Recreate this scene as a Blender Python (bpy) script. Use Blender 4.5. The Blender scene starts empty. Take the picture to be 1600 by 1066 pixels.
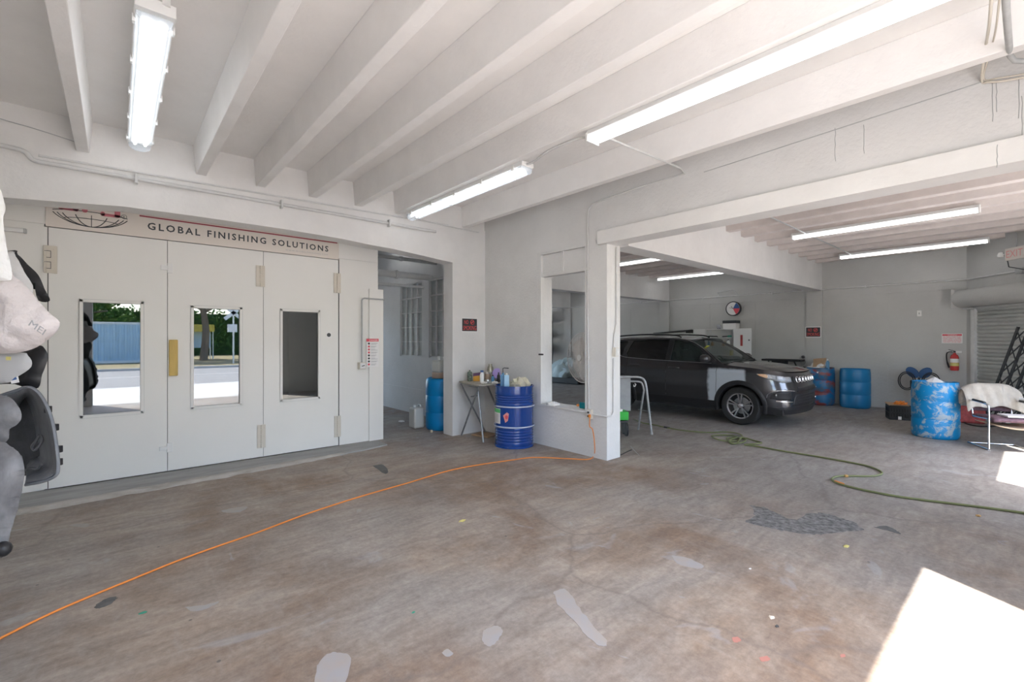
import bpy, bmesh, math, random
from mathutils import Vector, Matrix, noise as mnoise
from mathutils.geometry import tessellate_polygon
random.seed(7)
SC = bpy.context.scene
COL = SC.collection
R = math.radians

# ------------------------------------------------------------------ camera
F_PX, U0, V0, H_CAM, YAW = 711.1, 800.0, 531.0, 1.55, 41.0
cam_data = bpy.data.cameras.new('camera')
cam_data.sensor_width = 36.0
cam_data.lens = 16.0
cam_data.shift_y = -2.0/1600
cam_data.clip_start = 0.05
cam_data.clip_end = 400
cam = bpy.data.objects.new('camera', cam_data)
COL.objects.link(cam)
cam.location = (0, 0, H_CAM)
cam.rotation_euler = (R(90), 0, R(-YAW))
SC.camera = cam

# ------------------------------------------------------------------ world, sun, exposure
SC.view_settings.view_transform = 'Standard'
SC.view_settings.look = 'None'
SC.view_settings.gamma = 1.0
SC.view_settings.use_curve_mapping = False
SC.view_settings.exposure = 1.45
world = bpy.data.worlds.new('world'); SC.world = world
world.use_nodes = True
wn = world.node_tree.nodes; wl = world.node_tree.links
bg = wn['Background']
sky = wn.new('ShaderNodeTexSky')
sky.sky_type = 'NISHITA'
sky.sun_disc = False
sky.sun_elevation = R(56)
sky.sun_rotation = R(180)
sky.air_density = 1.0
sky.dust_density = 1.6
wl.new(sky.outputs[0], bg.inputs[0])
bg.inputs[1].default_value = 0.50
sun_d = bpy.data.lights.new('sun', 'SUN')
sun_d.energy = 9.0
sun_d.angle = R(0.6)
sun_d.color = (1.0, 0.96, 0.90)
sun = bpy.data.objects.new('sun', sun_d); COL.objects.link(sun)
SUN_DIR = Vector((0.454*math.cos(R(56)), 0.891*math.cos(R(56)), -math.sin(R(56))))
sun.rotation_euler = SUN_DIR.to_track_quat('-Z', 'Y').to_euler()
sun.location = (-6, -12, 18)
SC.cycles.max_bounces = 10
SC.cycles.diffuse_bounces = 7
SC.cycles.glossy_bounces = 4
SC.cycles.transmission_bounces = 6
SC.cycles.transparent_max_bounces = 8
SC.cycles.sample_clamp_indirect = 8.0
SC.cycles.caustics_reflective = False
SC.cycles.caustics_refractive = False
TUBE_STRENGTH = 2.4

# ------------------------------------------------------------------ from the photograph to the place
SY, CY = math.sin(R(YAW)), math.cos(R(YAW))
def ray(u, v):
    r = (u-U0)/F_PX; t = (V0-v)/F_PX
    return Vector((SY + r*CY, CY - r*SY, t))
def at_depth(u, v, d): return Vector((0, 0, H_CAM)) + ray(u, v)*d
def on_x(u, v, X):
    k = ray(u, v); return Vector((0, 0, H_CAM)) + k*(X/k.x)
def on_y(u, v, Y):
    k = ray(u, v); return Vector((0, 0, H_CAM)) + k*(Y/k.y)
def on_z(u, v, Z=0.0):
    k = ray(u, v); return Vector((0, 0, H_CAM)) + k*((Z-H_CAM)/k.z)

# ------------------------------------------------------------------ materials
def mat(name, col, rough=0.6, metal=0.0, spec=0.5, noise=0.0, nscale=8.0, bump=0.0, bscale=40.0,
        emit=None, estr=0.0, alpha=1.0, trans=0.0, coat=0.0, col2=None, stretch=(1, 1, 1), ior=1.45, detail=5.0, edge=(0.35, 0.65)):
    m = bpy.data.materials.new(name); m.use_nodes = True
    nt = m.node_tree; n = nt.nodes; l = nt.links
    b = n['Principled BSDF']
    b.inputs['Base Color'].default_value = (*col, 1)
    b.inputs['Roughness'].default_value = rough
    b.inputs['Metallic'].default_value = metal
    b.inputs['Specular IOR Level'].default_value = spec
    b.inputs['IOR'].default_value = ior
    b.inputs['Alpha'].default_value = alpha
    b.inputs['Transmission Weight'].default_value = trans
    b.inputs['Coat Weight'].default_value = coat
    b.inputs['Coat Roughness'].default_value = 0.08
    if emit:
        b.inputs['Emission Color'].default_value = (*emit, 1)
        b.inputs['Emission Strength'].default_value = estr
    if noise > 0 or col2 or bump > 0:
        tc = n.new('ShaderNodeTexCoord'); mp = n.new('ShaderNodeMapping')
        mp.inputs['Scale'].default_value = stretch
        l.new(tc.outputs['Object'], mp.inputs[0])
    if noise > 0 or col2:
        t = n.new('ShaderNodeTexNoise'); t.inputs['Scale'].default_value = nscale
        t.inputs['Detail'].default_value = detail; t.inputs['Roughness'].default_value = 0.6
        l.new(mp.outputs[0], t.inputs['Vector'])
        rp = n.new('ShaderNodeValToRGB')
        rp.color_ramp.elements[0].position = edge[0]; rp.color_ramp.elements[1].position = edge[1]
        if col2:
            rp.color_ramp.elements[0].color = (*col, 1); rp.color_ramp.elements[1].color = (*col2, 1)
        else:
            rp.color_ramp.elements[0].color = (*[c*(1-noise) for c in col], 1)
            rp.color_ramp.elements[1].color = (*[min(1, c*(1+noise)) for c in col], 1)
        l.new(t.outputs['Fac'], rp.inputs[0]); l.new(rp.outputs[0], b.inputs['Base Color'])
    if bump > 0:
        t2 = n.new('ShaderNodeTexNoise'); t2.inputs['Scale'].default_value = bscale
        t2.inputs['Detail'].default_value = 4
        l.new(mp.outputs[0], t2.inputs['Vector'])
        bp = n.new('ShaderNodeBump'); bp.inputs['Strength'].default_value = bump; bp.inputs['Distance'].default_value = 0.02
        l.new(t2.outputs['Fac'], bp.inputs['Height']); l.new(bp.outputs[0], b.inputs['Normal'])
    return m

M = {}
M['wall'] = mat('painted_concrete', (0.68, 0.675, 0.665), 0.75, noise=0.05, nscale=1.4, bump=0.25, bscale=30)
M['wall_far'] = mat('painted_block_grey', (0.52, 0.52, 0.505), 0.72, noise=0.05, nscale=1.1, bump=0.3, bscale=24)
M['beam'] = mat('painted_beam', (0.76, 0.75, 0.735), 0.7, noise=0.04, nscale=2.0, bump=0.2, bscale=22)
M['ceil'] = mat('ceiling_white', (0.84, 0.825, 0.81), 0.75, noise=0.03, nscale=1.5, bump=0.25, bscale=18)
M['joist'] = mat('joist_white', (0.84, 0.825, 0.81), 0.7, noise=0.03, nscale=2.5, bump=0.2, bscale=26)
M['booth'] = mat('booth_enamel', (0.80, 0.79, 0.76), 0.38, noise=0.015, nscale=1.0)
M['booth_beige'] = mat('booth_beige', (0.74, 0.68, 0.62), 0.4)
M['hinge'] = mat('hinge_beige', (0.66, 0.61, 0.53), 0.45)
M['dark_gap'] = mat('dark_gap', (0.03, 0.03, 0.03), 0.9)
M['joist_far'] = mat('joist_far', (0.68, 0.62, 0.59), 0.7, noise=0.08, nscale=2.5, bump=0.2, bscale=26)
M['seam'] = mat('seam_grey', (0.16, 0.16, 0.155), 0.8)
M['white'] = mat('white_paint', (0.78, 0.78, 0.77), 0.45)
M['white_plastic'] = mat('white_plastic', (0.80, 0.80, 0.78), 0.35)
M['pipe'] = mat('pipe_painted', (0.66, 0.66, 0.65), 0.5, noise=0.05, nscale=12)
M['pipe_grey'] = mat('pipe_grey', (0.42, 0.43, 0.43), 0.4, noise=0.08, nscale=14)
M['metal'] = mat('grey_steel', (0.45, 0.46, 0.48), 0.35, 0.8, noise=0.1, nscale=20)
M['chrome'] = mat('chrome', (0.80, 0.81, 0.83), 0.12, 1.0)
M['dark_metal'] = mat('dark_metal', (0.055, 0.055, 0.06), 0.5, 0.4, noise=0.2, nscale=30)
M['black_plastic'] = mat('black_plastic', (0.022, 0.022, 0.024), 0.5)
M['red'] = mat('red_paint', (0.55, 0.05, 0.05), 0.4)
M['red_dull'] = mat('red_dull', (0.42, 0.07, 0.07), 0.5, noise=0.3, nscale=12)
M['red_print'] = mat('red_print', (0.72, 0.09, 0.12), 0.5)
M['dark_print'] = mat('dark_print', (0.05, 0.055, 0.06), 0.5)
M['grey_print'] = mat('grey_print', (0.45, 0.45, 0.46), 0.5)
M['paper'] = mat('paper_white', (0.82, 0.81, 0.80), 0.6)
M['yellow_wood'] = mat('yellow_grip', (0.62, 0.44, 0.14), 0.6, noise=0.15, nscale=20, stretch=(1, 1, 0.1))
M['orange'] = mat('orange_cord', (0.80, 0.27, 0.05), 0.5)
M['cardboard'] = mat('cardboard', (0.42, 0.28, 0.17), 0.8, noise=0.12, nscale=9)
M['tube_on'] = mat('lamp_tube', (1, 1, 1), 0.5, emit=(0.96, 0.98, 1.0), estr=TUBE_STRENGTH)
M['lens'] = mat('clear_lens', (0.80, 0.88, 0.96), 0.25, alpha=0.30, spec=0.4)

# ------------------------------------------------------------------ mesh builder
class MB:
    def __init__(s): s.v = []; s.f = []; s.mi = []; s.m = 0; s.cuts = []
    def add(s, vs, fs):
        o = len(s.v); s.cuts.append((o, len(s.f), len(vs), len(fs))); s.v += [Vector(p) for p in vs]
        for f in fs: s.f.append([i+o for i in f]); s.mi.append(s.m)
        return s
    def box(s, a, b):
        x0, y0, z0 = [min(a[i], b[i]) for i in range(3)]; x1, y1, z1 = [max(a[i], b[i]) for i in range(3)]
        return s.add([(x0, y0, z0), (x1, y0, z0), (x1, y1, z0), (x0, y1, z0), (x0, y0, z1), (x1, y0, z1), (x1, y1, z1), (x0, y1, z1)],
                     [(0, 3, 2, 1), (4, 5, 6, 7), (0, 1, 5, 4), (1, 2, 6, 5), (2, 3, 7, 6), (3, 0, 4, 7)])
    def obox(s, c, ax, ay, az):
        """box from centre and three half-axis vectors"""
        c, ax, ay, az = map(Vector, (c, ax, ay, az))
        vs = [c + i*ax + j*ay + k*az for k in (-1, 1) for (i, j) in ((-1, -1), (1, -1), (1, 1), (-1, 1))]
        return s.add(vs, [(0, 3, 2, 1), (4, 5, 6, 7), (0, 1, 5, 4), (1, 2, 6, 5), (2, 3, 7, 6), (3, 0, 4, 7)])
    def bar(s, p0, p1, w, h, up=(0, 0, 1)):
        p0, p1 = Vector(p0), Vector(p1); d = (p1-p0).normalized(); up = Vector(up)
        if abs(d.dot(up)) > 0.98: up = Vector((1, 0, 0))
        sx = d.cross(up).normalized(); uz = sx.cross(d).normalized()
        return s.obox((p0+p1)/2, (p1-p0)/2, sx*w/2, uz*h/2)
    def tube(s, pts, r, n=10, closed=False, cap=True):
        pts = [Vector(p) for p in pts]; N = len(pts); rings = []
        prev = None
        for i, p in enumerate(pts):
            if closed: t = (pts[(i+1) % N]-pts[i-1]).normalized()
            else: t = (pts[min(i+1, N-1)]-pts[max(i-1, 0)]).normalized()
            if prev is None:
                a = Vector((0, 0, 1)) if abs(t.z) < 0.9 else Vector((1, 0, 0))
                prev = t.cross(a).normalized()
            nrm = (prev - t*prev.dot(t)); nrm = nrm.normalized() if nrm.length > 1e-6 else prev
            prev = nrm; bi = t.cross(nrm)
            rr = r[i] if isinstance(r, (list, tuple)) else r
            rings.append([p + (nrm*math.cos(2*math.pi*k/n) + bi*math.sin(2*math.pi*k/n))*rr for k in range(n)])
        vs = [q for rg in rings for q in rg]; fs = []
        for i in range(N if closed else N-1):
            j = (i+1) % N
            for k in range(n): fs.append((i*n+k, i*n+(k+1) % n, j*n+(k+1) % n, j*n+k))
        if cap and not closed:
            fs.append(tuple(range(n-1, -1, -1))); fs.append(tuple((N-1)*n+k for k in range(n)))
        return s.add(vs, fs)
    def cyl(s, p0, p1, r, n=20, r1=None): return s.tube([p0, p1], [r, r if r1 is None else r1], n)
    def lathe(s, prof, c=(0, 0, 0), n=32, axis='z', cap=True, a0=0.0, a1=2*math.pi):
        c = Vector(c); full = abs(a1-a0-2*math.pi) < 1e-6; K = n if full else n+1
        vs = []
        for (r, h) in prof:
            for k in range(K):
                a = a0+(a1-a0)*k/n; x, y = r*math.cos(a), r*math.sin(a)
                if axis == 'z': vs.append(c+Vector((x, y, h)))
                elif axis == 'x': vs.append(c+Vector((h, x, y)))
                else: vs.append(c+Vector((x, h, y)))
        fs = []
        for i in range(len(prof)-1):
            for k in range(n if full else n):
                k2 = (k+1) % K
                fs.append((i*K+k, i*K+k2, (i+1)*K+k2, (i+1)*K+k))
        if cap and full:
            if prof[0][0] > 1e-5: fs.append(tuple(range(K-1, -1, -1)))
            if prof[-1][0] > 1e-5: fs.append(tuple((len(prof)-1)*K+k for k in range(K)))
        return s.add(vs, fs)
    def prism(s, outer, holes, lo, hi, mapf):
        """polygon with holes in (a,b), extruded between lo and hi; mapf(a,b,t)->xyz"""
        loops = [outer]+list(holes)
        flat = [p for L in loops for p in L]
        tris = tessellate_polygon([[Vector((p[0], p[1], 0)) for p in L] for L in loops])
        n = len(flat)
        vs = [mapf(p[0], p[1], lo) for p in flat]+[mapf(p[0], p[1], hi) for p in flat]
        fs = []
        for t in tris:
            fs.append(tuple(t)); fs.append(tuple(n+i for i in reversed(t)))
        o = 0
        for L in loops:
            k = len(L)
            for i in range(k):
                j = (i+1) % k
                fs.append((o+i, o+j, n+o+j, n+o+i))
            o += k
        return s.add(vs, fs)
    def grid(s, rows, closed_u=False, flip=False):
        nr, nc = len(rows), len(rows[0]); vs = [p for r in rows for p in r]; fs = []
        for i in range(nr-1):
            for j in range(nc if closed_u else nc-1):
                j2 = (j+1) % nc
                f = (i*nc+j, i*nc+j2, (i+1)*nc+j2, (i+1)*nc+j)
                fs.append(f[::-1] if flip else f)
        return s.add(vs, fs)
    def build_each(s, name, material, parent=None, **kw):
        """every added solid becomes an object of its own"""
        out = []
        for (vo, fo_, nv, nf) in s.cuts:
            q = s.__class__(); q.add(s.v[vo:vo+nv], [[i-vo for i in f] for f in s.f[fo_:fo_+nf]])
            out.append(q.build(name, material, parent, **kw))
        return out
    def build(s, name, material, parent=None, smooth=None, bevel=0.0, solid=0.0, fix=True, subsurf=0):
        me = bpy.data.meshes.new(name)
        root = parent
        off = Vector((0, 0, 0))
        if parent is not None:
            while root is not None: off += root.location; root = root.parent
            loc = Vector((0, 0, 0))
        else:
            xs = [p.x for p in s.v]; ys = [p.y for p in s.v]; zs = [p.z for p in s.v]
            off = Vector(((min(xs)+max(xs))/2, (min(ys)+max(ys))/2, min(zs))); loc = off.copy()
        me.from_pydata([tuple(p-off) for p in s.v], [], s.f)
        mats = material if isinstance(material, (list, tuple)) else [material]
        for m in mats: me.materials.append(m)
        if len(mats) > 1:
            for p, i in zip(me.polygons, s.mi): p.material_index = i
        if fix:
            bm = bmesh.new(); bm.from_mesh(me)
            bmesh.ops.remove_doubles(bm, verts=bm.verts, dist=1e-5)
            bmesh.ops.recalc_face_normals(bm, faces=bm.faces)
            bm.to_mesh(me); bm.free()
        if smooth is not None:
            me.shade_smooth() if hasattr(me, 'shade_smooth') else None
            try: me.set_sharp_from_angle(angle=R(smooth))
            except Exception: pass
        me.update()
        o = bpy.data.objects.new(name, me); COL.objects.link(o); o.location = loc
        if parent is not None: o.parent = parent
        if solid:
            md = o.modifiers.new('solid', 'SOLIDIFY'); md.thickness = solid; md.offset = -1
        if bevel:
            md = o.modifiers.new('bevel', 'BEVEL'); md.width = bevel; md.segments = 2; md.limit_method = 'ANGLE'; md.angle_limit = R(40)
        if subsurf:
            md = o.modifiers.new('subsurf', 'SUBSURF'); md.levels = subsurf; md.render_levels = subsurf
        return o

def tag(o, label=None, cat=None, group=None, kind=None):
    if label: o['label'] = label
    if cat: o['category'] = cat
    if group: o['group'] = group
    if kind: o['kind'] = kind
    return o
def thing(name, label, cat, loc, group=None, kind=None):
    o = bpy.data.objects.new(name, None); COL.objects.link(o)
    o.location = loc; o.empty_display_size = 0.1
    return tag(o, label, cat, group, kind)
def struct(name, mb, material, parent=None, label=None, cat=None, **kw):
    o = mb.build(name, material, parent, **kw)
    if parent is None: tag(o, label, cat, None, 'structure')
    return o
def dup(o, loc=None, label=None, group=None, rotz=None, parent=None):
    c = o.copy(); COL.objects.link(c)
    if parent is not None: c.parent = parent
    if loc is not None: c.location = loc
    if rotz is not None: c.rotation_euler = (0, 0, rotz)
    if label: c['label'] = label
    if group: c['group'] = group
    for ch in o.children: dup(ch, parent=c)
    return c
def spin(root, a, piv=None):
    """turn a thing about its own base"""
    root.rotation_euler = (0, 0, a)
def text_mb(mb, txt, origin, ex, ey, width, height, depth=0.002, bold=0.0, spacing=1.0):
    """lettering: origin = lower-left corner, ex/ey unit vectors on the surface"""
    cu = bpy.data.curves.new('t', 'FONT'); cu.body = txt; cu.space_character = spacing; cu.resolution_u = 2; cu.offset = bold
    ob = bpy.data.objects.new('t', cu); me = ob.to_mesh()
    vs = [v.co.copy() for v in me.vertices]; fs = [tuple(p.vertices) for p in me.polygons]
    ob.to_mesh_clear(); bpy.data.objects.remove(ob); bpy.data.curves.remove(cu)
    if not vs: return mb
    x0 = min(v.x for v in vs); x1 = max(v.x for v in vs); y0 = min(v.y for v in vs); y1 = max(v.y for v in vs)
    ex, ey, origin = Vector(ex), Vector(ey), Vector(origin); nz = ex.cross(ey).normalized()
    pts = [origin + ex*((v.x-x0)/(x1-x0)*width) + ey*((v.y-y0)/(y1-y0)*height) + nz*depth for v in vs]
    return mb.add(pts, fs)
def arc(c, r, a0, a1, n, ax, ay):
    c, ax, ay = Vector(c), Vector(ax), Vector(ay)
    return [c + ax*math.cos(a0+(a1-a0)*i/n)*r + ay*math.sin(a0+(a1-a0)*i/n)*r for i in range(n+1)]
def smooth_path(pts, n=8):
    pts = [Vector(p) for p in pts]; out = []
    for i in range(len(pts)-1):
        p0 = pts[max(i-1, 0)]; p1 = pts[i]; p2 = pts[i+1]; p3 = pts[min(i+2, len(pts)-1)]
        for k in range(n):
            t = k/n
            out.append(0.5*((2*p1)+(p2-p0)*t+(2*p0-5*p1+4*p2-p3)*t*t+(3*p1-p0-3*p2+p3)*t**3))
    out.append(pts[-1]); return out
# ================================================================== THE SETTING
Z_J, Z_S = 3.40, 3.72           # joist undersides, slab underside
X_P0, X_P1 = 4.74, 5.02         # partition faces
Y_W = 6.15                      # wall with the paint booth opening
X_F = 13.2                      # far wall
Y_F = -1.2                      # street wall (behind the camera)

# ---- floor material
def floor_material():
    m = bpy.data.materials.new('stained_concrete'); m.use_nodes = True
    nt = m.node_tree; n = nt.nodes; l = nt.links; b = n['Principled BSDF']
    tc = n.new('ShaderNodeTexCoord'); P = tc.outputs['Object']
    def noise(scale, detail=6, rough=0.6, stretch=None, dist=0.0, rot=0.0, loc=(0, 0, 0)):
        v = P
        if stretch or rot or loc != (0, 0, 0):
            mp = n.new('ShaderNodeMapping'); mp.inputs['Scale'].default_value = stretch or (1, 1, 1)
            mp.inputs['Rotation'].default_value = (0, 0, rot); mp.inputs['Location'].default_value = loc
            l.new(P, mp.inputs[0]); v = mp.outputs[0]
        t = n.new('ShaderNodeTexNoise'); t.inputs['Scale'].default_value = scale; t.inputs['Detail'].default_value = detail
        t.inputs['Roughness'].default_value = rough; t.inputs['Distortion'].default_value = dist
        l.new(v, t.inputs['Vector']); return t.outputs['Fac']
    def ramp(fac, p0, p1, c0=(0, 0, 0), c1=(1, 1, 1)):
        r = n.new('ShaderNodeValToRGB'); e = r.color_ramp.elements
        e[0].position = p0; e[1].position = p1; e[0].color = (*c0, 1); e[1].color = (*c1, 1)
        l.new(fac, r.inputs[0]); return r.outputs[0]
    def mix(a, bb, fac, mode='MIX'):
        x = n.new('ShaderNodeMix'); x.data_type = 'RGBA'; x.blend_type = mode
        for sock, val in ((x.inputs[0], fac), (x.inputs[6], a), (x.inputs[7], bb)):
            if isinstance(val, (int, float)): sock.default_value = val
            elif isinstance(val, tuple): sock.default_value = (*val, 1)
            else: l.new(val, sock)
        return x.outputs[2]
    def mth(op, a, bb=None, clamp=False):
        x = n.new('ShaderNodeMath'); x.operation = op; x.use_clamp = clamp
        for i, val in enumerate((a, bb)):
            if val is None: continue
            if isinstance(val, (int, float)): x.inputs[i].default_value = val
            else: l.new(val, x.inputs[i])
        return x.outputs[0]
    base = mix((0.305, 0.215, 0.152), (0.475, 0.40, 0.33), ramp(noise(0.9, 7, 0.66, dist=0.6), 0.38, 0.60))
    grey = ramp(noise(0.55, 5, 0.6, loc=(7, 3, 0), dist=0.8), 0.40, 0.62)
    base = mix(base, (0.385, 0.375, 0.36), mth('MULTIPLY', grey, 0.55))
    # the bay beyond the partition is greyer
    sep = n.new('ShaderNodeSeparateXYZ'); l.new(P, sep.inputs[0])
    far = mth('MULTIPLY', mth('SUBTRACT', sep.outputs[0], 4.6), 0.6, True)
    base = mix(base, (0.335, 0.33, 0.315), mth('MULTIPLY', far, 0.62))
    # strokes of the broom and wheel streaks
    st = ramp(noise(2.2, 8, 0.7, stretch=(1.0, 4.2, 1), rot=R(38), dist=0.5), 0.38, 0.68)
    base = mix(base, mix(base, (0.12, 0.10, 0.09), 0.42), mth('SUBTRACT', 1.0, st))
    st2 = ramp(noise(3.4, 8, 0.72, stretch=(3.6, 0.8, 1), rot=R(-12), dist=0.3, loc=(2, 9, 0)), 0.52, 0.80)
    base = mix(base, (0.46, 0.44, 0.42), mth('MULTIPLY', st2, 0.30))
    fine = ramp(noise(26, 6, 0.75), 0.30, 0.72, (0.74, 0.74, 0.74), (1.15, 1.15, 1.15))
    base = mix(base, fine, 1.0, 'MULTIPLY')
    # dark scuffs
    sc = ramp(noise(3.1, 9, 0.72, stretch=(1, 2.4, 1), rot=R(-35), loc=(11, 4, 0), dist=1.0), 0.66, 0.72)
    base = mix(base, (0.12, 0.115, 0.11), mth('MULTIPLY', sc, 0.6))
    # small dark and pale specks
    v = n.new('ShaderNodeTexVoronoi'); v.inputs['Scale'].default_value = 3.6; v.inputs['Randomness'].default_value = 1.0
    l.new(P, v.inputs['Vector'])
    sp = ramp(v.outputs['Distance'], 0.028, 0.04, (1, 1, 1), (0, 0, 0))
    base = mix(base, (0.08, 0.08, 0.08), mth('MULTIPLY', sp, 0.7))
    # spilt blue-grey primer
    pr = ramp(noise(1.15, 4, 0.5, stretch=(1.0, 1.7, 1), rot=R(25), loc=(3.3, 8.1, 0), dist=1.2), 0.655, 0.69)
    base = mix(base, (0.40, 0.41, 0.44), mth('MULTIPLY', pr, 0.35))
    pr2 = ramp(noise(2.1, 3, 0.5, stretch=(2.2, 1.0, 1), loc=(1.3, 5.1, 0), dist=1.0), 0.70, 0.73)
    base = mix(base, (0.42, 0.44, 0.48), mth('MULTIPLY', pr2, 0.35))
    # hairline cracks
    vc = n.new('ShaderNodeTexVoronoi'); vc.feature = 'DISTANCE_TO_EDGE'; vc.inputs['Scale'].default_value = 0.33
    dn = n.new('ShaderNodeTexNoise'); dn.inputs['Scale'].default_value = 2.0; dn.inputs['Detail'].default_value = 7
    l.new(P, dn.inputs['Vector'])
    va = n.new('ShaderNodeVectorMath'); va.operation = 'MULTIPLY_ADD'
    l.new(dn.outputs['Color'], va.inputs[0]); va.inputs[1].default_value = (0.5, 0.5, 0); l.new(P, va.inputs[2])
    l.new(va.outputs[0], vc.inputs['Vector'])
    cr = ramp(vc.outputs['Distance'], 0.0015, 0.006, (1, 1, 1), (0, 0, 0))
    base = mix(base, (0.15, 0.13, 0.12), mth('MULTIPLY', cr, 0.4))
    l.new(base, b.inputs['Base Color'])
    rg = ramp(noise(4, 5), 0.3, 0.7, (0.42,)*3, (0.68,)*3)
    l.new(rg, b.inputs['Roughness'])
    b.inputs['Specular IOR Level'].default_value = 0.35
    bp = n.new('ShaderNodeBump'); bp.inputs['Strength'].default_value = 0.15; bp.inputs['Distance'].default_value = 0.01
    l.new(noise(18, 8, 0.7), bp.inputs['Height']); l.new(bp.outputs[0], b.inputs['Normal'])
    return m
M['floor'] = floor_material()

fl = MB().prism([(-1.3, -1.25), (11.0, -1.25), (13.4, 0.7), (13.4, 15.2), (-1.3, 15.2)], [], -0.15, 0.0, lambda a, b, t: (a, b, t))
fo = struct('floor', fl, M['floor'])
# keep the texture in room coordinates
_off = fo.location.copy()
for v in fo.data.vertices: v.co += _off
fo.location = (0, 0, 0)

# ---- walls
X_L = -1.1
struct('wall_left', MB().box((X_L-0.2, Y_F, 0), (X_L, 12.2, Z_S)), M['wall'])
# booth wall: beam with a haunched underside, pier at the right
bot = [(X_L, 2.82), (-0.75, 2.845), (-0.2, 2.895), (0.05, 2.92), (0.7, 2.93), (1.6, 2.93), (2.3, 2.915), (2.75, 2.885), (3.05, 2.875), (3.6, 2.83), (4.08, 2.79), (4.08, 0), (4.74, 0)]
mb = MB().prism(bot+[(4.74, Z_J), (X_L, Z_J)], [], Y_W, Y_W+0.27, lambda a, b, t: (a, t, b))
mb.box((X_L, Y_W+0.02, Z_J), (4.74, Y_W+0.27, Z_S))
struct('wall_back', mb, M['beam'])
# partition with the interior window and the corridor windows
hole = [(3.94, 0.595), (4.845, 0.595), (4.845, 2.80), (3.94, 2.80)]
def rect(y0, y1, z0, z1): return [(y0, z0), (y1, z0), (y1, z1), (y0, z1)]
cw = [(7.05, 8.0), (8.28, 9.23)]
mb = MB().prism([(3.6, 0), (15, 0), (15, Z_S), (3.6, Z_S)], [hole]+[rect(a, b, 1.19, 2.76) for a, b in cw], X_P0, X_P1, lambda a, b, t: (t, a, b))
struct('wall_right', mb, M['wall'])
# header band over the wide opening with the wall above it
mb = MB().box((4.69, Y_F, 2.78), (4.97, 3.72, 2.955))
struct('trim_1', mb, M['beam'], bevel=0.004)
struct('wall_over_opening', MB().box((4.735, Y_F, 2.955), (4.96, 3.6, Z_S)), M['wall'])
# far wall with its pilasters
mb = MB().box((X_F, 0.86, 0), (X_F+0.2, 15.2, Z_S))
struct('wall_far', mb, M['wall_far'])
mb = MB()
for y0, y1 in ((3.45, 3.80), (7.58, 7.93), (11.7, 12.05)): mb.box((X_F-0.05, y0, 0), (X_F, y1, 2.76))
struct('trim_2', mb, M['wall_far'])
mb = MB()
for y in (2.2, 5.03, 6.3, 9.05, 10.4): mb.box((X_F-0.006, y-0.008, 0), (X_F, y+0.008, 2.6))
mb.box((X_F-0.02, 0.9, 2.60), (X_F, 15, 2.63))
struct('trim_3', mb, M['wall_far'])
mb = MB().prism([(5.02, 0), (7.6, 0), (7.6, 2.9), (11.2, 2.9), (11.2, 0), (13.4, 0), (13.4, Z_S), (5.02, Z_S)], [], 15.0, 15.2, lambda a, b, t: (a, t, b))   # unseen doorway added to let daylight into the distant bay
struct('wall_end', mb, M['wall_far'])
mb = MB().prism([(X_L, 0), (3.25, 0), (3.25, 2.5), (4.6, 2.5), (4.6, 0), (4.74, 0), (4.74, Z_S), (X_L, Z_S)], [], 12.0, 12.2, lambda a, b, t: (a, t, b))  # its out-of-view doorway is added to bring daylight into the corridor
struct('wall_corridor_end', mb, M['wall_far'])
# canted corner wall with the roller shutter
CA = R(8.0)                                   # its direction, right of the camera's axis
CD = Vector((-math.sin(R(YAW)+CA), -math.cos(R(YAW)+CA), 0))    # running towards the street wall
CN = Vector((CD.y, -CD.x, 0)); CN = CN if CN.dot(Vector((-1, 0.3, 0))) > 0 else -CN   # into the room
CP = Vector((X_F, 0.93, 0))
CL = (CP.y - Y_F)/(-CD.y)
sh0, sh1, shz = 0.17, 2.75, 2.2
def cant(a, b, t): return CP + CD*a - CN*t + Vector((0, 0, b))
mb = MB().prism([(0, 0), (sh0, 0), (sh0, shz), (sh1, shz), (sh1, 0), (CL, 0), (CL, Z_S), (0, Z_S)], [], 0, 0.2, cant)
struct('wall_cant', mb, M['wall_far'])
# street wall with the two big doorways the daylight comes through
D1, D2, DH = (-0.42, 3.28), (6.45, 9.1), 3.15
XE = (CP+CD*CL).x
mb = MB().prism([(X_L-0.2, 0), (D1[0], 0), (D1[0], DH), (D1[1], DH), (D1[1], 0), (D2[0], 0), (D2[0], DH-0.36), (D2[1], DH-0.36), (D2[1], 0), (XE+0.1, 0), (XE+0.1, Z_S), (X_L-0.2, Z_S)],
                [], Y_F-0.2, Y_F, lambda a, b, t: (a, t, b))
struct('wall_street', mb, M['wall'])
# ceiling slab and concrete joists
struct('ceiling', MB().prism([(-1.3, -1.4), (11.2, -1.4), (13.4, 0.6), (13.4, 15.2), (-1.3, 15.2)], [], Z_S, Z_S+0.18, lambda a, b, t: (a, b, t)), M['ceil'])
def joist(x, y0, y1, wb=0.095, wt=0.15, zb=Z_J, nm='ceiling_joist', m=None):
    pr = [(x-wb/2, zb), (x+wb/2, zb), (x+wt/2, Z_S), (x-wt/2, Z_S)]
    o = MB().prism(pr, [], y0, y1, lambda a, b, t: (a, t, b)).build(nm, m or M['joist'], bevel=0.006)
    tag(o, None, None, None, 'structure'); return o
for x in (-0.25, 0.72, 1.32, 1.93, 2.53, 3.13, 4.33): joist(x, Y_F, Y_W+0.02)
struct('trim_4', MB().box((5.02, 3.47, 2.77), (X_F, 3.77, Z_S)), M['beam'])
struct('trim_5', MB().box((5.02, 7.6, 2.77), (X_F, 7.9, Z_S)), M['beam'])
struct('trim_6', MB().box((5.02, 11.75, 2.77), (X_F, 12.05, Z_S)), M['beam'])
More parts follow.
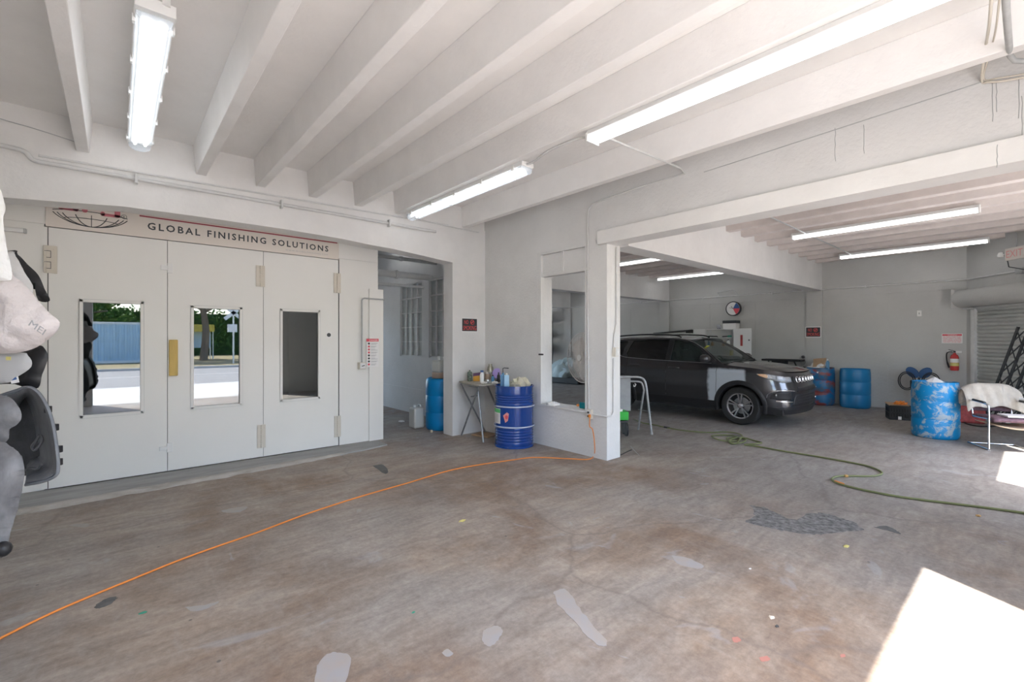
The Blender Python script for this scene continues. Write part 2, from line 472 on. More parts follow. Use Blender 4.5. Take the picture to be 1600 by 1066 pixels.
for i in range(13):
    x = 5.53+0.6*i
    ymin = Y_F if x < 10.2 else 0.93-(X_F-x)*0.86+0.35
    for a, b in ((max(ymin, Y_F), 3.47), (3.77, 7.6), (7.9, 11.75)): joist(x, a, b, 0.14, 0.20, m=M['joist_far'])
# small window in the partition: frame, transom panel, sill
mb = MB()
for a, b in ((4.79, 4.845),): mb.box((X_P0-0.012, a, 0.6), (X_P0+0.06, b+0.03, 2.80))
mb.box((X_P0-0.012, 3.925, 0.6), (X_P0+0.05, 3.955, 2.80))
mb.box((X_P0+0.0, 3.955, 2.475), (X_P0+0.10, 4.82, 2.515))
mb.box((X_P0-0.012, 3.925, 2.80), (X_P0+0.06, 4.875, 2.835))
mb.box((X_P0+0.03, 3.955, 2.515), (X_P0+0.09, 4.82, 2.80))
mb.box((X_P0+0.005, 4.36, 2.515), (X_P0+0.03, 4.40, 2.80))
mb.box((X_P0-0.03, 3.90, 0.575), (X_P0+0.28, 4.89, 0.60))
struct('window_1', mb, M['wall'], bevel=0.003)
# barred steel windows of the corridor
M['frosted'] = mat('painted_glass', (0.46, 0.48, 0.47), 0.35, noise=0.12, nscale=6)
for k, (a, b) in enumerate(cw):
    mb = MB(); z0, z1 = 1.19, 2.76
    x0 = X_P0+0.02
    for y in (a, b-0.03): mb.box((x0, y, z0), (x0+0.05, y+0.03, z1))
    for z in (z0, z1-0.03, 2.42): mb.box((x0, a, z), (x0+0.05, b, z+0.03))
    for i in range(1, 4): mb.box((x0, a+(b-a)*i/4-0.009, z0), (x0+0.03, a+(b-a)*i/4+0.009, z1))
    for i in range(1, 4): mb.box((x0-0.01, a, z0+1.23*i/4), (x0+0.03, b, z0+1.23*i/4+0.018))
    w = struct('window_%d' % (k+2), mb, M['wall'])
    MB().box((x0+0.03, a+0.02, z0+0.02), (x0+0.036, b-0.02, z1-0.02)).build('pane', M['frosted'], w)
# seam in the corridor wall, slab edge and base strip
mb = MB().box((X_P0-0.012, 6.42, 0.0), (X_P0, 12, 0.52))
struct('baseboard_right', mb, M['wall'])

# fine cracks and runs in the paint of the wall over the opening
rnd = random.Random(8); mb = MB()
for u, va, vb in ((1305, 200, 252), (1350, 195, 240), (1551, 130, 190), (1557, 128, 175), (1592, 120, 185), (1597, 150, 216), (1558, 226, 262)):
    pts = []
    n = 7
    for i in range(n):
        p = on_x(u+rnd.uniform(-0.8, 0.8), va+(vb-va)*i/(n-1), X_P0-0.0055 if vb < 255 or u == 1305 else 4.688); pts.append(p)
    mb.tube(pts, 0.0022, 4)
struct('trim_9', mb, M['pipe_grey'])
# ================================================================== OUTSIDE (seen mirrored in the booth windows; bounces daylight in)
M['asphalt'] = mat('road_surface', (0.30, 0.28, 0.265), 0.85, noise=0.10, nscale=0.8, stretch=(0.25, 2.2, 1))
M['apron'] = mat('concrete_apron', (0.60, 0.57, 0.53), 0.8, noise=0.08, nscale=1.2)
M['grass'] = mat('dry_grass', (0.22, 0.20, 0.08), 0.9, col2=(0.36, 0.27, 0.17), nscale=1.6)
M['leaf'] = mat('tree_leaves', (0.05, 0.13, 0.03), 0.6, col2=(0.16, 0.30, 0.07), nscale=4)
M['bark'] = mat('bark', (0.20, 0.15, 0.11), 0.85, noise=0.3, nscale=12, stretch=(1, 1, 0.2))
M['cont_blue'] = mat('container_blue', (0.42, 0.58, 0.72), 0.5, noise=0.10, nscale=3)
M['yellow'] = mat('yellow_sheet', (0.75, 0.58, 0.10), 0.5, noise=0.2, nscale=3)
M['line'] = mat('road_line', (0.8, 0.78, 0.72), 0.7)
struct('sidewalk', MB().box((-16, -6.2, -0.08), (30, Y_F, -0.004)), M['apron'])
struct('yard', MB().prism([(-40, 12.2), (5.02, 12.2), (5.02, 15.2), (60, 15.2), (60, 60), (-40, 60)], [], -0.08, -0.004, lambda a, b, t: (a, b, t)), M['apron'])
struct('road', MB().box((-60, -17.0, -0.10), (80, -6.2, -0.02)), M['asphalt'])
struct('verge', MB().box((-60, -60, -0.10), (80, -17.0, 0.0)), M['grass'])
o = MB().box((-60, -11.7, -0.019), (80, -11.56, -0.013)).build('road_marking', M['line'])
tag(o, None, None, None, 'structure')
o = MB().box((-60, -16.95, -0.019), (80, -16.8, 0.10)).build('kerb', M['apron']); tag(o, None, None, None, 'structure')
# shipping container
def container(x0, x1, y, h, label, m):
    t = thing('shipping_container', label, 'container', ((x0+x1)/2, y, 0))
    mb = MB(); n = int((x1-x0)/0.28); rows = [[], []]
    for i in range(n+1):
        x = x0+(x1-x0)*i/n
        for dx, dy in ((0.0, 0.0), (0.10, 0.0), (0.14, 0.05), (0.24, 0.05)):
            if x+dx > x1: continue
            rows[0].append((x+dx, y+dy, 0.15)); rows[1].append((x+dx, y+dy, h-0.12))
    mb.grid(rows); mb.box((x0, y-2.3, 0.1), (x1, y-0.01, h-0.05))
    mb.build('corrugated_body', m, t)
    mb = MB()
    for x in (x0, x1): mb.box((x-0.08, y-0.1, 0), (x+0.08, y+0.08, h))
    mb.box((x0, y-0.1, h-0.14), (x1, y+0.08, h)); mb.box((x0, y-0.1, 0.02), (x1, y+0.08, 0.18))
    mb.build('frame', M['white'], t)
container(-6.0, 1.7, -26.0, 2.7, 'pale blue corrugated container beyond the road, mirrored in the booth window nearest the hung parts', M['cont_blue'])
container(-16.0, -7.2, -28.0, 2.7, 'pale blue corrugated container farther along the verge, beside the nearer one', M['cont_blue'])
# market tent of blue walls under a yellow top
t = thing('market_stall', 'blue walled stall under a yellow canopy beyond the road', 'stall', (5.2, -30, 0))
MB().box((3.9, -31, 0.9), (5.8, -30.9, 2.2)).build('side_panel', M['cont_blue'], t)
MB().box((3.8, -31.2, 2.2), (5.9, -29.6, 2.75)).build('canopy', M['yellow'], t, bevel=0.05)
mb = MB()
for x in (3.9, 5.8):
    for y in (-31.1, -29.7): mb.cyl((x, y, 0), (x, y, 2.3), 0.04, 8)
mb.build_each('post', M['white'], t)
# railway crossing sign
t = thing('crossing_sign', 'white crossbuck railway sign on a pole beside the road', 'sign', (5.75, -21, 0))
MB().cyl((5.75, -21, 0), (5.75, -21, 3.7), 0.05, 10).build('pole', M['white'], t)
mb = MB()
for s in (-1, 1): mb.obox((5.75, -20.93, 3.3), Vector((0.50, 0, 0.42*s)), (0, 0.012, 0), Vector((-0.07*s, 0, 0.083)))
mb.build('crossbuck', M['white'], t)
MB().box((5.4, -20.95, 2.05), (5.95, -20.92, 2.55)).build('plate', M['paper'], t)
# trees
def tree(x, y, h, r, label, seed):
    rnd = random.Random(seed)
    t = thing('tree', label, 'tree', (x, y, 0), 'trees beyond the road' if False else None)
    mb = MB()
    mb.tube(smooth_path([(x, y, -0.05), (x+0.15, y, h*0.25), (x-0.1, y+0.1, h*0.5), (x, y, h*0.75)], 4), [0.28-0.012*i for i in range(13)], 9)
    for k in range(6):
        a = rnd.uniform(0, 6.28); z = h*rnd.uniform(0.38, 0.6)
        mb.tube(smooth_path([(x, y, z), (x+math.cos(a)*r*0.45, y+math.sin(a)*r*0.45, z+h*0.10), (x+math.cos(a)*r*0.9, y+math.sin(a)*r*0.9, z+h*0.14)], 3), [0.12-0.011*i for i in range(7)], 6)
    mb.build('trunk', M['bark'], t)
    mb = MB(); c = []
    for k in range(26):
        a = rnd.uniform(0, 6.28); q = r*math.sqrt(rnd.random()); c.append((x+math.cos(a)*q, y+math.sin(a)*q, h*rnd.uniform(0.42, 0.95), r*rnd.uniform(0.22, 0.4)))
    for i in range(7000):
        cx, cy, cz, cr = rnd.choice(c)
        d = Vector((rnd.gauss(0, 1), rnd.gauss(0, 1), rnd.gauss(0, 1))).normalized()*cr*rnd.uniform(0.6, 1.0)
        p = Vector((cx, cy, cz))+Vector((d.x, d.y, d.z*0.7))
        a = Vector((rnd.gauss(0, 1), rnd.gauss(0, 1), rnd.gauss(0, 1))).normalized(); b = a.orthogonal().normalized()
        s = rnd.uniform(0.14, 0.28)
        mb.add([p-a*s, p+b*s*0.5, p+a*s, p-b*s*0.5], [(0, 1, 2, 3)])
    mb.build('foliage', M['leaf'], t, fix=False)
tree(-3.2, -33.5, 7.0, 3.6, 'spreading tree behind the container, mirrored in the booth window nearest the hung parts', 1)
tree(4.9, -27.5, 9.0, 3.6, 'tall tree with a pale trunk behind the stall with the yellow canopy', 2)
tree(12.5, -34, 8.0, 4.2, 'broad tree beyond the railway crossing sign, farthest from the containers', 3)
tree(-14, -34, 8.0, 3.6, 'broad tree behind the farther container', 4)

def hedge(x0, x1, y, h, label, seed):
    rnd = random.Random(seed); t = thing('hedge', label, 'hedge', ((x0+x1)/2, y, 0))
    MB().box((x0, y-0.6, 0), (x1, y-0.3, h*0.9)).build('core', mat('hedge_core', (0.03, 0.07, 0.02), 0.9), t)
    mb = MB()
    for i in range(5000):
        p = Vector((rnd.uniform(x0, x1), y-0.25+rnd.uniform(-0.1, 0.35), rnd.uniform(0, h)+0.25*math.sin(rnd.random()*6)))
        a = Vector((rnd.gauss(0, 1), rnd.gauss(0, 1), rnd.gauss(0, 1))).normalized(); b = a.orthogonal().normalized(); s = rnd.uniform(0.12, 0.26)
        mb.add([p-a*s, p+b*s*0.5, p+a*s, p-b*s*0.5], [(0, 1, 2, 3)])
    mb.build('foliage', M['leaf'], t, fix=False)
hedge(-14, 22, -41, 4.6, 'dark green hedge closing the view behind the trees', 9)
# ================================================================== LAMPS AND CONDUITS
def open_strip(x, y0, y1, label, zt=Z_J, group='open two-tube strip lamps', w=0.13, nm='strip_light'):
    """bare two-tube fluorescent strip"""
    t = thing(nm, label, 'ceiling lamp', (x, (y0+y1)/2, zt-0.10), None)
    pr = [(x-w/2, zt-0.045), (x-w/2+0.02, zt), (x+w/2-0.02, zt), (x+w/2, zt-0.045), (x+0.02, zt-0.075), (x-0.02, zt-0.075)]
    MB().prism(pr, [], y0, y1, lambda a, b, q: (a, q, b)).build('housing', M['white'], t, bevel=0.003)
    mb = MB()
    for y in (y0, y1-0.02): mb.box((x-w/2-0.004, y-0.002, zt-0.105), (x+w/2+0.004, y+0.022, zt-0.03))
    mb.build_each('end_cap', M['white_plastic'], t, bevel=0.004)
    for s in (-1, 1):
        MB().cyl((x+s*0.042, y0+0.025, zt-0.085), (x+s*0.042, y1-0.025, zt-0.085), 0.0135, 12).build('tube', M['tube_on'], t, smooth=60)
    return t
def lens_lamp(x, y0, y1, label, zt, w=0.18):
    """sealed lamp with a clear ribbed cover held by clips"""
    t = thing('sealed_strip_light', label, 'ceiling lamp', (x, (y0+y1)/2, zt-0.14))
    mb = MB().box((x-w/2, y0, zt-0.05), (x+w/2, y1, zt))
    mb.build('housing', M['booth_beige'] if False else M['white'], t, bevel=0.012)
    prof = []
    for i in range(9):
        a = math.pi*i/8; prof.append((x-math.cos(a)*w*0.46, zt-0.05-math.sin(a)**0.7*0.075))
    rows = [[(a, y, b) for a, b in prof] for y in (y0+0.02, y1-0.02)]
    mb = MB().grid(rows)
    for y in (y0+0.02, y1-0.02): mb.add([(a, y, b) for a, b in prof], [tuple(range(9))])
    mb.build('cover', M['lens'], t, smooth=40)
    for s in (-1, 1): MB().cyl((x+s*0.04, y0+0.09, zt-0.075), (x+s*0.04, y1-0.09, zt-0.075), 0.0135, 12).build('tube', M['tube_on'], t, smooth=60)
    MB().box((x-w*0.35, y0+0.05, zt-0.058), (x+w*0.35, y1-0.05, zt-0.048)).build('reflector', M['white'], t)
    mb = MB()
    n = 5
    for i in range(n):
        y = y0+0.15+(y1-y0-0.3)*i/(n-1)
        for s in (-1, 1): mb.box((x+s*w/2-0.008, y-0.018, zt-0.07), (x+s*w/2+0.008, y+0.018, zt-0.02))
    mb.build_each('clip', M['white_plastic'], t, bevel=0.002)
    return t
Lz = 3.59
L1 = lens_lamp(0.18, 3.52, 6.00, 'sealed strip lamp with clear cover hanging between joists before the paint booth', Lz, 0.20)
mb = MB().box((0.08, 3.475, 3.525), (0.28, 3.525, 3.60)); mb.build('end_plate', M['white'], L1, bevel=0.004)
mb = MB()
for y in (3.75, 5.75): mb.box((0.165, y-0.01, Lz), (0.195, y+0.01, Z_S))
mb.build_each('hanger', M['pipe'], L1)
lens_lamp(3.24, 3.47, 5.97, 'sealed strip lamp with clear cover under a joist before the plain partition wall', 3.405, 0.17)
open_strip(3.20, 0.22, 2.60, 'bare strip lamp in the nearest bay, linked to the sealed lamp by a short conduit', 3.40, w=0.16)
open_strip(9.02, 0.50, 2.82, 'strip lamp above the parked car front, nearer of two before the cross beam', 3.42)
open_strip(11.98, 0.55, 2.82, 'strip lamp close to the far wall, beside the exit sign', 3.42)
open_strip(9.08, 5.15, 7.35, 'strip lamp behind the cross beam, above the rear of the parked car', 3.42)
open_strip(12.22, 5.2, 7.4, 'strip lamp behind the cross beam close to the clock wall', 3.42)
open_strip(12.2, 9.4, 11.3, 'small distant strip lamp seen through the partition window', 3.42)
open_strip(9.08, 9.2, 11.4, 'strip lamp in the distant bay, hidden deeper behind the second cross beam', 3.42)  # extra lamp out of view, added to lift the dark distant bay
open_strip(4.25, 8.3, 9.6, 'strip lamp on the corridor ceiling beside the paint booth', Z_S)
open_strip(2.1, 9.0, 11.3, 'strip lamp above the roof of the paint booth', 3.44) if False else None

def conduit(path, r, m, label, cat='pipe', name='conduit', clips=None, n=10, sm=None):
    t = None
    mb = MB().tube(path, r, n)
    if clips:
        t = thing(name, label, cat, Vector(path[0]))
        mb.build('tube_run', m, t, smooth=60)
        for c in clips:
            q = MB().obox(c[0], c[1], c[2], c[3]); q.build('clamp', m, t, bevel=0.002)
        return t
    o = mb.build(name, m, smooth=60); tag(o, label, cat); return o
# pair of conduits along the booth beam
yb = Y_W-0.035
pa = on_y(-60, 222, yb); 
P1 = [on_y(-80, 213, yb), on_y(10, 229, yb), on_y(38, 237, yb), on_y(50, 249, yb), on_y(62, 253, yb), on_y(681, 362, yb)]
clips = []
for u in (213, 440, 608):
    v = 253+(u-62)*0.176
    c = on_y(u, v, yb-0.005); clips.append((c, (0.012, 0, 0), (0, 0.035, 0), (0, 0, 0.05)))
conduit(smooth_path(P1[:5], 4)+[P1[5]], 0.020, M['pipe'], 'thick painted pipe with a bend running along the beam over the booth', 'pipe', 'wall_pipe', clips)
mb = MB().tube([on_y(60, 243, Y_W-0.012), on_y(700, 352, Y_W-0.012)], 0.011, 8)
o = mb.build('thin_conduit', M['pipe'], smooth=60); tag(o, 'thin conduit just above the thick pipe on the booth beam', 'pipe')
# conduit from the lamp across to the partition, round the bend and down to the outlet
xw = X_P0-0.014
zc = 3.40-0.02
A = on_z(962, 218, zc); B = on_x(1070, 271, xw); B2 = Vector((xw, B.y, B.z))
pts = [Vector((3.28, A.y, 3.36)), Vector((4.60, B.y-0.02, B.z+0.02)), Vector((xw, B.y, B.z)), on_x(1000, 292, xw), on_x(940, 313, xw), on_x(926, 319, xw), on_x(920, 327, xw), on_x(918.5, 340, xw), on_x(918.5, 500, xw), on_x(920, 640, xw)]
conduit(pts, 0.010, M['pipe'], 'thin conduit bending down the partition beside its window to the outlet', clips=[(on_x(918.5, 420, xw), (0.012, 0, 0), (0, 0.022, 0), (0, 0, 0.012)), (on_x(918.5, 560, xw), (0.012, 0, 0), (0, 0.022, 0), (0, 0, 0.012))])
# outlet box with its horizontal feed
t = thing('outlet_box', 'small beige outlet box low on the partition with the orange cord plugged in', 'outlet', on_x(923, 657, X_P0))
c = on_x(923, 647, X_P0)
MB().box((X_P0-0.045, c.y-0.04, c.z-0.06), (X_P0, c.y+0.04, c.z+0.06)).build('box', M['hinge'], t, bevel=0.004)
MB().box((X_P0-0.05, c.y-0.034, c.z-0.054), (X_P0-0.045, c.y+0.034, c.z+0.054)).build('cover_plate', M['pipe'], t)
mb = MB()
for dz in (-0.025, 0.025): mb.box((X_P0-0.053, c.y-0.016, c.z+dz-0.012), (X_P0-0.05, c.y+0.016, c.z+dz+0.012))
mb.build_each('socket', M['dark_print'], t)
# conduit up the column's side face with a switch box
ys = 3.6-0.014
def col(u, v): return on_y(u, v, ys)
kx = on_y(963.5, 390, ys).x
def cz(v): return on_y(963.5, v, ys).z
px = [Vector((4.70, 3.586, c.z+0.01)), Vector((4.76, ys, c.z+0.0)), Vector((4.82, ys, c.z)), Vector((4.86, ys, c.z+0.05)), Vector((4.865, ys, cz(560)))]
conduit([Vector((xw, c.y-0.04, c.z)), Vector((xw, 3.60, c.z)), Vector((X_P0-0.008, ys, c.z)), *px[2:]], 0.010, M['pipe'], 'thin conduit looping round the column corner from the outlet to the switch box')
conduit([Vector((kx, ys, 2.76)), Vector((kx, ys, cz(505))), Vector((kx-0.05, ys, cz(525))), Vector((kx-0.06, ys, cz(545)))], 0.012, M['pipe'], 'conduit down the narrow face of the column into the switch box')
t = thing('switch_box', 'beige switch box on the narrow face of the column', 'switch', (4.89, 3.6, cz(556)))
MB().box((4.85, 3.55, cz(557)), (4.93, 3.60, cz(543))).build('box', M['hinge'], t, bevel=0.004)
MB().box((4.86, 3.545, cz(556)), (4.92, 3.55, cz(544))).build('cover_plate', M['pipe'], t)
MB().box((4.885, 3.535, cz(551.5)), (4.895, 3.546, cz(548.5))).build('toggle', M['white_plastic'], t)
# feed between the two lamps
conduit(smooth_path([(3.22, 3.49, 3.38), (3.22, 3.38, 3.37), (3.17, 3.1, 3.385), (3.17, 2.8, 3.385), (3.20, 2.62, 3.37)], 5), 0.012, M['pipe'], 'short conduit linking the sealed lamp to the bare strip lamp')
conduit([(3.24, 5.96, 3.38), (3.5, 6.12, 3.37), (3.9, 6.135, 3.36), (4.6, 6.135, 3.35)], 0.009, M['pipe'], 'thin wire conduit from the sealed lamp to the corner of the beam')
# pipes feeding the left lamp from above
mb = MB()
mb.tube([(0.13, 3.54, Lz+0.01), (0.15, 3.3, 3.66), (0.15, Y_F+0.1, 3.68)], 0.014, 8)
o = mb.build('feed_conduit', M['pipe'], smooth=60); tag(o, 'thin conduit running along the ceiling to the lamp before the booth', 'pipe')
mb = MB().box((0.21, Y_F+0.1, 3.66), (0.25, 3.50, 3.70)); mb.box((0.21, 3.46, 3.58), (0.25, 3.50, 3.70))
o = mb.build('support_rail', M['pipe']); tag(o, 'square painted rail along the ceiling ending at the lamp before the booth', 'rail')
# wire from ceiling to the beam, upper left
tag(MB().tube(smooth_path([on_y(-30, 175, 6.14), on_y(5, 187, 6.13), on_y(60, 203, 6.13), on_y(118, 222, 6.13)], 5), 0.004, 6).build('loose_wire', M['pipe_grey']), 'thin loose wire sagging along the booth beam above the thick pipe bend', 'cable')
# cables hanging on the partition, upper right
xk = X_P0-0.03
mb = MB()
g = [on_z(1551, -30, 3.37), on_z(1546, 35, 3.37), on_x(1540, 75, 4.36), on_x(1534, 125, xk), on_x(1545, 128, xk), on_x(1570, 126, xk), on_x(1615, 118, xk)]
mb.tube(smooth_path(g, 5), 0.008, 7)
o = mb.build('hanging_cable', M['hinge'], smooth=60); tag(o, 'beige cable hanging from the joist to the header wall, thicker of two', 'cable')
g2 = [p+Vector((0.005, -0.03, 0.0)) for p in g[:3]]+[on_x(1537, 122, xk), on_x(1560, 122, xk), on_x(1615, 113, xk)]
o = MB().tube(smooth_path(g2, 5), 0.005, 6).build('hanging_cable', M['hinge'], smooth=60); tag(o, 'thin beige cable twisted beside the thicker hanging one', 'cable')
xk2 = X_P0-0.02
mb = MB().tube([on_z(1571, -40, 3.36), on_z(1572, 10, 3.36), on_z(1575, 52, 3.355), on_x(1578, 86, 4.45), on_x(1585, 95, 4.5), on_x(1630, 97, 4.55)], 0.017, 10)
o = mb.build('grey_conduit', M['pipe_grey'], smooth=60); tag(o, 'grey bent conduit crossing the joist beside the hanging beige cables', 'pipe')
o = MB().tube([on_x(1532, 129, X_P0-0.006), on_x(1200, 237, X_P0-0.006), on_x(1100, 269, X_P0-0.006)], 0.004, 6).build('taut_wire', M['pipe_grey']); tag(o, 'thin taut wire running along the wall above the header', 'cable')
# small hook at the lamp row
# conduit along the far wall, turning onto the canted wall
xf = X_F-0.025
def cantp(a, z, out=0.03): return CP+CD*a+CN*out+Vector((0, 0, z))
far_c = [Vector((xf, 15, 2.79)), Vector((xf, 1.0, 2.79)), cantp(0.05, 2.79), cantp(2.9, 2.80)]
conduit(far_c, 0.017, M['pipe'], 'long conduit along the top of the far wall turning onto the shutter wall',
        clips=[(Vector((xf, y, 2.79)), (0.02, 0, 0), (0, 0.015, 0), (0, 0, 0.028)) for y in (2.6, 4.6, 6.5, 8.6, 11)])
o = MB().tube([(xf-0.02, 6.02, 2.82), (xf-0.02, 6.05, 2.92), (xf-0.02, 5.6, 2.96), (xf-0.02, 5.5, 2.82)], 0.010, 6).build('conduit_stub', M['pipe'], smooth=60); tag(o, 'short looped conduit above the wall clock', 'pipe')
o = MB().tube([(xf-0.02, 8.36, 2.82), (xf-0.02, 8.45, 3.0), (xf-0.02, 8.4, 3.38)], 0.012, 6).build('conduit_riser', M['pipe'], smooth=60); tag(o, 'curved conduit rising above the wall cabinets to the ceiling', 'pipe')
# ceiling conduit between the far lamps
o = MB().tube([(6.6, 2.6, 3.385), (8.98, 2.6, 3.385), (11.95, 2.6, 3.385)], 0.011, 8).build('ceiling_conduit', M['pipe_grey'], smooth=60); tag(o, 'conduit under the joists linking the two lamps before the far wall', 'pipe')
# corridor pipes
for k, (z, y, r, lab) in enumerate(((2.78, 7.9, 0.06, 'thick pale pipe crossing the corridor ceiling with a flange at its end'), (2.62, 8.2, 0.03, 'thinner pipe crossing the corridor below the flanged pipe'), (3.2, 7.3, 0.05, 'dark pipe high in the corridor beside the lamp'), (3.05, 7.7, 0.035, 'slim dark pipe high in the corridor under the lamp'))):
    t = thing('overhead_pipe', lab, 'pipe', (3.2, y, z))
    mm = M['pipe'] if k < 2 else M['pipe_grey']
    MB().cyl((2.6, y, z), (4.73, y, z), r, 14).build('tube_run', mm, t, smooth=50)
    mb = MB().cyl((3.95, y, z), (4.0, y, z), r*1.35, 14); mb.build('flange', mm, t, smooth=50)

# ================================================================== SIGNS ON THE WALLS
def no_smoking(o, ex, w, h, label):
    """black sign with a pale border, red NO (symbol) SMOKING"""
    ex = Vector(ex); ez = Vector((0, 0, 1)); nz = ex.cross(ez).normalized(); o = Vector(o)
    t = thing('no_smoking_sign', label, 'sign', o+ex*w/2)
    MB().obox(o+ex*w/2+ez*h/2+nz*0.004, ex*w/2, ez*h/2, nz*0.003).build('plate', M['paper'], t)
    MB().obox(o+ex*w/2+ez*h/2+nz*0.0075, ex*w*0.45, ez*h*0.43, nz*0.001).build('panel', M['dark_print'], t)
    mb = MB(); text_mb(mb, 'NO', o+ex*w*0.17+ez*h*0.55+nz*0.009, ex, ez, w*0.25, h*0.28)
    text_mb(mb, 'SMOKING', o+ex*w*0.10+ez*h*0.14+nz*0.009, ex, ez, w*0.80, h*0.30)
    c = o+ex*w*0.66+ez*h*0.69+nz*0.010
    mb.tube(arc(c, h*0.15, 0, 2*math.pi, 24, ex, ez)[:-1], h*0.022, 5, closed=True)
    mb.bar(c-ex*h*0.1-ez*h*0.1, c+ex*h*0.1+ez*h*0.1, h*0.04, 0.002, nz)
    mb.bar(c-ex*h*0.09, c+ex*h*0.07, h*0.035, 0.002, nz)
    mb.build('lettering', M['sign_red'], t)
    return t
M['sign_red'] = mat('sign_red', (0.85, 0.12, 0.12), 0.5)
a = on_y(720.5, 519, Y_W); b = on_y(746, 496, Y_W)
no_smoking((a.x, Y_W, a.z), (1, 0, 0), b.x-a.x, on_y(733, 496, Y_W).z-on_y(733, 518.5, Y_W).z, 'black and red NO SMOKING sign on the wall between corridor and partition')
a = on_x(1258.5, 527.5, X_F-0.05); b = on_x(1283, 527.5, X_F-0.05)
no_smoking((X_F-0.05, a.y, a.z), (0, -1, 0), a.y-b.y, 0.27, 'black and red NO SMOKING sign on the far wall pilaster above the junk-topped drum')
# warning sign above the extinguisher
a = on_x(1471.5, 536.5, X_F); b = on_x(1504, 536.5, X_F); w = a.y-b.y; h = on_x(1488, 522, X_F).z-on_x(1488, 537, X_F).z
t = thing('warning_sign', 'white notice with a red heading and red lines above the fire extinguisher', 'sign', (X_F, (a.y+b.y)/2, a.z))
MB().box((X_F-0.008, b.y, a.z), (X_F-0.001, a.y, a.z+h)).build('plate', M['paper'], t)
mb = MB().box((X_F-0.0095, b.y+0.01, a.z+h*0.78), (X_F-0.008, a.y-0.01, a.z+h*0.95)); mb.build('heading_band', M['red_print'], t)
mb = MB(); text_mb(mb, 'WARNING', (X_F-0.011, a.y-w*0.28, a.z+h*0.81), (0, -1, 0), (0, 0, 1), w*0.46, h*0.11)
mb.build('heading', M['paper'], t)
mb = MB()
for i, s in enumerate(('ALL EMPLOYEES MUST', 'WEAR SAFETY GLASSES', 'AND MASKS WHILE IN', 'THE PAINT WORK AREA')):
    text_mb(mb, s, (X_F-0.0095, a.y-w*0.06, a.z+h*(0.60-0.17*i)), (0, -1, 0), (0, 0, 1), w*0.88, h*0.11)
mb.build('lettering', M['red_print'], t)
# exit sign on the canted wall, hung on its stem
z0 = 2.94
t = thing('exit_sign', 'white exit sign with faded red letters hanging over the roller shutter', 'sign', cantp(1.45, z0, 0.25))
q = CD
o0 = cantp(1.40, z0, 0.42)
MB().obox(o0+q*0.17+Vector((0, 0, 0.11)), q*0.19, CN*0.02, (0, 0, 0.105)).build('housing', M['booth_beige'], t, bevel=0.006)
mb = MB(); text_mb(mb, 'EXIT', o0+q*0.01+CN*0.022+Vector((0, 0, 0.05)), q, (0, 0, 1), 0.30, 0.12)
M['faded_red'] = mat('faded_red', (0.80, 0.36, 0.34), 0.5)
mb.build('lettering', M['faded_red'], t)
MB().cyl(o0+q*0.17+Vector((0, 0, 0.2)), o0+q*0.17+Vector((0, 0, Z_J-z0)), 0.010, 8).build('stem', M['pipe_grey'], t)
MB().tube([o0+q*(-0.015)+Vector((0, 0, 0.1)), o0+q*(-0.03)+CN*-0.05+Vector((0, 0, -0.1)), cantp(1.28, 2.80, 0.05)], 0.008, 6).build('cable', M['dark_print'], t)
mb = MB()
mb.lathe([(0.0, 0), (0.045, 0.01), (0.05, 0.05), (0.03, 0.09), (0, 0.10)], o0+q*(-0.12)+Vector((0, 0, 0.08)), 16)
mb.cyl(o0+q*(-0.12)+Vector((0, 0, 0.13)), o0+Vector((0, 0, 0.13)), 0.012, 8)
mb.build('lamp_head', M['white_plastic'], t, smooth=50)
# junction box in the conduit
tag(MB().obox(cantp(1.20, 2.79, 0.05), CD*0.07, CN*0.03, (0, 0, 0.05)).build('junction_box', M['pipe_grey'], bevel=0.004), 'grey junction box on the conduit below the exit sign', 'box')
# switch on the far wall
c = on_x(1436.5, 490, X_F)
t = thing('light_switch', 'small white wall switch high on the far wall', 'switch', (X_F, c.y, c.z-0.06))
MB().box((X_F-0.02, c.y-0.04, c.z-0.065), (X_F, c.y+0.04, c.z+0.065)).build('plate', M['white_plastic'], t, bevel=0.005)
MB().box((X_F-0.03, c.y-0.01, c.z-0.02), (X_F-0.02, c.y+0.01, c.z+0.02)).build('toggle', M['pipe_grey'], t)

# roller shutter
M['shutter'] = mat('shutter_grey', (0.66, 0.66, 0.64), 0.5, 0.0, noise=0.06, nscale=4)
t = thing('roller_shutter', 'grey slatted roller shutter with its round hood in the canted corner wall', 'shutter', cantp((sh0+sh1)/2, 0))
rows = []
nsl = 29
prof = []
for i in range(nsl):
    z = 0.02+i*0.075
    for k in range(5): prof.append((-0.03+0.020*math.sin(math.pi*k/4), z+0.060*k/4))
    prof.append((-0.05, z+0.066))
rows = [[cantp(a, z, o) for (o, z) in prof] for a in (sh0+0.02, sh1-0.02)]
MB().grid(rows).build('slat_curtain', M['shutter'], t, smooth=35, solid=0.004)
mb = MB()
for a in (sh0-0.03, sh1-0.05): mb.obox(cantp(a+0.04, 1.08, 0.005), CD*0.045, CN*0.03, (0, 0, 1.08))
mb.build_each('guide_rail', M['pipe'], t, bevel=0.004)
ar = arc(cantp(0.16, 2.38, 0.22), 0.175, 0, 2*math.pi, 28, CN, Vector((0, 0, 1)))[:-1]
ar2 = [p+CD*2.9 for p in ar]
mb = MB().grid([ar, ar2], closed_u=True)
mb.add(ar, [tuple(range(28))]); mb.add(ar2, [tuple(range(28))])
mb.build('hood', M['wall_far'], t, smooth=50)
MB().obox(cantp(0.15, 2.38, 0.20), CD*0.008, CN*0.20, (0, 0, 0.19)).build('end_bracket', M['wall_far'], t)
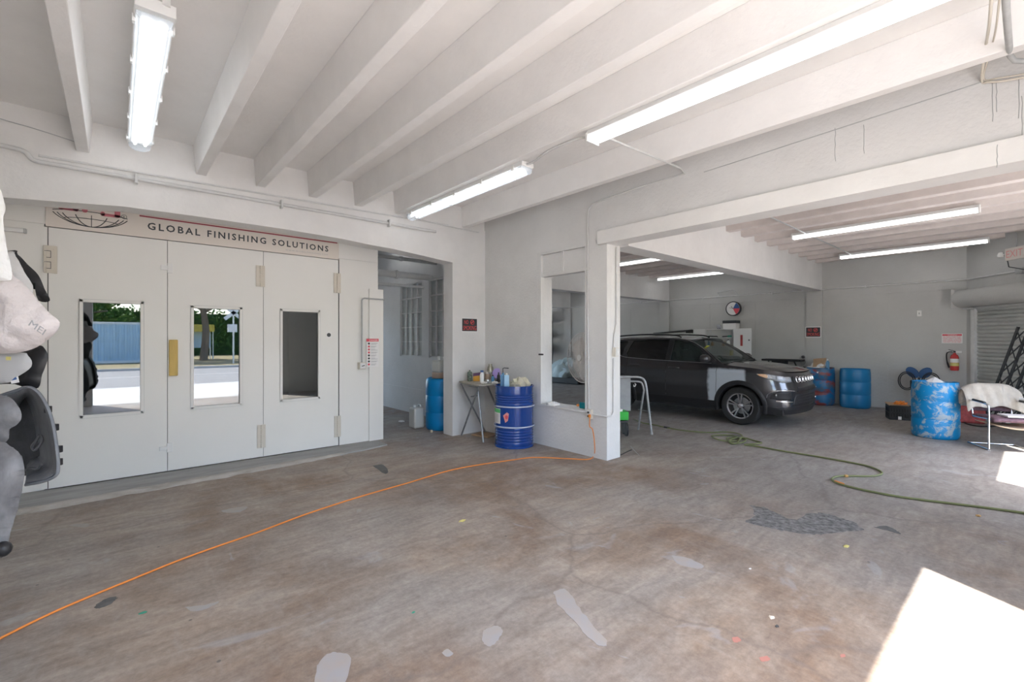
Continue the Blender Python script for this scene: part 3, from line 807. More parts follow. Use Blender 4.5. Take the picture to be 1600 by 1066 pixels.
MB().obox(cantp(1.4, 2.185, 0.05), CD*1.4, CN*0.02, (0, 0, 0.015)).build('lintel_bar', M['pipe'], t)

# ================================================================== FAR WALL OBJECTS
# fire extinguisher
c = on_x(1491.5, 579, X_F-0.09)
ex_x, ex_y, ez0 = X_F-0.10, c.y, on_x(1491.5, 579.5, X_F-0.09).z
t = thing('fire_extinguisher', 'red fire extinguisher hanging on the far wall beside the roller shutter', 'fire extinguisher', (ex_x, ex_y, ez0))
MB().lathe([(0.0, 0), (0.06, 0.005), (0.068, 0.03), (0.068, 0.27), (0.055, 0.32), (0.025, 0.345), (0.022, 0.37), (0, 0.37)], (ex_x, ex_y, ez0), 24).build('cylinder', M['red'], t, smooth=40)
M['label_yellow'] = mat('label_yellow', (0.65, 0.58, 0.20), 0.5)
MB().lathe([(0.0695, 0.17), (0.0695, 0.25)], (ex_x, ex_y, ez0), 24, cap=False, a0=R(110), a1=R(290)).build('label', M['paper'], t)
MB().lathe([(0.0695, 0.10), (0.0695, 0.165)], (ex_x, ex_y, ez0), 24, cap=False, a0=R(110), a1=R(290)).build('label', M['label_yellow'], t)
mb = MB().bar((ex_x, ex_y, ez0+0.375), (ex_x, ex_y, ez0+0.41), 0.03, 0.03); mb.bar((ex_x, ex_y-0.02, ez0+0.40), (ex_x, ex_y+0.09, ez0+0.44), 0.025, 0.01); mb.bar((ex_x, ex_y-0.02, ez0+0.38), (ex_x, ex_y+0.08, ez0+0.385), 0.022, 0.01)
mb.build('valve', M['dark_metal'], t)
MB().tube(smooth_path([(ex_x, ex_y+0.03, ez0+0.39), (ex_x-0.01, ex_y+0.11, ez0+0.37), (ex_x-0.01, ex_y+0.115, ez0+0.22), (ex_x, ex_y+0.08, ez0+0.06)], 5), [0.011]*12+[0.016]*4, 8).build('hose', M['black_plastic'], t, smooth=60)
tag(MB().box((X_F-0.03, ex_y-0.10, ez0+0.37), (X_F, ex_y+0.12, ez0+0.41)).build('wall_bracket', M['white']), 'pale wall bracket holding the fire extinguisher', 'bracket')

# wall clock
c = on_x(1146.5, 482.5, X_F-0.03); rc = 0.205
t = thing('wall_clock', 'round wall clock with a white, blue and red face above the open cabinet', 'clock', (X_F-0.03, c.y, c.z-rc))
MB().lathe([(rc*0.86, -0.04), (rc*0.9, -0.055), (rc, -0.045), (rc, 0.03), (0, 0.03)], (X_F-0.035, c.y, c.z), 40, 'x').build('rim', M['dark_metal'], t, smooth=40)
cc = Vector((X_F-0.079, c.y, c.z))
def wedge(a0, a1, r, off, m, nm):
    p = [cc+Vector((off, 0, 0))]+[cc+Vector((off, -math.cos(a0+(a1-a0)*i/24)*r, math.sin(a0+(a1-a0)*i/24)*r)) for i in range(25)]
    q = [v-Vector((0.003, 0, 0)) for v in p]
    n = len(p); f = [tuple(range(n)), tuple(range(2*n-1, n-1, -1))]+[(i, (i+1) % n, n+(i+1) % n, n+i) for i in range(n)]
    MB().add(p+q, f).build(nm, m, t)
M['blue_face'] = mat('blue_face', (0.05, 0.12, 0.32), 0.5)
wedge(0, 2*math.pi, rc*0.88, 0.0, M['paper'], 'dial')
wedge(R(0), R(62), rc*0.86, -0.004, M['blue_face'], 'blue_sector')
wedge(R(-62), R(0), rc*0.86, -0.004, M['red_print'], 'red_sector')
mb = MB().bar(cc+Vector((-0.012, 0, 0)), cc+Vector((-0.012, 0.05, 0.07)), 0.012, 0.002, (1, 0, 0)); mb.bar(cc+Vector((-0.013, 0, 0)), cc+Vector((-0.013, 0.10, 0.03)), 0.008, 0.002, (1, 0, 0))
mb.build_each('hand', M['dark_print'], t)

# open steel wall cabinet
yc0, yc1 = on_x(1146.5, 540, X_F-0.35).y, on_x(1103, 540, X_F-0.35).y
zb, zt = 1.10, on_x(1125, 514, X_F-0.35).z
t = thing('wall_cabinet', 'open white steel wall cabinet with shelves of supplies behind the car hood', 'cabinet', (X_F-0.17, (yc0+yc1)/2, zb))
mb = MB()
x0, x1 = X_F-0.35, X_F-0.01
mb.box((x1-0.01, yc0, zb), (x1, yc1, zt))
mb.box((x0, yc0, zb), (x1, yc0+0.012, zt)); mb.box((x0, yc1-0.012, zb), (x1, yc1, zt)); mb.box((x0, yc0, zb), (x1, yc1, zb+0.012)); mb.box((x0, yc0, zt-0.02), (x1, yc1, zt))
mb.build('body', M['white'], t)
shelf_z = [zb+0.012, zb+(zt-zb)*0.36, zb+(zt-zb)*0.68]
for z in shelf_z[1:]: MB().box((x0+0.01, yc0+0.012, z-0.012), (x1-0.01, yc1-0.012, z)).build('shelf', M['white'], t)
yr = on_x(1174.5, 540, X_F-0.36).y
d = MB().box((x0-0.025, yr, zb), (x0-0.005, yc0-0.003, zt+0.0)).build('door', M['white'], t, bevel=0.004)
q = (yr+yc0)/2
MB().box((x0-0.028, q-0.01, zb+0.28), (x0-0.0255, q+0.05, zb+0.58)).build('label', M['red_dull'], d)
MB().cyl((x0-0.04, yr+0.06, zb+0.44), (x0-0.02, yr+0.06, zb+0.44), 0.018, 10).build('knob', M['dark_print'], d)
yl = on_x(1083.5, 540, X_F-0.36).y
MB().box((x0-0.025, yc1+0.003, zb), (x0-0.005, yl, zt)).build('door', M['white'], t, bevel=0.004)
# what stands in it
xm = X_F-0.24
M['bottle_blue'] = mat('bottle_blue', (0.12, 0.30, 0.50), 0.3)
M['green_thing'] = mat('green_plastic', (0.05, 0.30, 0.20), 0.4)
M['amber'] = mat('amber_plastic', (0.55, 0.32, 0.10), 0.4)
M['silver'] = mat('silver_tin', (0.62, 0.62, 0.60), 0.3, 0.9)
def bottle(x, y, z, r, h, m, mcap, label, name='bottle', cat='bottle', group=None, neck=0.35):
    t = thing(name, label, cat, (x, y, z), group)
    MB().lathe([(0, 0), (r*0.95, 0), (r, r*0.15), (r, h*0.62), (r*0.85, h*0.72), (r*neck, h*0.82), (r*neck, h*0.88), (0, h*0.88)], (x, y, z), 20).build('body', m, t, smooth=40)
    MB().lathe([(0, h*0.86), (r*neck*1.25, h*0.86), (r*neck*1.25, h), (0, h)], (x, y, z), 16).build('cap', mcap, t, smooth=40)
    return t
def tin(x, y, z, r, h, m, label, name='tin_can', cat='can', group=None, band=None):
    t = thing(name, label, cat, (x, y, z), group)
    MB().lathe([(0, 0), (r, 0), (r*1.03, 0.004), (r, 0.008), (r, h-0.008), (r*1.03, h-0.004), (r*0.97, h), (r*0.93, h-0.006), (0, h-0.006)], (x, y, z), 24).build('body', m, t, smooth=40)
    if band is not None: MB().lathe([(r*1.01, h*0.2), (r*1.01, h*0.8)], (x, y, z), 24, cap=False).build('label', band, t, smooth=40)
    return t
def yb_(u): return on_x(u, 540, xm).y
z1, z2 = shelf_z[1], shelf_z[2]
sp = [(1107, z1, 'bottle_blue', 0.035, 0.16), (1113, z1, 'amber', 0.04, 0.14), (1119, z1, 'white_plastic', 0.035, 0.17), (1138, z1, 'white_plastic', 0.04, 0.19)]
labs = ['small blue bottle at the left on the middle cabinet shelf', 'amber bottle on the middle cabinet shelf', 'white bottle with a dark cap on the middle cabinet shelf, left of centre', 'white bottle at the right of the middle cabinet shelf']
for (u, z, mm, r, h), lb in zip(sp, labs): bottle(xm, yb_(u), z, r, h, M[mm], M['dark_print'], lb)
tin(xm, yb_(1131), z1, 0.045, 0.13, M['amber'], 'short brown can between the bottles on the middle cabinet shelf')
tin(xm, yb_(1143), shelf_z[0], 0.05, 0.15, M['label_yellow'], 'yellow can at the right end of the lowest cabinet shelf')
t = thing('spray_gun', 'dark spray gun lying on the top shelf of the open cabinet', 'tool', (xm, yb_(1112), z2))
y = yb_(1112)
MB().bar((xm, y+0.1, z2+0.035), (xm, y-0.16, z2+0.03), 0.03, 0.03).build('body', M['dark_metal'], t, bevel=0.006)
MB().bar((xm, y-0.12, z2+0.04), (xm+0.02, y-0.17, z2+0.008), 0.025, 0.02).build('grip', M['black_plastic'], t, bevel=0.004)
t = thing('hand_sander', 'green handled tool lying at the right of the top cabinet shelf', 'tool', (xm, yb_(1137), z2))
y = yb_(1137)
MB().bar((xm, y+0.15, z2+0.025), (xm, y-0.0, z2+0.03), 0.03, 0.03).build('shaft', M['dark_metal'], t, bevel=0.006)
MB().bar((xm, y, z2+0.03), (xm, y-0.11, z2+0.035), 0.045, 0.05).build('handle', M['green_thing'], t, bevel=0.012)
# on top of it
t = thing('storage_box', 'white box with a black lid on top of the open wall cabinet', 'box', (xm, yb_(1141), zt))
yA, yB = on_x(1131, 510, x0+0.1).y, on_x(1151, 510, x0+0.1).y
MB().box((x0+0.04, yB, zt), (x1-0.04, yA, zt+0.15)).build('carton', M['paper'], t, bevel=0.004)
MB().box((x0+0.03, yB-0.01, zt+0.15), (x1-0.03, yA+0.01, zt+0.23)).build('lid', M['dark_print'], t, bevel=0.006)
t = thing('round_gauge', 'small round silver gauge on top of the wall cabinet beside the box', 'gauge', (x0+0.12, yb_(1124), zt))
yy = on_x(1123.5, 511, x0+0.12).y
MB().lathe([(0, -0.02), (0.06, -0.02), (0.065, 0), (0.06, 0.02), (0, 0.02)], (x0+0.12, yy, zt+0.07), 24, 'x').build('case', M['chrome'], t, smooth=40)
MB().box((x0+0.08, yy-0.04, zt), (x0+0.16, yy+0.04, zt+0.012)).build('foot', M['dark_metal'], t)
# lower white cabinet at its left with a dark panel on top
ya, yb2 = on_x(1082, 525, X_F-0.45).y, on_x(1030, 525, X_F-0.45).y
zt2 = on_x(1056, 521, X_F-0.45).z
t = thing('base_cabinet', 'low white cabinet behind the car roof, left of the open wall cabinet', 'cabinet', (X_F-0.23, (ya+yb2)/2, 0))
MB().box((X_F-0.45, ya+0.05, 0.0), (X_F-0.02, yb2, zt2)).build('body', M['white'], t, bevel=0.005)
for i in range(2):
    w = (yb2-ya-0.05)/2
    dd = MB().box((X_F-0.468, ya+0.06+w*i, 0.08), (X_F-0.45, ya+0.04+w*(i+1), zt2-0.04)).build('door', M['white'], t, bevel=0.003)
    MB().box((X_F-0.48, ya+0.1+w*i, 1.0), (X_F-0.468, ya+0.12+w*i, 1.12)).build('handle', M['metal'], dd)
mb = MB().add([Vector((X_F-0.55, yb2+0.15, zt2+0.005)), Vector((X_F-0.1, yb2+0.1, zt2+0.005)), Vector((X_F-0.1, ya+0.02, zt2+0.07)), Vector((X_F-0.55, ya+0.02, zt2+0.07)),
               Vector((X_F-0.55, yb2+0.15, zt2+0.02)), Vector((X_F-0.1, yb2+0.1, zt2+0.02)), Vector((X_F-0.1, ya+0.02, zt2+0.10)), Vector((X_F-0.55, ya+0.02, zt2+0.10))],
              [(0, 1, 2, 3), (7, 6, 5, 4), (0, 4, 5, 1), (1, 5, 6, 2), (2, 6, 7, 3), (3, 7, 4, 0)])
t = thing('trim_panel', 'long dark trim panel lying on the low white cabinet behind the car roof', 'panel', (X_F-0.3, (ya+yb2)/2, zt2))
mb.build('panel', M['black_plastic'], t)
MB().box((X_F-0.5, ya+0.1, zt2), (X_F-0.15, ya+0.18, zt2+0.075)).build('bracket', M['dark_metal'], t)
# black shelf on the far wall
ya, yb2 = on_x(1190, 563, X_F-0.35).y, on_x(1250.5, 563, X_F-0.35).y
zs = on_x(1220, 563, X_F-0.35).z
t = thing('wall_shelf', 'black shelf on the far wall above the car hood', 'shelf', (X_F-0.18, (ya+yb2)/2, zs-0.04))
MB().box((X_F-0.36, yb2, zs-0.025), (X_F-0.01, ya, zs+0.025)).build('board', M['black_plastic'], t, bevel=0.003)
mb = MB()
for y in (yb2+0.15, ya-0.15): mb.bar((X_F-0.30, y, zs-0.03), (X_F-0.01, y, zs-0.25), 0.02, 0.03)
mb.build_each('bracket', M['dark_metal'], t)
tag(MB().box((X_F-0.33, on_x(1226, 563, X_F-0.3).y, zs-0.14), (X_F-0.06, on_x(1206, 563, X_F-0.3).y, zs-0.025)).build('amplifier_box', M['black_plastic'], bevel=0.005), 'black box hung under the black wall shelf', 'box')
# bundle of clamps and cable on the pilaster
c = on_x(1255, 568, X_F-0.1)
t = thing('air_regulator', 'grey air regulator with looped lines on the far wall by the pilaster', 'regulator', (X_F-0.05, c.y, c.z-0.3))
mb = MB().lathe([(0, 0), (0.03, 0), (0.035, 0.05), (0.03, 0.12), (0.012, 0.13), (0.012, 0.18), (0, 0.18)], (X_F-0.06, c.y+0.02, c.z-0.28), 16)
mb.lathe([(0, 0), (0.03, 0), (0.035, 0.05), (0.03, 0.12), (0.012, 0.13), (0.012, 0.18), (0, 0.18)], (X_F-0.06, c.y+0.12, c.z-0.28), 16)
mb.build_each('filter_bowl', M['metal'], t, smooth=40)
MB().box((X_F-0.07, c.y-0.02, c.z-0.12), (X_F, c.y+0.17, c.z-0.08)).build('manifold', M['dark_metal'], t)
MB().tube(smooth_path([(X_F-0.06, c.y+0.02, c.z-0.1), (X_F-0.08, c.y-0.06, c.z+0.1), (X_F-0.08, c.y-0.02, c.z+0.2), (X_F-0.08, c.y+0.08, c.z+0.12), (X_F-0.06, c.y+0.0, c.z-0.2), (X_F-0.06, c.y-0.06, c.z-0.45)], 6), 0.008, 7).build('air_line', M['pipe_grey'], t, smooth=60)
mb = MB().lathe([(0, -0.015), (0.04, -0.015), (0.04, 0.015), (0, 0.015)], (X_F-0.1, c.y, c.z+0.16), 18, 'x'); mb.build('gauge', M['chrome'], t)
# ================================================================== PAINT BOOTH
YB = 6.62
M['mirror_glass'] = None
def booth_glass():
    m = bpy.data.materials.new('window_glass'); m.use_nodes = True
    n = m.node_tree.nodes; l = m.node_tree.links; n.clear()
    out = n.new('ShaderNodeOutputMaterial'); mx = n.new('ShaderNodeMixShader')
    g = n.new('ShaderNodeBsdfGlossy'); g.inputs['Roughness'].default_value = 0.0; g.inputs['Color'].default_value = (0.95, 0.97, 1.0, 1)
    t = n.new('ShaderNodeBsdfTransparent'); t.inputs['Color'].default_value = (0.55, 0.62, 0.64, 1)
    mx.inputs[0].default_value = 0.13
    l.new(t.outputs[0], mx.inputs[1]); l.new(g.outputs[0], mx.inputs[2]); l.new(mx.outputs[0], out.inputs[0])
    return m
M['mirror_glass'] = booth_glass()
M['booth_in'] = mat('booth_interior', (0.62, 0.64, 0.64), 0.5)
t = thing('paint_booth', 'large off-white paint spray booth with three windowed doors in the back wall', 'paint booth', (1.0, YB, 0))
BOOTH = t
xr = on_y(590.5, 450, YB).x; xr2 = on_y(597.5, 600, YB).x
zd = 2.70                                     # top of the doors
u_d = [75.5, 261.5, 411, 528]
xd = [on_y(u, 600, YB).x for u in u_d]
# panels round the doors
mb = MB().box((X_L+0.01, YB, 0.02), (xd[0]-0.03, YB+0.06, 2.728)); mb.build('side_panel', M['booth'], t)
mb = MB().box((xd[3]+0.02, YB, 0.02), (xr, YB+0.06, 2.728)); mb.build('side_panel', M['booth'], t)
zz = on_y(594, 453, YB).z
MB().box((xr-0.15, YB-0.03, 0.02), (xr2, YB+0.03, zz)).build('corner_post', M['booth'], t)
MB().box((X_L+0.01, YB, 2.73), (xr, YB+0.06, 3.10)).build('header_panel', M['booth'], t)
MB().box((xd[0]-0.05, YB-0.012, 0.03), (xd[0]-0.006, YB, 2.70)).build('jamb', M['booth'], t)
MB().box((X_L+0.01, YB+0.06, 0.02), (xr, YB+0.09, 0.06)).build('sill', M['pipe_grey'], t)
mb = MB().box((X_L+0.01, 11.2, 0.02), (xr, 11.26, 3.05)); mb.box((xr-0.06, YB+0.06, 0.02), (xr, 11.2, 3.05)); mb.box((X_L+0.01, YB+0.06, 0.02), (X_L+0.07, 11.2, 3.05)); mb.box((X_L+0.01, YB+0.06, 2.99), (xr, 11.2, 3.05))
mb.build('shell', M['booth_in'], t)
MB().box((X_L+0.07, YB+0.09, 0.0), (xr-0.06, 11.2, 0.02)).build('booth_floor', M['pipe_grey'], t)
# doors
win = [((128.5, 220.5), (471, 650.5)), ((302, 375.5), (480.5, 637)), ((441, 498), (485.5, 625.5))]
doors = []
for k in range(3):
    xa, xb = xd[k]+0.003, xd[k+1]-0.003
    (ua, ub), (va, vb) = win[k]
    wx0, wx1 = on_y(ua, 550, YB-0.03).x, on_y(ub, 550, YB-0.03).x
    um = (ua+ub)/2
    wz1, wz0 = on_y(ua, va, YB-0.03).z, on_y(ua, vb, YB-0.03).z
    d = MB().prism([(xa, 0.03), (xb, 0.03), (xb, zd-0.002), (xa, zd-0.002)], [[(wx0, wz0), (wx1, wz0), (wx1, wz1), (wx0, wz1)]], YB-0.02, YB+0.03, lambda a, b, q: (a, q, b)).build('door', M['booth'], t)
    fw = 0.022
    mb = MB()
    for a, b, c_, e in ((wx0-fw, wx0+0.006, wz0-fw, wz1+fw), (wx1-0.006, wx1+fw, wz0-fw, wz1+fw), (wx0-fw, wx1+fw, wz1-0.006, wz1+fw), (wx0-fw, wx1+fw, wz0-fw, wz0+0.006)): mb.box((a, YB-0.032, c_), (b, YB-0.018, e))
    mb.build('window_frame', M['booth'], d, bevel=0.003)
    mb = MB()
    for a, b, c_, e in ((wx0, wx0+0.008, wz0, wz1), (wx1-0.008, wx1, wz0, wz1), (wx0, wx1, wz1-0.008, wz1), (wx0, wx1, wz0, wz0+0.008)): mb.box((a, YB-0.004, c_), (b, YB+0.004, e))
    for a, b, c_, e in ((wx0-fw-0.004, wx0-fw, wz0-fw-0.004, wz1+fw), (wx1+fw, wx1+fw+0.005, wz0-fw, wz1+fw), (wx0-fw, wx1+fw, wz1+fw, wz1+fw+0.004), (wx0-fw, wx1+fw, wz0-fw-0.006, wz0-fw)): mb.box((a, YB-0.024, c_), (b, YB-0.019, e))  # outer grey strips stand for the shadow line round the frame
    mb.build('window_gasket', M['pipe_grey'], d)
    MB().box((wx0, YB+0.004, wz0), (wx1, YB+0.010, wz1)).build('window_pane', M['mirror_glass'], d)
    doors.append((d, xa, xb))
# dark seams between the leaves
mb = MB()
for x in xd: mb.box((x-0.006, YB-0.005, 0.03), (x+0.007, YB+0.02, zd))
mb.box((xd[0], YB+0.004, zd-0.003), (xd[3], YB+0.02, zd+0.002))
mb.build('door_seal', M['seam'], t)
def hinge(u0, u1, v0, v1, d, both=True):
    a = on_y(u0, (v0+v1)/2, YB-0.03); b = on_y(u1, (v0+v1)/2, YB-0.03)
    zt_, zb_ = on_y((u0+u1)/2, v0, YB-0.03).z, on_y((u0+u1)/2, v1, YB-0.03).z
    mb = MB().box((a.x, YB-0.034, zb_), (b.x, YB-0.022, zt_))
    n = 5; xm_ = (a.x+b.x)/2 if both else a.x+0.01
    for i in range(n):
        z0_ = zb_+(zt_-zb_)*i/n+0.003; z1_ = zb_+(zt_-zb_)*(i+1)/n-0.003
        mb.cyl((xm_, YB-0.036, z0_), (xm_, YB-0.036, z1_), 0.011, 10)
    for zz_ in (0.12, 0.5, 0.88):
        for x in ((a.x*0.88+b.x*0.12, a.x*0.12+b.x*0.88) if both else (a.x*0.25+b.x*0.75,)):
            mb.cyl((x, YB-0.038, zb_+(zt_-zb_)*zz_), (x, YB-0.030, zb_+(zt_-zb_)*zz_), 0.007, 8)
    mb.build('hinge', M['hinge'], d, bevel=0.0015)
hinge(68, 89.5, 384, 427, doors[0][0], both=False)
mb = MB(); zA, zB = on_y(70, 384, YB).z, on_y(70, 427, YB).z; xA = on_y(69, 400, YB-0.03).x
for f0, f1 in ((0.2, 0.42), (0.6, 0.82)):
    z0_, z1_ = zA+(zB-zA)*f0, zA+(zB-zA)*f1
    mb.box((xA, YB-0.0362, z0_), (xA+0.05, YB-0.034, z0_+0.006)); mb.box((xA, YB-0.0362, z1_-0.006), (xA+0.05, YB-0.034, z1_)); mb.box((xA+0.045, YB-0.0362, z1_), (xA+0.05, YB-0.034, z0_))
mb.build('hinge_slot', M['seam'], doors[0][0])
hinge(400, 414, 415, 448, doors[1][0]); hinge(402, 415, 664, 700, doors[1][0])
hinge(521.5, 532.5, 427, 458, doors[2][0]); hinge(522.5, 532.5, 650, 683, doors[2][0])
def latch(u0, u1, v0, v1, d):
    a = on_y(u0, (v0+v1)/2, YB-0.03); b = on_y(u1, (v0+v1)/2, YB-0.03); zt_, zb_ = on_y(u0, v0, YB-0.03).z, on_y(u0, v1, YB-0.03).z
    mb = MB().box((a.x, YB-0.045, zb_+0.01), (a.x*0.4+b.x*0.6, YB-0.02, zt_-0.01)); mb.box((a.x*0.45+b.x*0.55, YB-0.033, zb_-0.02), (b.x, YB-0.02, zt_+0.02))
    mb.build('latch', M['white'], d, bevel=0.003)
latch(251, 270, 413, 423, doors[0][0]); latch(249, 270, 697, 706, doors[0][0])
# wooden pull
a = on_y(264, 560, YB-0.04); b = on_y(278, 560, YB-0.04); z1_, z0_ = on_y(271, 531, YB-0.04).z, on_y(271, 587.5, YB-0.04).z
mb = MB().box((a.x, YB-0.05, z0_), (b.x, YB-0.02, z1_)); mb.build('pull_handle', M['yellow_wood'], doors[1][0], bevel=0.008)
# stickers
a = on_y(509.5, 524, YB-0.02); b = on_y(518, 524, YB-0.02)
s = MB().box((a.x, YB-0.0225, on_y(513, 528.5, YB-0.02).z), (b.x, YB-0.0205, on_y(513, 519, YB-0.02).z)).build('sticker', M['paper'], doors[2][0])
mb = MB(); cs = Vector(((a.x+b.x)/2, YB-0.0235, on_y(513, 523.5, YB-0.02).z)); mb.lathe([(0, -0.0005), (0.028, -0.0005), (0.028, 0.0005), (0, 0.0005)], cs, 20, 'y'); mb.build('badge', M['dark_print'], doors[2][0])
# name board
x0_, x1_ = on_y(71, 340, YB-0.02).x, on_y(529.5, 390, YB-0.02).x
zb_ = 2.706; zt_ = 3.06
bd = MB().box((x0_, YB-0.022, zb_), (x1_, YB, zt_)).build('name_board', M['booth_beige'], t, bevel=0.002)
yy = YB-0.0235
def bx(u, v): return on_y(u, v, YB-0.022)
mb = MB(); a, b = bx(230.5, 358), bx(513, 393)
hh = 0.082
text_mb(mb, 'GLOBAL FINISHING SOLUTIONS', (a.x, yy, a.z-0.005), (1, 0, 0), (0, 0, 1), b.x-a.x, hh, spacing=1.35, depth=0.0005, bold=0.022)
mb.build('lettering', M['dark_print'], bd)
mb = MB(); a, b = bx(446, 391), bx(512, 399)
text_mb(mb, 'WWW.GLOBALFINISHING.COM', (a.x, yy, a.z-0.005), (1, 0, 0), (0, 0, 1), b.x-a.x, 0.020, spacing=1.2, depth=0.0005)
mb.build('web_address', M['grey_print'], bd)
mb = MB(); a, b = bx(218, 334), bx(527, 378)
mb.box((a.x, yy-0.0005, 2.935), (b.x, yy+0.001, 2.950)); mb.build('red_rule', mat('maroon_print', (0.34, 0.045, 0.07), 0.5), bd)
# globe and initials
cg = bx(143, 330); 
mb = MB()
def el(rx, rz, a0, a1, dz=0, lw=0.004, n=24):
    mb.tube([(cg.x+rx*math.cos(a0+(a1-a0)*i/n), yy, 2.965+dz+rz*math.sin(a0+(a1-a0)*i/n)) for i in range(n+1)], lw, 4)
for rx in (0.33, 0.295, 0.25, 0.14): el(rx, 0.215, R(208), R(332), 0, 0.0038)
mb.box((cg.x-0.003, yy-0.001, 2.75), (cg.x+0.003, yy+0.001, 2.875))
el(0.34, 0.05, R(30), R(150), -0.105, 0.0035); el(0.24, 0.035, R(25), R(155), -0.165, 0.003)
mb.build('globe_mark', M['dark_print'], bd)
mb = MB(); a = bx(93, 325)
def lbar(u0, u1, z0, z1):
    xa_, xb_ = bx(u0, 330).x, bx(u1, 330).x; c2 = min(0.012, (xb_-xa_)*0.3)
    pl_ = [(xa_+c2, z0), (xb_-c2, z0), (xb_, z0+c2), (xb_, z1-c2), (xb_-c2, z1), (xa_+c2, z1), (xa_, z1-c2), (xa_, z0+c2)]
    mb.prism(pl_, [], yy-0.002, yy+0.001, lambda p_, q_, r_: (p_, r_, q_))
for q4 in ((92, 123, 2.896, 2.930), (91, 100, 2.896, 3.05), (114, 123, 2.896, 2.975), (92, 123, 3.02, 3.05),
           (128, 137, 2.896, 3.05), (128, 152, 3.02, 3.05), (128, 148, 2.955, 2.98),
           (157, 188, 2.885, 2.915), (179, 188, 2.885, 2.975), (157, 188, 2.95, 2.975), (157, 166, 2.95, 3.05), (157, 188, 3.02, 3.05), (157, 164, 2.885, 2.93)): lbar(*q4)
mb.build('initials', mat('faded_red_print', (0.66, 0.20, 0.24), 0.5), bd)
mb = MB(); c_ = bx(194, 339); mb.tube(arc((c_.x, yy, c_.z), 0.022, 0, 2*math.pi, 20, (1, 0, 0), (0, 0, 1))[:-1], 0.002, 4, closed=True)
text_mb(mb, 'R', (c_.x-0.008, yy, c_.z-0.010), (1, 0, 0), (0, 0, 1), 0.016, 0.02); mb.build('registered_mark', M['dark_print'], bd)
# danger notice
a, b = on_y(572.5, 573, YB-0.035), on_y(591.5, 573, YB-0.035); zt_ = on_y(582, 529.5, YB-0.035).z; zb_ = on_y(582, 573.5, YB-0.035).z
w, h = b.x-a.x, zt_-zb_
t2 = thing('danger_notice', 'white safety notice with a red DANGER heading on the booth beside the switch', 'notice', ((a.x+b.x)/2, YB-0.035, zb_))
YN = YB-0.034
MB().box((a.x, YN-0.002, zb_), (b.x, YN, zt_)).build('sheet', M['paper'], t2)
MB().box((a.x, YN-0.003, zt_-h*0.10), (b.x, YN-0.002, zt_)).build('heading_band', M['red_print'], t2)
mb = MB(); text_mb(mb, 'DANGER', (a.x+w*0.25, YN-0.0035, zt_-h*0.085), (1, 0, 0), (0, 0, 1), w*0.68, h*0.06, depth=0.0005); mb.build('heading', M['paper'], t2)
mb = MB()
for i in range(8):
    z = zt_-h*(0.17+0.105*i)
    for j in range(2): mb.box((a.x+w*0.38, YN-0.003, z-j*0.014), (a.x+w*(0.92-0.1*((i+j) % 3)), YN-0.002, z-j*0.014+0.006))
mb.build('text_lines', M['grey_print'], t2)
for i in range(8):
    z = zt_-h*(0.17+0.105*i)
    mb = MB().lathe([(0, -0.0005), (0.016, -0.0005), (0.016, 0.0005), (0, 0.0005)], (a.x+w*0.2, YN-0.0028, z), 14, 'y')
    mb.build('symbol', M['red_print'] if i in (1, 2, 3, 7) else M['dark_print'], t2)
# switch on its conduit
YS = YB-0.034
a = on_y(565, 572, YS); zc_ = a.z
t2 = thing('booth_switch', 'square switch box at the foot of a bent conduit on the booth', 'switch', (a.x, YS, zc_-0.08))
MB().box((a.x-0.05, YS-0.05, zc_-0.045), (a.x+0.05, YS+0.034, zc_+0.055)).build('box', M['hinge'], t2, bevel=0.005)
MB().box((a.x-0.04, YS-0.056, zc_-0.035), (a.x+0.04, YS-0.05, zc_+0.045)).build('cover_plate', M['white'], t2)
MB().bar((a.x-0.02, YS-0.062, zc_), (a.x+0.02, YS-0.062, zc_+0.01), 0.012, 0.01).build('toggle', M['dark_print'], t2)
k = on_y(565, 466, YS)
e = on_y(600.5, 465, YS)
MB().tube([(a.x, YS-0.01, zc_+0.05), (a.x, YS-0.01, k.z-0.04), (a.x+0.012, YS-0.01, k.z-0.012), (a.x+0.04, YS-0.01, k.z), (e.x, YS-0.01, k.z)], 0.011, 10).build('conduit', M['pipe_grey'], t2, smooth=60)
# small lamp bar on the left panel
a, b = on_y(-10, 357, YB), on_y(39.5, 362, YB)
t2 = thing('lamp_bar', 'short white lamp bar on the booth panel above the hung parts', 'lamp', (a.x, YB, a.z-0.03))
MB().box((max(a.x, X_L+0.02), YB-0.05, b.z-0.02), (b.x, YB, b.z+0.02)).build('housing', M['white'], t2, bevel=0.008)
MB().box((b.x-0.01, YB-0.052, b.z-0.022), (b.x+0.012, YB, b.z+0.022)).build('end_cap', M['pipe_grey'], t2, bevel=0.004)
# concrete threshold in front of the booth, with a broken edge
rnd = random.Random(5)
top = [(X_L, YB-0.005), (3.0, YB-0.005), (3.0, YB-0.38)]
edge = []
x = 2.6
while x > X_L+0.03:
    yb0 = 6.02 + (x-0.5)*0.055
    edge.append((x, yb0+rnd.uniform(-0.03, 0.03))); x -= rnd.uniform(0.05, 0.12)
edge.append((X_L, 5.9))
poly = top+edge
mb = MB().prism(poly, [], 0.0, 0.018, lambda a, b, q: (a, b, q))
M['threshold'] = mat('threshold_concrete', (0.33, 0.33, 0.32), 0.8, noise=0.14, nscale=3, stretch=(0.6, 2.5, 1), bump=0.4, bscale=20)
struct('trim_7', mb, M['threshold'])
M['mortar'] = mat('crumbled_mortar', (0.38, 0.35, 0.31), 0.9, col2=(0.50, 0.475, 0.44), nscale=9, bump=0.8, bscale=24, stretch=(0.5, 1.4, 1))
mb = MB(); rows = [[], [], [], []]
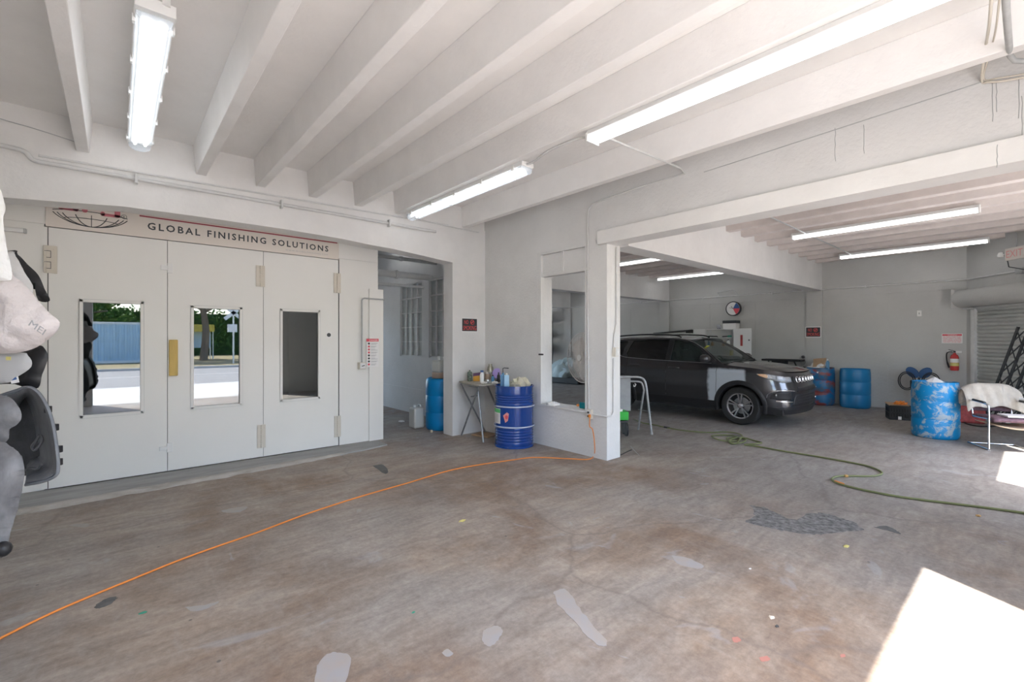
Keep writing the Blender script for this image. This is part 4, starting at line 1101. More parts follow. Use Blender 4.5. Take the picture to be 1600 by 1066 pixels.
for i in range(160):
    x = X_L+0.02+(2.3-X_L)*i/159; y = 6.02+(x-0.5)*0.055
    j = mnoise.noise(Vector((x*5, 0, 3)))*0.035; k = mnoise.noise(Vector((x*7, 9, 3)))*0.04; tap = min(1, (2.32-x)/0.5)
    wd = (0.07+k*0.8)*tap
    rows[0].append((x, y-wd+j, 0.001)); rows[1].append((x, y-wd*0.4+j, 0.014+0.012*(1+mnoise.noise(Vector((x*13, 1, 1)))))); rows[2].append((x, y+0.4*wd+j, 0.018+0.012*(1+mnoise.noise(Vector((x*11, 5, 1)))))); rows[3].append((x, y+wd+j+0.03, 0.016))
mb.grid(rows); struct('trim_8', mb, M['mortar'], smooth=60)
# ================================================================== THINGS ON THE FLOOR
def drum_material(name, base, scuff, amount, nscale=5.0, rough=0.4, extra=None):
    m = bpy.data.materials.new(name); m.use_nodes = True
    nt = m.node_tree; n = nt.nodes; l = nt.links; b = n['Principled BSDF']; b.inputs['Roughness'].default_value = rough
    tc = n.new('ShaderNodeTexCoord'); t = n.new('ShaderNodeTexNoise'); t.inputs['Scale'].default_value = nscale; t.inputs['Detail'].default_value = 8; t.inputs['Roughness'].default_value = 0.72; t.inputs['Distortion'].default_value = 0.6
    l.new(tc.outputs['Object'], t.inputs['Vector'])
    r = n.new('ShaderNodeValToRGB'); r.color_ramp.elements[0].position = 1-amount-0.02; r.color_ramp.elements[1].position = 1-amount+0.05
    l.new(t.outputs['Fac'], r.inputs[0])
    mx = n.new('ShaderNodeMix'); mx.data_type = 'RGBA'; mx.inputs[6].default_value = (*base, 1); mx.inputs[7].default_value = (*scuff, 1)
    l.new(r.outputs[0], mx.inputs[0]); out = mx.outputs[2]
    if extra:
        col, am, sc = extra
        t2 = n.new('ShaderNodeTexNoise'); t2.inputs['Scale'].default_value = sc; t2.inputs['Detail'].default_value = 4
        mp = n.new('ShaderNodeMapping'); mp.inputs['Location'].default_value = (4, 2, 7); mp.inputs['Scale'].default_value = (1, 1, 2.2); l.new(tc.outputs['Object'], mp.inputs[0]); l.new(mp.outputs[0], t2.inputs['Vector'])
        r2 = n.new('ShaderNodeValToRGB'); r2.color_ramp.elements[0].position = 1-am-0.03; r2.color_ramp.elements[1].position = 1-am+0.06; l.new(t2.outputs['Fac'], r2.inputs[0])
        m2 = n.new('ShaderNodeMix'); m2.data_type = 'RGBA'; l.new(out, m2.inputs[6]); m2.inputs[7].default_value = (*col, 1); l.new(r2.outputs[0], m2.inputs[0]); out = m2.outputs[2]
    l.new(out, b.inputs['Base Color']); return m
M['drum_blue'] = mat('drum_enamel_blue', (0.004, 0.050, 0.27), 0.2, coat=0.6)
M['drum_worn'] = drum_material('drum_worn_blue', (0.0, 0.24, 0.55), (0.34, 0.43, 0.50), 0.47, 7.0)
M['drum_plain'] = drum_material('drum_plastic_blue', (0.012, 0.19, 0.42), (0.16, 0.22, 0.28), 0.36, 3.0)
M['drum_dirty'] = drum_material('drum_dirty_blue', (0.015, 0.16, 0.36), (0.10, 0.14, 0.20), 0.48, 4.0, extra=((0.30, 0.07, 0.06), 0.44, 3.2))
M['drum_clean'] = mat('drum_clean_blue', (0.0, 0.21, 0.50), 0.35, noise=0.05, nscale=5)
M['white_line'] = mat('hoop_white', (0.55, 0.62, 0.75), 0.35)
M['bag'] = mat('bag_plastic', (0.62, 0.58, 0.45), 0.5, noise=0.15, nscale=10)
M['rag'] = mat('crumpled_paper', (0.80, 0.79, 0.77), 0.8)
M['board_grey'] = mat('board_grey', (0.33, 0.34, 0.35), 0.6, noise=0.08, nscale=6)
M['green'] = mat('green_plastic_bright', (0.04, 0.48, 0.06), 0.4)
M['hose_green'] = mat('hose_green', (0.17, 0.19, 0.08), 0.5)
M['hose_pale'] = mat('hose_pale', (0.45, 0.50, 0.25), 0.5)
M['ctop'] = mat('worn_board', (0.34, 0.32, 0.27), 0.7, noise=0.2, nscale=9)
M['leg_steel'] = mat('leg_steel', (0.36, 0.37, 0.38), 0.4, 0.6, noise=0.15, nscale=20)
M['cloth'] = mat('canvas_cloth', (0.52, 0.47, 0.40), 0.9, noise=0.08, nscale=10, bump=0.3, bscale=60)
M['maroon'] = mat('chair_fabric', (0.17, 0.10, 0.12), 0.85, noise=0.2, nscale=30)
M['ply'] = mat('plywood', (0.58, 0.44, 0.30), 0.7, noise=0.1, nscale=8)
M['fan_grey'] = mat('fan_cage', (0.62, 0.60, 0.58), 0.5)
M['fan_blade'] = mat('fan_blade', (0.58, 0.54, 0.51), 0.5, noise=0.15, nscale=7)

def steel_drum(c, m, label):
    r, h = 0.286, 0.885
    t = thing('steel_drum', label, 'drum', c)
    p = [(0, 0.012), (r-0.006, 0.012), (r-0.006, 0.0), (r+0.005, 0.0), (r+0.005, 0.02), (r-0.006, 0.03)]
    def ripple(z0, z1, n): 
        o = []
        for i in range(n*6+1):
            z = z0+(z1-z0)*i/(n*6); o.append((r-0.005+0.004*math.cos(2*math.pi*i/6), z))
        return o
    p += ripple(0.07, 0.27, 5)
    p += [(r-0.004, 0.285), (r+0.012, 0.30), (r+0.012, 0.308), (r-0.004, 0.322), (r-0.004, 0.575), (r+0.012, 0.59), (r+0.012, 0.598), (r-0.004, 0.612)]
    p += ripple(0.63, 0.76, 4)+[(r-0.006, 0.80), (r-0.006, 0.865), (r+0.006, 0.868), (r+0.006, h), (r-0.010, h), (r-0.012, h-0.02), (0, h-0.02)]
    MB().lathe(p, c, 56).build('body', m, t, smooth=35)
    mb = MB()
    for z in (0.304, 0.594):
        MB().lathe([(r+0.0125, z-0.009), (r+0.014, z), (r+0.0125, z+0.009)], c, 56, cap=False).build('hoop', M['white_line'], t, smooth=60)
    return t
def toward_cam(c, off=0.0): return math.atan2(-c[1], -c[0])+off
DC = (4.432, 5.05, 0)
t = steel_drum(DC, M['drum_blue'], 'glossy dark blue steel drum with labels, standing before the cluttered folding table')
a = toward_cam(DC)
def drum_patch(t, c, r, a0, a1, z0, z1, m, nm, lean=0.0):
    mb = MB(); rows = []
    for z in (z0, z1): rows.append([Vector((c[0]+r*math.cos(a0+(a1-a0)*i/8), c[1]+r*math.sin(a0+(a1-a0)*i/8), z+lean*(i/8-0.5))) for i in range(9)])
    return mb.grid(rows).build(nm, m, t, solid=0.001)
# +angle is to the viewer's left
L = drum_patch(t, DC, 0.287, a-R(88), a-R(44), 0.345, 0.56, M['paper'], 'label')
# (the viewer's left is the smaller angle here)
M['label_green'] = mat('label_green', (0.10, 0.50, 0.16), 0.5)
drum_patch(t, DC, 0.2885, a-R(88), a-R(44), 0.50, 0.555, M['label_green'], 'label_band')
mb = MB()
rows = [[Vector((DC[0]+0.2885*math.cos(a-R(84-3*j)), DC[1]+0.2885*math.sin(a-R(84-3*j)), 0.36+0.016*i+dz)) for j in range(12)] for i in range(8) for dz in (0, 0.006)]
for i in range(8): mb.grid(rows[2*i:2*i+2])
mb.build('label_text', M['grey_print'], t)
mb = MB(); o = []
for (da, z) in ((-33, 0.47), (-21, 0.52), (-15, 0.50), (-18, 0.40), (-26, 0.37)): o.append(Vector((DC[0]+0.2875*math.cos(a+R(da)), DC[1]+0.2875*math.sin(a+R(da)), z)))
M['pink'] = mat('hazard_pink', (0.80, 0.34, 0.30), 0.5)
mb.add(o, [(0, 1, 2, 3, 4)]); mb.build('hazard_label', M['pink'], t, solid=0.001)
mb = MB().lathe([(0, 0), (0.024, 0), (0.02, 0.001), (0, 0.001)], (0, 0, 0), 12)
aa = a+R(-22); ce = Vector((DC[0]+0.289*math.cos(aa), DC[1]+0.289*math.sin(aa), 0.45)); fw = Vector((math.cos(aa), math.sin(aa), 0)); sd = Vector((-math.sin(aa), math.cos(aa), 0))
mb.v = [ce+sd*p.x+Vector((0, 0, p.y*1.2))+fw*p.z for p in mb.v]; mb.build('hazard_flame', M['red_print'], t)

def plastic_drum(c, m, label, r=0.29, h=0.885, squash=None, open_top=True):
    t = thing('plastic_drum', label, 'drum', c)
    p = [(0, 0.0), (r-0.03, 0.0), (r-0.008, 0.02), (r, 0.07), (r+0.002, 0.28), (r-0.005, 0.295), (r-0.005, 0.305), (r+0.002, 0.32), (r+0.002, 0.57), (r-0.005, 0.585), (r-0.005, 0.595), (r+0.002, 0.61), (r-0.002, 0.80), (r-0.012, 0.86)]
    if open_top: p += [(r-0.008, h-0.008), (r-0.014, h), (r-0.022, h-0.006), (r-0.02, 0.80), (r-0.02, 0.10), (0, 0.09)]
    else: p += [(r-0.03, h-0.006), (r-0.04, h), (r-0.05, h-0.012), (0, h-0.012)]
    MB().lathe(p, c, 48).build('body', m, t, smooth=40)
    return t
DA = on_z(1461, 687, 0); k = Vector((DA.x, DA.y, 0)).normalized(); DA = DA+k*0.29
plastic_drum(DA, M['drum_worn'], 'bright blue plastic drum with peeling pale scuffs beside the cantilever chair')
DB = Vector((12.80, 2.72, 0))
plastic_drum(DB, M['drum_plain'], 'plain blue plastic drum against the far wall, right of the rubbish-topped one')
DCc = Vector((12.80, 3.40, 0))
plastic_drum(DCc, M['drum_dirty'], 'red-stained blue drum heaped with rubbish under the far sign, next to the car')
DD = Vector((4.32, 6.83, 0))
plastic_drum(DD, M['drum_clean'], 'slim blue drum in the corridor half hidden by the wall end', open_top=False)

def crumple(c, rx, ry, rz, seed, amp=0.35, n=3, freq=6.0, flat=True):
    bm = bmesh.new(); bmesh.ops.create_icosphere(bm, subdivisions=n, radius=1.0)
    c = Vector(c); vs = []
    for v in bm.verts:
        d = v.co.normalized(); k = 1+amp*mnoise.noise(d*freq*0.4+Vector((seed, seed*2, 0)))+amp*0.5*mnoise.noise(d*freq+Vector((0, seed, 3)))
        z = d.z*rz*k
        if flat: z = max(z, -rz*0.02) if d.z < 0 else z
        vs.append(c+Vector((d.x*rx*k, d.y*ry*k, z)))
    fs = [[v.index for v in f.verts] for f in bm.faces]; bm.free()
    return vs, fs
# junk heap on the dirty drum
def blob(name, c, r3, seed, m, label, cat, amp=0.35, smooth=30, freq=6.0):
    v, f = crumple(c, *r3, seed, amp, freq=freq)
    o = MB().add(v, f).build(name, m, smooth=smooth); tag(o, label, cat); return o
zt = 0.885
blob('rubbish_bag', DCc+Vector((-0.02, 0.03, zt-0.04)), (0.20, 0.20, 0.17), 3, M['rag'], 'white crumpled rubbish bag heaped on the red-stained drum', 'bag')
mb = MB().box((DCc.x-0.12, DCc.y-0.2, zt+0.16), (DCc.x+0.1, DCc.y-0.02, zt+0.19)); 
o = MB().add([Vector((DCc.x-0.22, DCc.y+0.10, zt+0.0)), Vector((DCc.x-0.18, DCc.y-0.12, zt+0.01)), Vector((DCc.x-0.05, DCc.y-0.14, zt+0.23)), Vector((DCc.x-0.05, DCc.y+0.13, zt+0.20))], [(0, 1, 2, 3)]).build('cardboard_piece', M['cardboard'], solid=0.006); tag(o, 'brown cardboard flap sticking up from the red-stained drum', 'cardboard')
bottle(DCc.x-0.16, DCc.y-0.19, zt-0.03, 0.035, 0.24, M['bottle_blue'], M['white_plastic'], 'blue and white spray bottle at the right edge of the red-stained drum')
o = MB().add([DCc+Vector((-0.30, -0.02, zt-0.13)), DCc+Vector((-0.25, 0.09, zt+0.012)), DCc+Vector((-0.12, 0.0, zt+0.012)), DCc+Vector((-0.25, -0.09, zt+0.012))], [(0, 1, 3), (1, 2, 3)]).build('white_sheet', M['rag'], solid=0.004); tag(o, 'white sheet corner hanging over the rim of the red-stained drum', 'sheet')
# folded paper in the bright drum
o = MB().add([DA+Vector((-0.22, 0.02, 0.86)), DA+Vector((-0.10, -0.12, 0.88)), DA+Vector((0.0, 0.0, 0.955)), DA+Vector((-0.08, 0.10, 0.89))], [(0, 1, 2, 3)]).build('paper_scrap', M['paper'], solid=0.004); tag(o, 'pale paper scrap lying across the rim of the bright blue drum', 'paper')
# jug on the corridor drum
t = thing('plastic_jug', 'translucent jug with brown liquid on top of the corridor drum', 'jug', DD+Vector((0, 0, 0.873)))
jc = DD+Vector((-0.03, 0.02, 0.873))
M['jug'] = mat('jug_plastic', (0.68, 0.67, 0.62), 0.4, alpha=0.85); M['brown_liquid'] = mat('brown_liquid', (0.50, 0.35, 0.24), 0.4)
MB().box((jc.x-0.10, jc.y-0.13, jc.z), (jc.x+0.10, jc.y+0.13, jc.z+0.11)).build('liquid', M['brown_liquid'], t, bevel=0.02)
MB().box((jc.x-0.105, jc.y-0.135, jc.z+0.10), (jc.x+0.105, jc.y+0.135, jc.z+0.32)).build('body', M['jug'], t, bevel=0.035)
MB().cyl((jc.x-0.03, jc.y, jc.z+0.31), (jc.x-0.03, jc.y, jc.z+0.37), 0.022, 14).build('neck', M['white_plastic'], t)
MB().cyl((jc.x-0.03, jc.y, jc.z+0.36), (jc.x-0.03, jc.y, jc.z+0.39), 0.028, 14).build('cap', M['white_plastic'], t)
# white container on the corridor floor
wc = on_z(665.5, 670, 0)+Vector((-0.07, 0.20, 0))
t = thing('canister', 'white plastic canister on the corridor floor beside the slim blue drum', 'canister', wc)
MB().box((wc.x-0.10, wc.y-0.11, 0.0), (wc.x+0.10, wc.y+0.11, 0.36)).build('body', M['jug'], t, bevel=0.03)
MB().cyl((wc.x-0.04, wc.y, 0.355), (wc.x-0.04, wc.y, 0.40), 0.025, 14).build('cap', M['white_plastic'], t)
mb = MB().tube(smooth_path([(wc.x+0.0, wc.y, 0.36), (wc.x+0.02, wc.y, 0.40), (wc.x+0.06, wc.y, 0.40), (wc.x+0.08, wc.y, 0.355)], 4), 0.011, 8); mb.build('handle', M['jug'], t, smooth=60)
bl_ = on_z(674, 676, 0); o = MB().lathe([(0, 0), (0.02, 0.0), (0.025, 0.02), (0.018, 0.04), (0, 0.04)], (bl_.x, bl_.y, 0), 14).build('litter', M['bag']); tag(o, 'small pale cap on the floor before the slim blue drum', 'litter')
v, f = crumple((on_z(627, 659, 0).x, on_z(627, 659, 0).y, 0.001), 0.05, 0.06, 0.02, 4, 0.5); o = MB().add(v, f).build('paper_scrap', M['rag']); tag(o, 'tiny white scrap on the corridor floor', 'paper')

# ---- folding table with its clutter
ZT = 0.885
TX0, TX1, TY0, TY1 = 4.02, 4.70, 5.37, 6.11
t = thing('folding_table', 'worn folding table with crossed steel legs in the corner by the partition', 'table', ((TX0+TX1)/2, (TY0+TY1)/2, 0))
mb = MB(); rows = []
mb.prism([(TX0+0.16, TY1), (TX1, TY1), (TX1, TY0), (TX0, TY0), (TX0+0.02, TY0+0.35)], [], ZT-0.022, ZT, lambda a, b, q: (a, b, q)); mb.build('table_top', M['ctop'], t, bevel=0.004)
mb = MB().tube([(TX0+0.20, TY1-0.05, ZT-0.035), (TX0+0.05, TY0+0.30, ZT-0.035), (TX0+0.04, TY0+0.04, ZT-0.035)], 0.013, 8); mb.tube([(TX1-0.04, TY1-0.04, ZT-0.035), (TX1-0.04, TY0+0.04, ZT-0.035)], 0.013, 8); mb.build_each('frame_rail', M['leg_steel'], t)
f1, f2, f3 = on_z(721, 681, 0.0), on_z(763, 695, 0.0), on_z(759, 675, 0.0)
# crossed pairs: in the plane of the left end
for p0, p1 in ((Vector((f1.x, TY1-0.03, 0.012)), Vector((TX0+0.08, TY0+0.1, ZT-0.03))), (Vector((f3.x-0.05, TY1-0.10, 0.012)), Vector((TX0+0.08, TY1-0.16, ZT-0.03))),
               (Vector((f2.x, f2.y+0.12, 0.012)), Vector((TX0+0.14, TY0+0.22, ZT-0.03))), (Vector((TX1-0.06, TY0+0.02, 0.012)), Vector((TX1-0.06, TY1-0.1, ZT-0.03)))):
    MB().tube([p0, p1], 0.014, 8).build('leg', M['leg_steel'], t, smooth=60)
zc = 0.56; MB().tube([on_x(736, 620, 4.15), on_x(748, 618, 4.3)], 0.009, 8).build('cross_brace', M['leg_steel'], t)
# clutter
def tp(u, y, z=ZT):
    k = ray(u, 500); return Vector((y*k.x/k.y, y, z))
p = tp(734, 5.98)
t = thing('aerosol_can', 'dark printed tin with a spout at the left end of the folding table', 'can', p)
MB().lathe([(0, 0), (0.038, 0), (0.04, 0.01), (0.04, 0.13), (0.03, 0.15), (0.012, 0.155), (0.012, 0.18), (0, 0.18)], p, 20).build('body', mat('dark_tin', (0.12, 0.15, 0.11), 0.4, noise=0.9, nscale=30), t, smooth=40)
MB().lathe([(0, 0.178), (0.018, 0.178), (0.018, 0.20), (0, 0.20)], p, 12).build('cap', M['rag'], t)
p = tp(744, 5.90)
t = thing('wax_tin', 'yellow and purple carton among the table clutter', 'carton', p)
MB().obox(p+Vector((0.02, 0, 0.045)), (0.055, -0.03, 0), (0.015, 0.025, 0), (0, 0, 0.045)).build('carton', mat('carton_orange', (0.80, 0.42, 0.06), 0.5), t, bevel=0.003)
MB().obox(p+Vector((0.02, 0, 0.108)), (0.056, -0.031, 0.008), (0.0155, 0.0255, 0), (0, 0, 0.022)).build('printed_band', mat('carton_purple', (0.13, 0.05, 0.14), 0.5), t, bevel=0.002)
p = tp(753, 5.62); bottle(p.x, p.y, ZT, 0.033, 0.19, M['white_plastic'], M['blue_face'], 'white bottle with a dark blue cap at the front of the table clutter', neck=0.6)
p = tp(762, 5.74); tin(p.x, p.y, ZT, 0.05, 0.15, M['silver'], 'dull silver tin near the middle of the folding table', band=mat('brown_print', (0.30, 0.22, 0.16), 0.5, noise=0.4, nscale=20))
p = tp(766, 5.92); 
t = thing('thinner_can', 'tallest silver can with a cone top at the back of the table', 'can', p)
q = p; MB().lathe([(0, 0), (0.05, 0), (0.05, 0.20), (0.047, 0.215), (0.03, 0.235), (0.03, 0.265), (0, 0.265)], q, 24).build('body', mat('olive_tin', (0.36, 0.34, 0.27), 0.35, 0.5, noise=0.35, nscale=22), t, smooth=40)
p = tp(777, 5.78)
t = thing('sanding_disc', 'round lilac sanding disc standing against the bottles on the table', 'disc', p)
M['lilac'] = mat('lilac', (0.42, 0.32, 0.66), 0.6)
nrm = Vector((-0.8, -0.6, 0.25)).normalized(); s1_ = nrm.cross(Vector((0, 0, 1))).normalized(); s2_ = s1_.cross(nrm)
ring = [p+Vector((0, 0, 0.115))+s1_*math.cos(2*math.pi*i/28)*0.085+s2_*math.sin(2*math.pi*i/28)*0.085 for i in range(28)]
MB().add(ring, [tuple(range(28))]).build('disc', M['lilac'], t, solid=0.01)
MB().tube([p+Vector((0.03, 0.03, 0)), p+Vector((0.01, 0.01, 0.1))], 0.012, 8).build('stand', M['dark_metal'], t)
p = tp(770, 5.60); bottle(p.x, p.y, ZT, 0.026, 0.11, M['bottle_blue'], M['dark_print'], 'short blue bottle before the lilac disc on the table')
p = tp(779, 5.55); bottle(p.x, p.y, ZT, 0.024, 0.15, M['dark_metal'], M['dark_print'], 'narrow dark bottle right of the lilac disc on the table')
for k, (u, v, m_, lb, seed) in enumerate(((757, 5.50, 'rag', 'crumpled white wipe at the front edge of the folding table', 11), (765, 5.48, 'leg_steel', 'grey crumpled foil in the middle of the folding table', 12), (773, 5.44, 'rag', 'pale crumpled wipe behind the blue drum on the folding table', 13))):
    p = tp(u, v); blob('crumpled_wipe', p, (0.05, 0.04, 0.03), seed, M[m_], lb, 'wipe', 0.5)
p = Vector((4.58, 5.50, ZT)); o = MB().tube(smooth_path([p+Vector((-0.06, 0.10, 0.012)), p+Vector((0, 0.05, 0.02)), p+Vector((0.06, -0.02, 0.012)), p+Vector((0.03, -0.09, 0.015))], 5), 0.012, 8).build('black_strap', M['black_plastic'], smooth=60); tag(o, 'black strap lying at the right end of the folding table', 'strap')
# on the steel drum: pump bottles and a heap of film
zd_ = 0.866
ux = Vector((-DC[0], -DC[1], 0)).normalized(); ul = Vector((-CY, SY, 0))
for k, (dl, df, mm, lab, pump) in enumerate(((0.165, 0.0, M['bottle_blue'], 'blue pump bottle with a bent spout on the steel drum', True), (0.11, 0.08, mat('pale_blue_plastic', (0.38, 0.62, 0.80), 0.3), 'pale blue bottle with a white cap on the steel drum', False))):
    p = Vector(DC)+ul*dl+ux*df; p.z = zd_
    t = thing('pump_bottle', lab, 'bottle', p)
    MB().obox(p+Vector((0, 0, 0.085)), ul*0.038, ux*0.028, (0, 0, 0.085)).build('body', mm, t, bevel=0.01)
    MB().cyl(p+Vector((0, 0, 0.17)), p+Vector((0, 0, 0.195)), 0.016, 12).build('cap', M['white_plastic'] if not pump else M['bottle_blue'], t)
    if pump: MB().tube([p+Vector((0, 0, 0.19)), p+Vector((0, 0, 0.26)), p-ul*0.02+Vector((0, 0, 0.268)), p-ul*0.085+Vector((0, 0, 0.262))], 0.007, 8).build('pump', M['dark_print'], t)
blob('film_heap', Vector(DC)-ul*0.09+ux*0.0+Vector((0, 0, zd_)), (0.15, 0.15, 0.13), 21, M['bag'], 'heap of crumpled masking film on the lid of the steel drum', 'film', 0.45, smooth=20, freq=9)
t = thing('scrap_wood', 'brown scrap board on the floor under the folding table', 'board', (4.5, 5.9, 0)); MB().obox((4.5, 5.85, 0.012), (0.13, 0.03, 0), (-0.04, 0.16, 0), (0, 0, 0.01)).build('board', M['cardboard'], t)

# ---- sill objects
p = on_x(858, 628, X_P0+0.08); blob('paper_wad', (X_P0+0.06, on_x(862, 628, X_P0+0.05).y, 0.601), (0.09, 0.10, 0.05), 31, M['rag'], 'crumpled white paper wad at the left end of the window sill', 'paper', 0.45)
yy_ = on_x(911, 632, X_P0+0.10).y
t = thing('cordless_drill', 'teal power tool lying at the right end of the window sill', 'tool', (X_P0+0.1, yy_, 0.60))
M['teal'] = mat('teal_tool', (0.0, 0.20, 0.24), 0.4)
MB().obox((X_P0+0.12, yy_-0.01, 0.645), (0.03, 0, 0), (0, 0.075, 0), (0, 0, 0.042)).build('motor_housing', M['teal'], t, bevel=0.012)
MB().cyl((X_P0+0.12, yy_+0.06, 0.64), (X_P0+0.12, yy_+0.12, 0.635), 0.018, 12).build('chuck', M['orange'], t)
MB().obox((X_P0+0.17, yy_-0.04, 0.625), (0.05, 0, 0), (0, 0.02, 0), (0, 0, 0.022)).build('grip', M['black_plastic'], t, bevel=0.006)
# latch on the window frame
q = on_x(848, 554, X_P0); tag(MB().box((X_P0-0.04, q.y-0.03, q.z-0.012), (X_P0-0.012, q.y+0.05, q.z+0.012)).build('window_latch', M['dark_metal'], bevel=0.003), 'small dark latch on the frame of the partition window', 'latch')

# ---- pedestal fan behind the partition
fc = on_x(915.5, 559, 5.32)
t = thing('pedestal_fan', 'large grey industrial fan behind the partition window', 'fan', (5.36, fc.y, 0))
fn = Vector((-0.87, -0.03, 0.0)); fn = Vector((-0.62, -0.78, 0.02)).normalized()
# the fan faces aside: its disc reads as a tall oval
fn = (Vector((-fc.x, -fc.y, 0)).normalized()); fn = Matrix.Rotation(R(-50), 3, 'Z') @ fn
s1_ = fn.cross(Vector((0, 0, 1))).normalized(); s2_ = Vector((0, 0, 1))
FR = 0.375
def fp(r, a, d): return fc+s1_*math.cos(a)*r+s2_*math.sin(a)*r+fn*d
for d0, r0 in ((0.06, FR), (-0.06, FR)):
    MB().tube([fp(r0, 2*math.pi*i/48, d0) for i in range(48)], 0.006, 6, closed=True).build('rim_ring', M['fan_grey'], t, smooth=60)
mb = MB()
for k in range(80):
    a = 2*math.pi*k/80
    mb.tube([fp(FR, a, 0.06), fp(FR*0.75, a+0.05, 0.10), fp(FR*0.4, a+0.10, 0.115), fp(0.05, a+0.14, 0.12)], 0.0034, 4)
    mb.tube([fp(FR, a, -0.06), fp(FR*0.6, a, -0.11), fp(0.08, a, -0.13)], 0.003, 4)
mb.build('wire_cage', M['fan_grey'], t)
mb = MB(); 
for r in (FR*0.3, FR*0.6, FR*0.85): mb.tube([fp(r, 2*math.pi*i/40, 0.105-0.03*(r/FR)) for i in range(40)], 0.0025, 4, closed=True)
mb.build('cage_hoops', M['fan_grey'], t)
MB().tube([fp(0, 0, 0.115), fp(0, 0, 0.135)], 0.045, 20).build('badge_cap', M['white'], t)
for k in range(3):
    a0 = R(172)+k*2*math.pi/3; rows = []
    for i in range(7):
        r = 0.05+(FR*0.88-0.05)*i/6; wd = (0.42+0.35*math.sin(math.pi*min(1, i/5)))
        rows.append([fp(r, a0-wd*(1-2*j/6)*(0.75), 0.03*(1-2*j/6)) for j in range(7)])
    MB().grid(rows).build('blade', M['fan_blade'], t, smooth=60, solid=0.003)
MB().tube([fp(0, 0, -0.28), fp(0, 0, -0.10)], 0.075, 20).build('motor', M['fan_grey'], t, smooth=40)
pb = fp(0, 0, -0.2)
MB().cyl((pb.x, pb.y, 0.04), (pb.x, pb.y, fc.z-0.02), 0.022, 14).build('pole', M['fan_grey'], t)
MB().lathe([(0, 0), (0.26, 0), (0.26, 0.015), (0.05, 0.05), (0.03, 0.07), (0, 0.07)], (pb.x, pb.y, 0), 28).build('base', M['dark_metal'], t, smooth=40)

# ---- sawhorse stand and the board beside it, behind the column
g1 = on_z(1018, 679, 0); g0 = on_z(1006, 671, 0)
t = thing('panel_stand', 'grey tubular panel stand standing before the car door', 'stand', (g1.x, g1.y, 0))
top1 = g1+Vector((-0.06, 0.03, 0.93)); 
def sp_(u, v, d): return at_depth(u, v, d)
dS = 7.5
legA = smooth_path([sp_(962, 590, dS+0.02), sp_(985, 589, dS), sp_(1000, 590, dS), sp_(1007, 595, dS-0.02), sp_(1010, 606, dS-0.02)], 5)
legA += [Vector((g1.x, g1.y, 0.015))]
MB().tube(legA, 0.019, 10).build('front_frame', M['leg_steel'], t, smooth=60)
legB = smooth_path([sp_(962, 597, dS+0.15), sp_(985, 596, dS+0.12), sp_(1000, 597, dS+0.12), sp_(1004, 602, dS+0.12), sp_(1006, 610, dS+0.12)], 5)+[Vector((g1.x+0.10, g1.y+0.32, 0.015))]
MB().tube(legB, 0.016, 10).build('rear_frame', M['leg_steel'], t, smooth=60)
MB().tube([legA[-1]+Vector((0, 0, 0.35)), legB[-1]+Vector((0, 0, 0.35))], 0.008, 6).build('brace', M['leg_steel'], t)
MB().cyl(g1, g1+Vector((0, 0, 0.03)), 0.024, 10).build('foot', M['pipe_grey'], t)
q = sp_(992, 604, dS); MB().tube([q+Vector((0, 0, 0.05)), q+Vector((0.03, 0, 0.03)), q, q+Vector((-0.03, 0, 0.0)), q+Vector((-0.03, 0, 0.03))], 0.007, 7).build('hook', M['white'], t, smooth=60)
c0, c1 = sp_(955, 642, 7.6), sp_(985, 587, 7.6)
rgt = Vector((CY, -SY, 0)); fwd = Vector((SY, CY, 0))
o = MB().obox((c0+c1)/2, rgt*(c1-c0).dot(rgt)/2, fwd*0.02, (0, 0, (c1.z-c0.z)/2)).build('grey_board', M['board_grey'], bevel=0.006); tag(o, 'grey board leaning on the panel stand beside the column', 'board')
# green charger on castors
c0, c1 = sp_(950, 655, 7.4), sp_(979.5, 642, 7.4)
t = thing('parts_cart', 'small bright green cart on black castors behind the column foot', 'cart', (on_z(972, 662, 0).x, on_z(972, 662, 0).y, 0))
MB().obox((c0+c1)/2, rgt*(c1-c0).dot(rgt)/2, fwd*0.12, (0, 0, (c1.z-c0.z)/2)).build('body', M['green'], t, bevel=0.01)
MB().obox((c0+c1)/2+Vector((0, 0, (c1.z-c0.z)/2+0.02))-rgt*0.04, rgt*0.10, fwd*0.1, (0, 0, 0.02)).build('lid', M['white_plastic'], t, bevel=0.008)
zb_ = c0.z
MB().obox((c0.x+c1.x)/2 and ((c0+c1)/2-Vector((0, 0, (c1.z-c0.z)/2+0.025))), rgt*0.14, fwd*0.11, (0, 0, 0.012)).build('chassis', M['dark_metal'], t)
for du, df in ((0.12, -0.09), (0.12, 0.09), (-0.12, -0.09), (-0.12, 0.09)):
    wv = (c0+c1)/2+rgt*du+fwd*df; rw = max(0.03, (zb_-0.03)/2); wv.z = rw
    MB().cyl(wv-rgt*0.012, wv+rgt*0.012, rw, 16).build('castor', M['black_plastic'], t)
    MB().bar((wv.x, wv.y, rw), (wv.x, wv.y, zb_-0.01), 0.01, 0.03).build('castor_fork', M['chrome'], t)
# wires by the column foot
o = MB().tube(smooth_path([on_z(970, 711, 0.006), on_z(980, 706, 0.006), on_z(987, 703, 0.006)], 5), 0.006, 6).build('black_wire', M['black_plastic']); tag(o, 'short black wire on the floor at the column foot', 'wire')
o = MB().tube(smooth_path([on_z(985, 697, 0.004), on_z(992, 705, 0.004), on_z(999, 712, 0.004)], 4), 0.003, 5).build('pale_wire', M['pipe_grey']); tag(o, 'pale thin wire on the floor right of the column', 'wire')

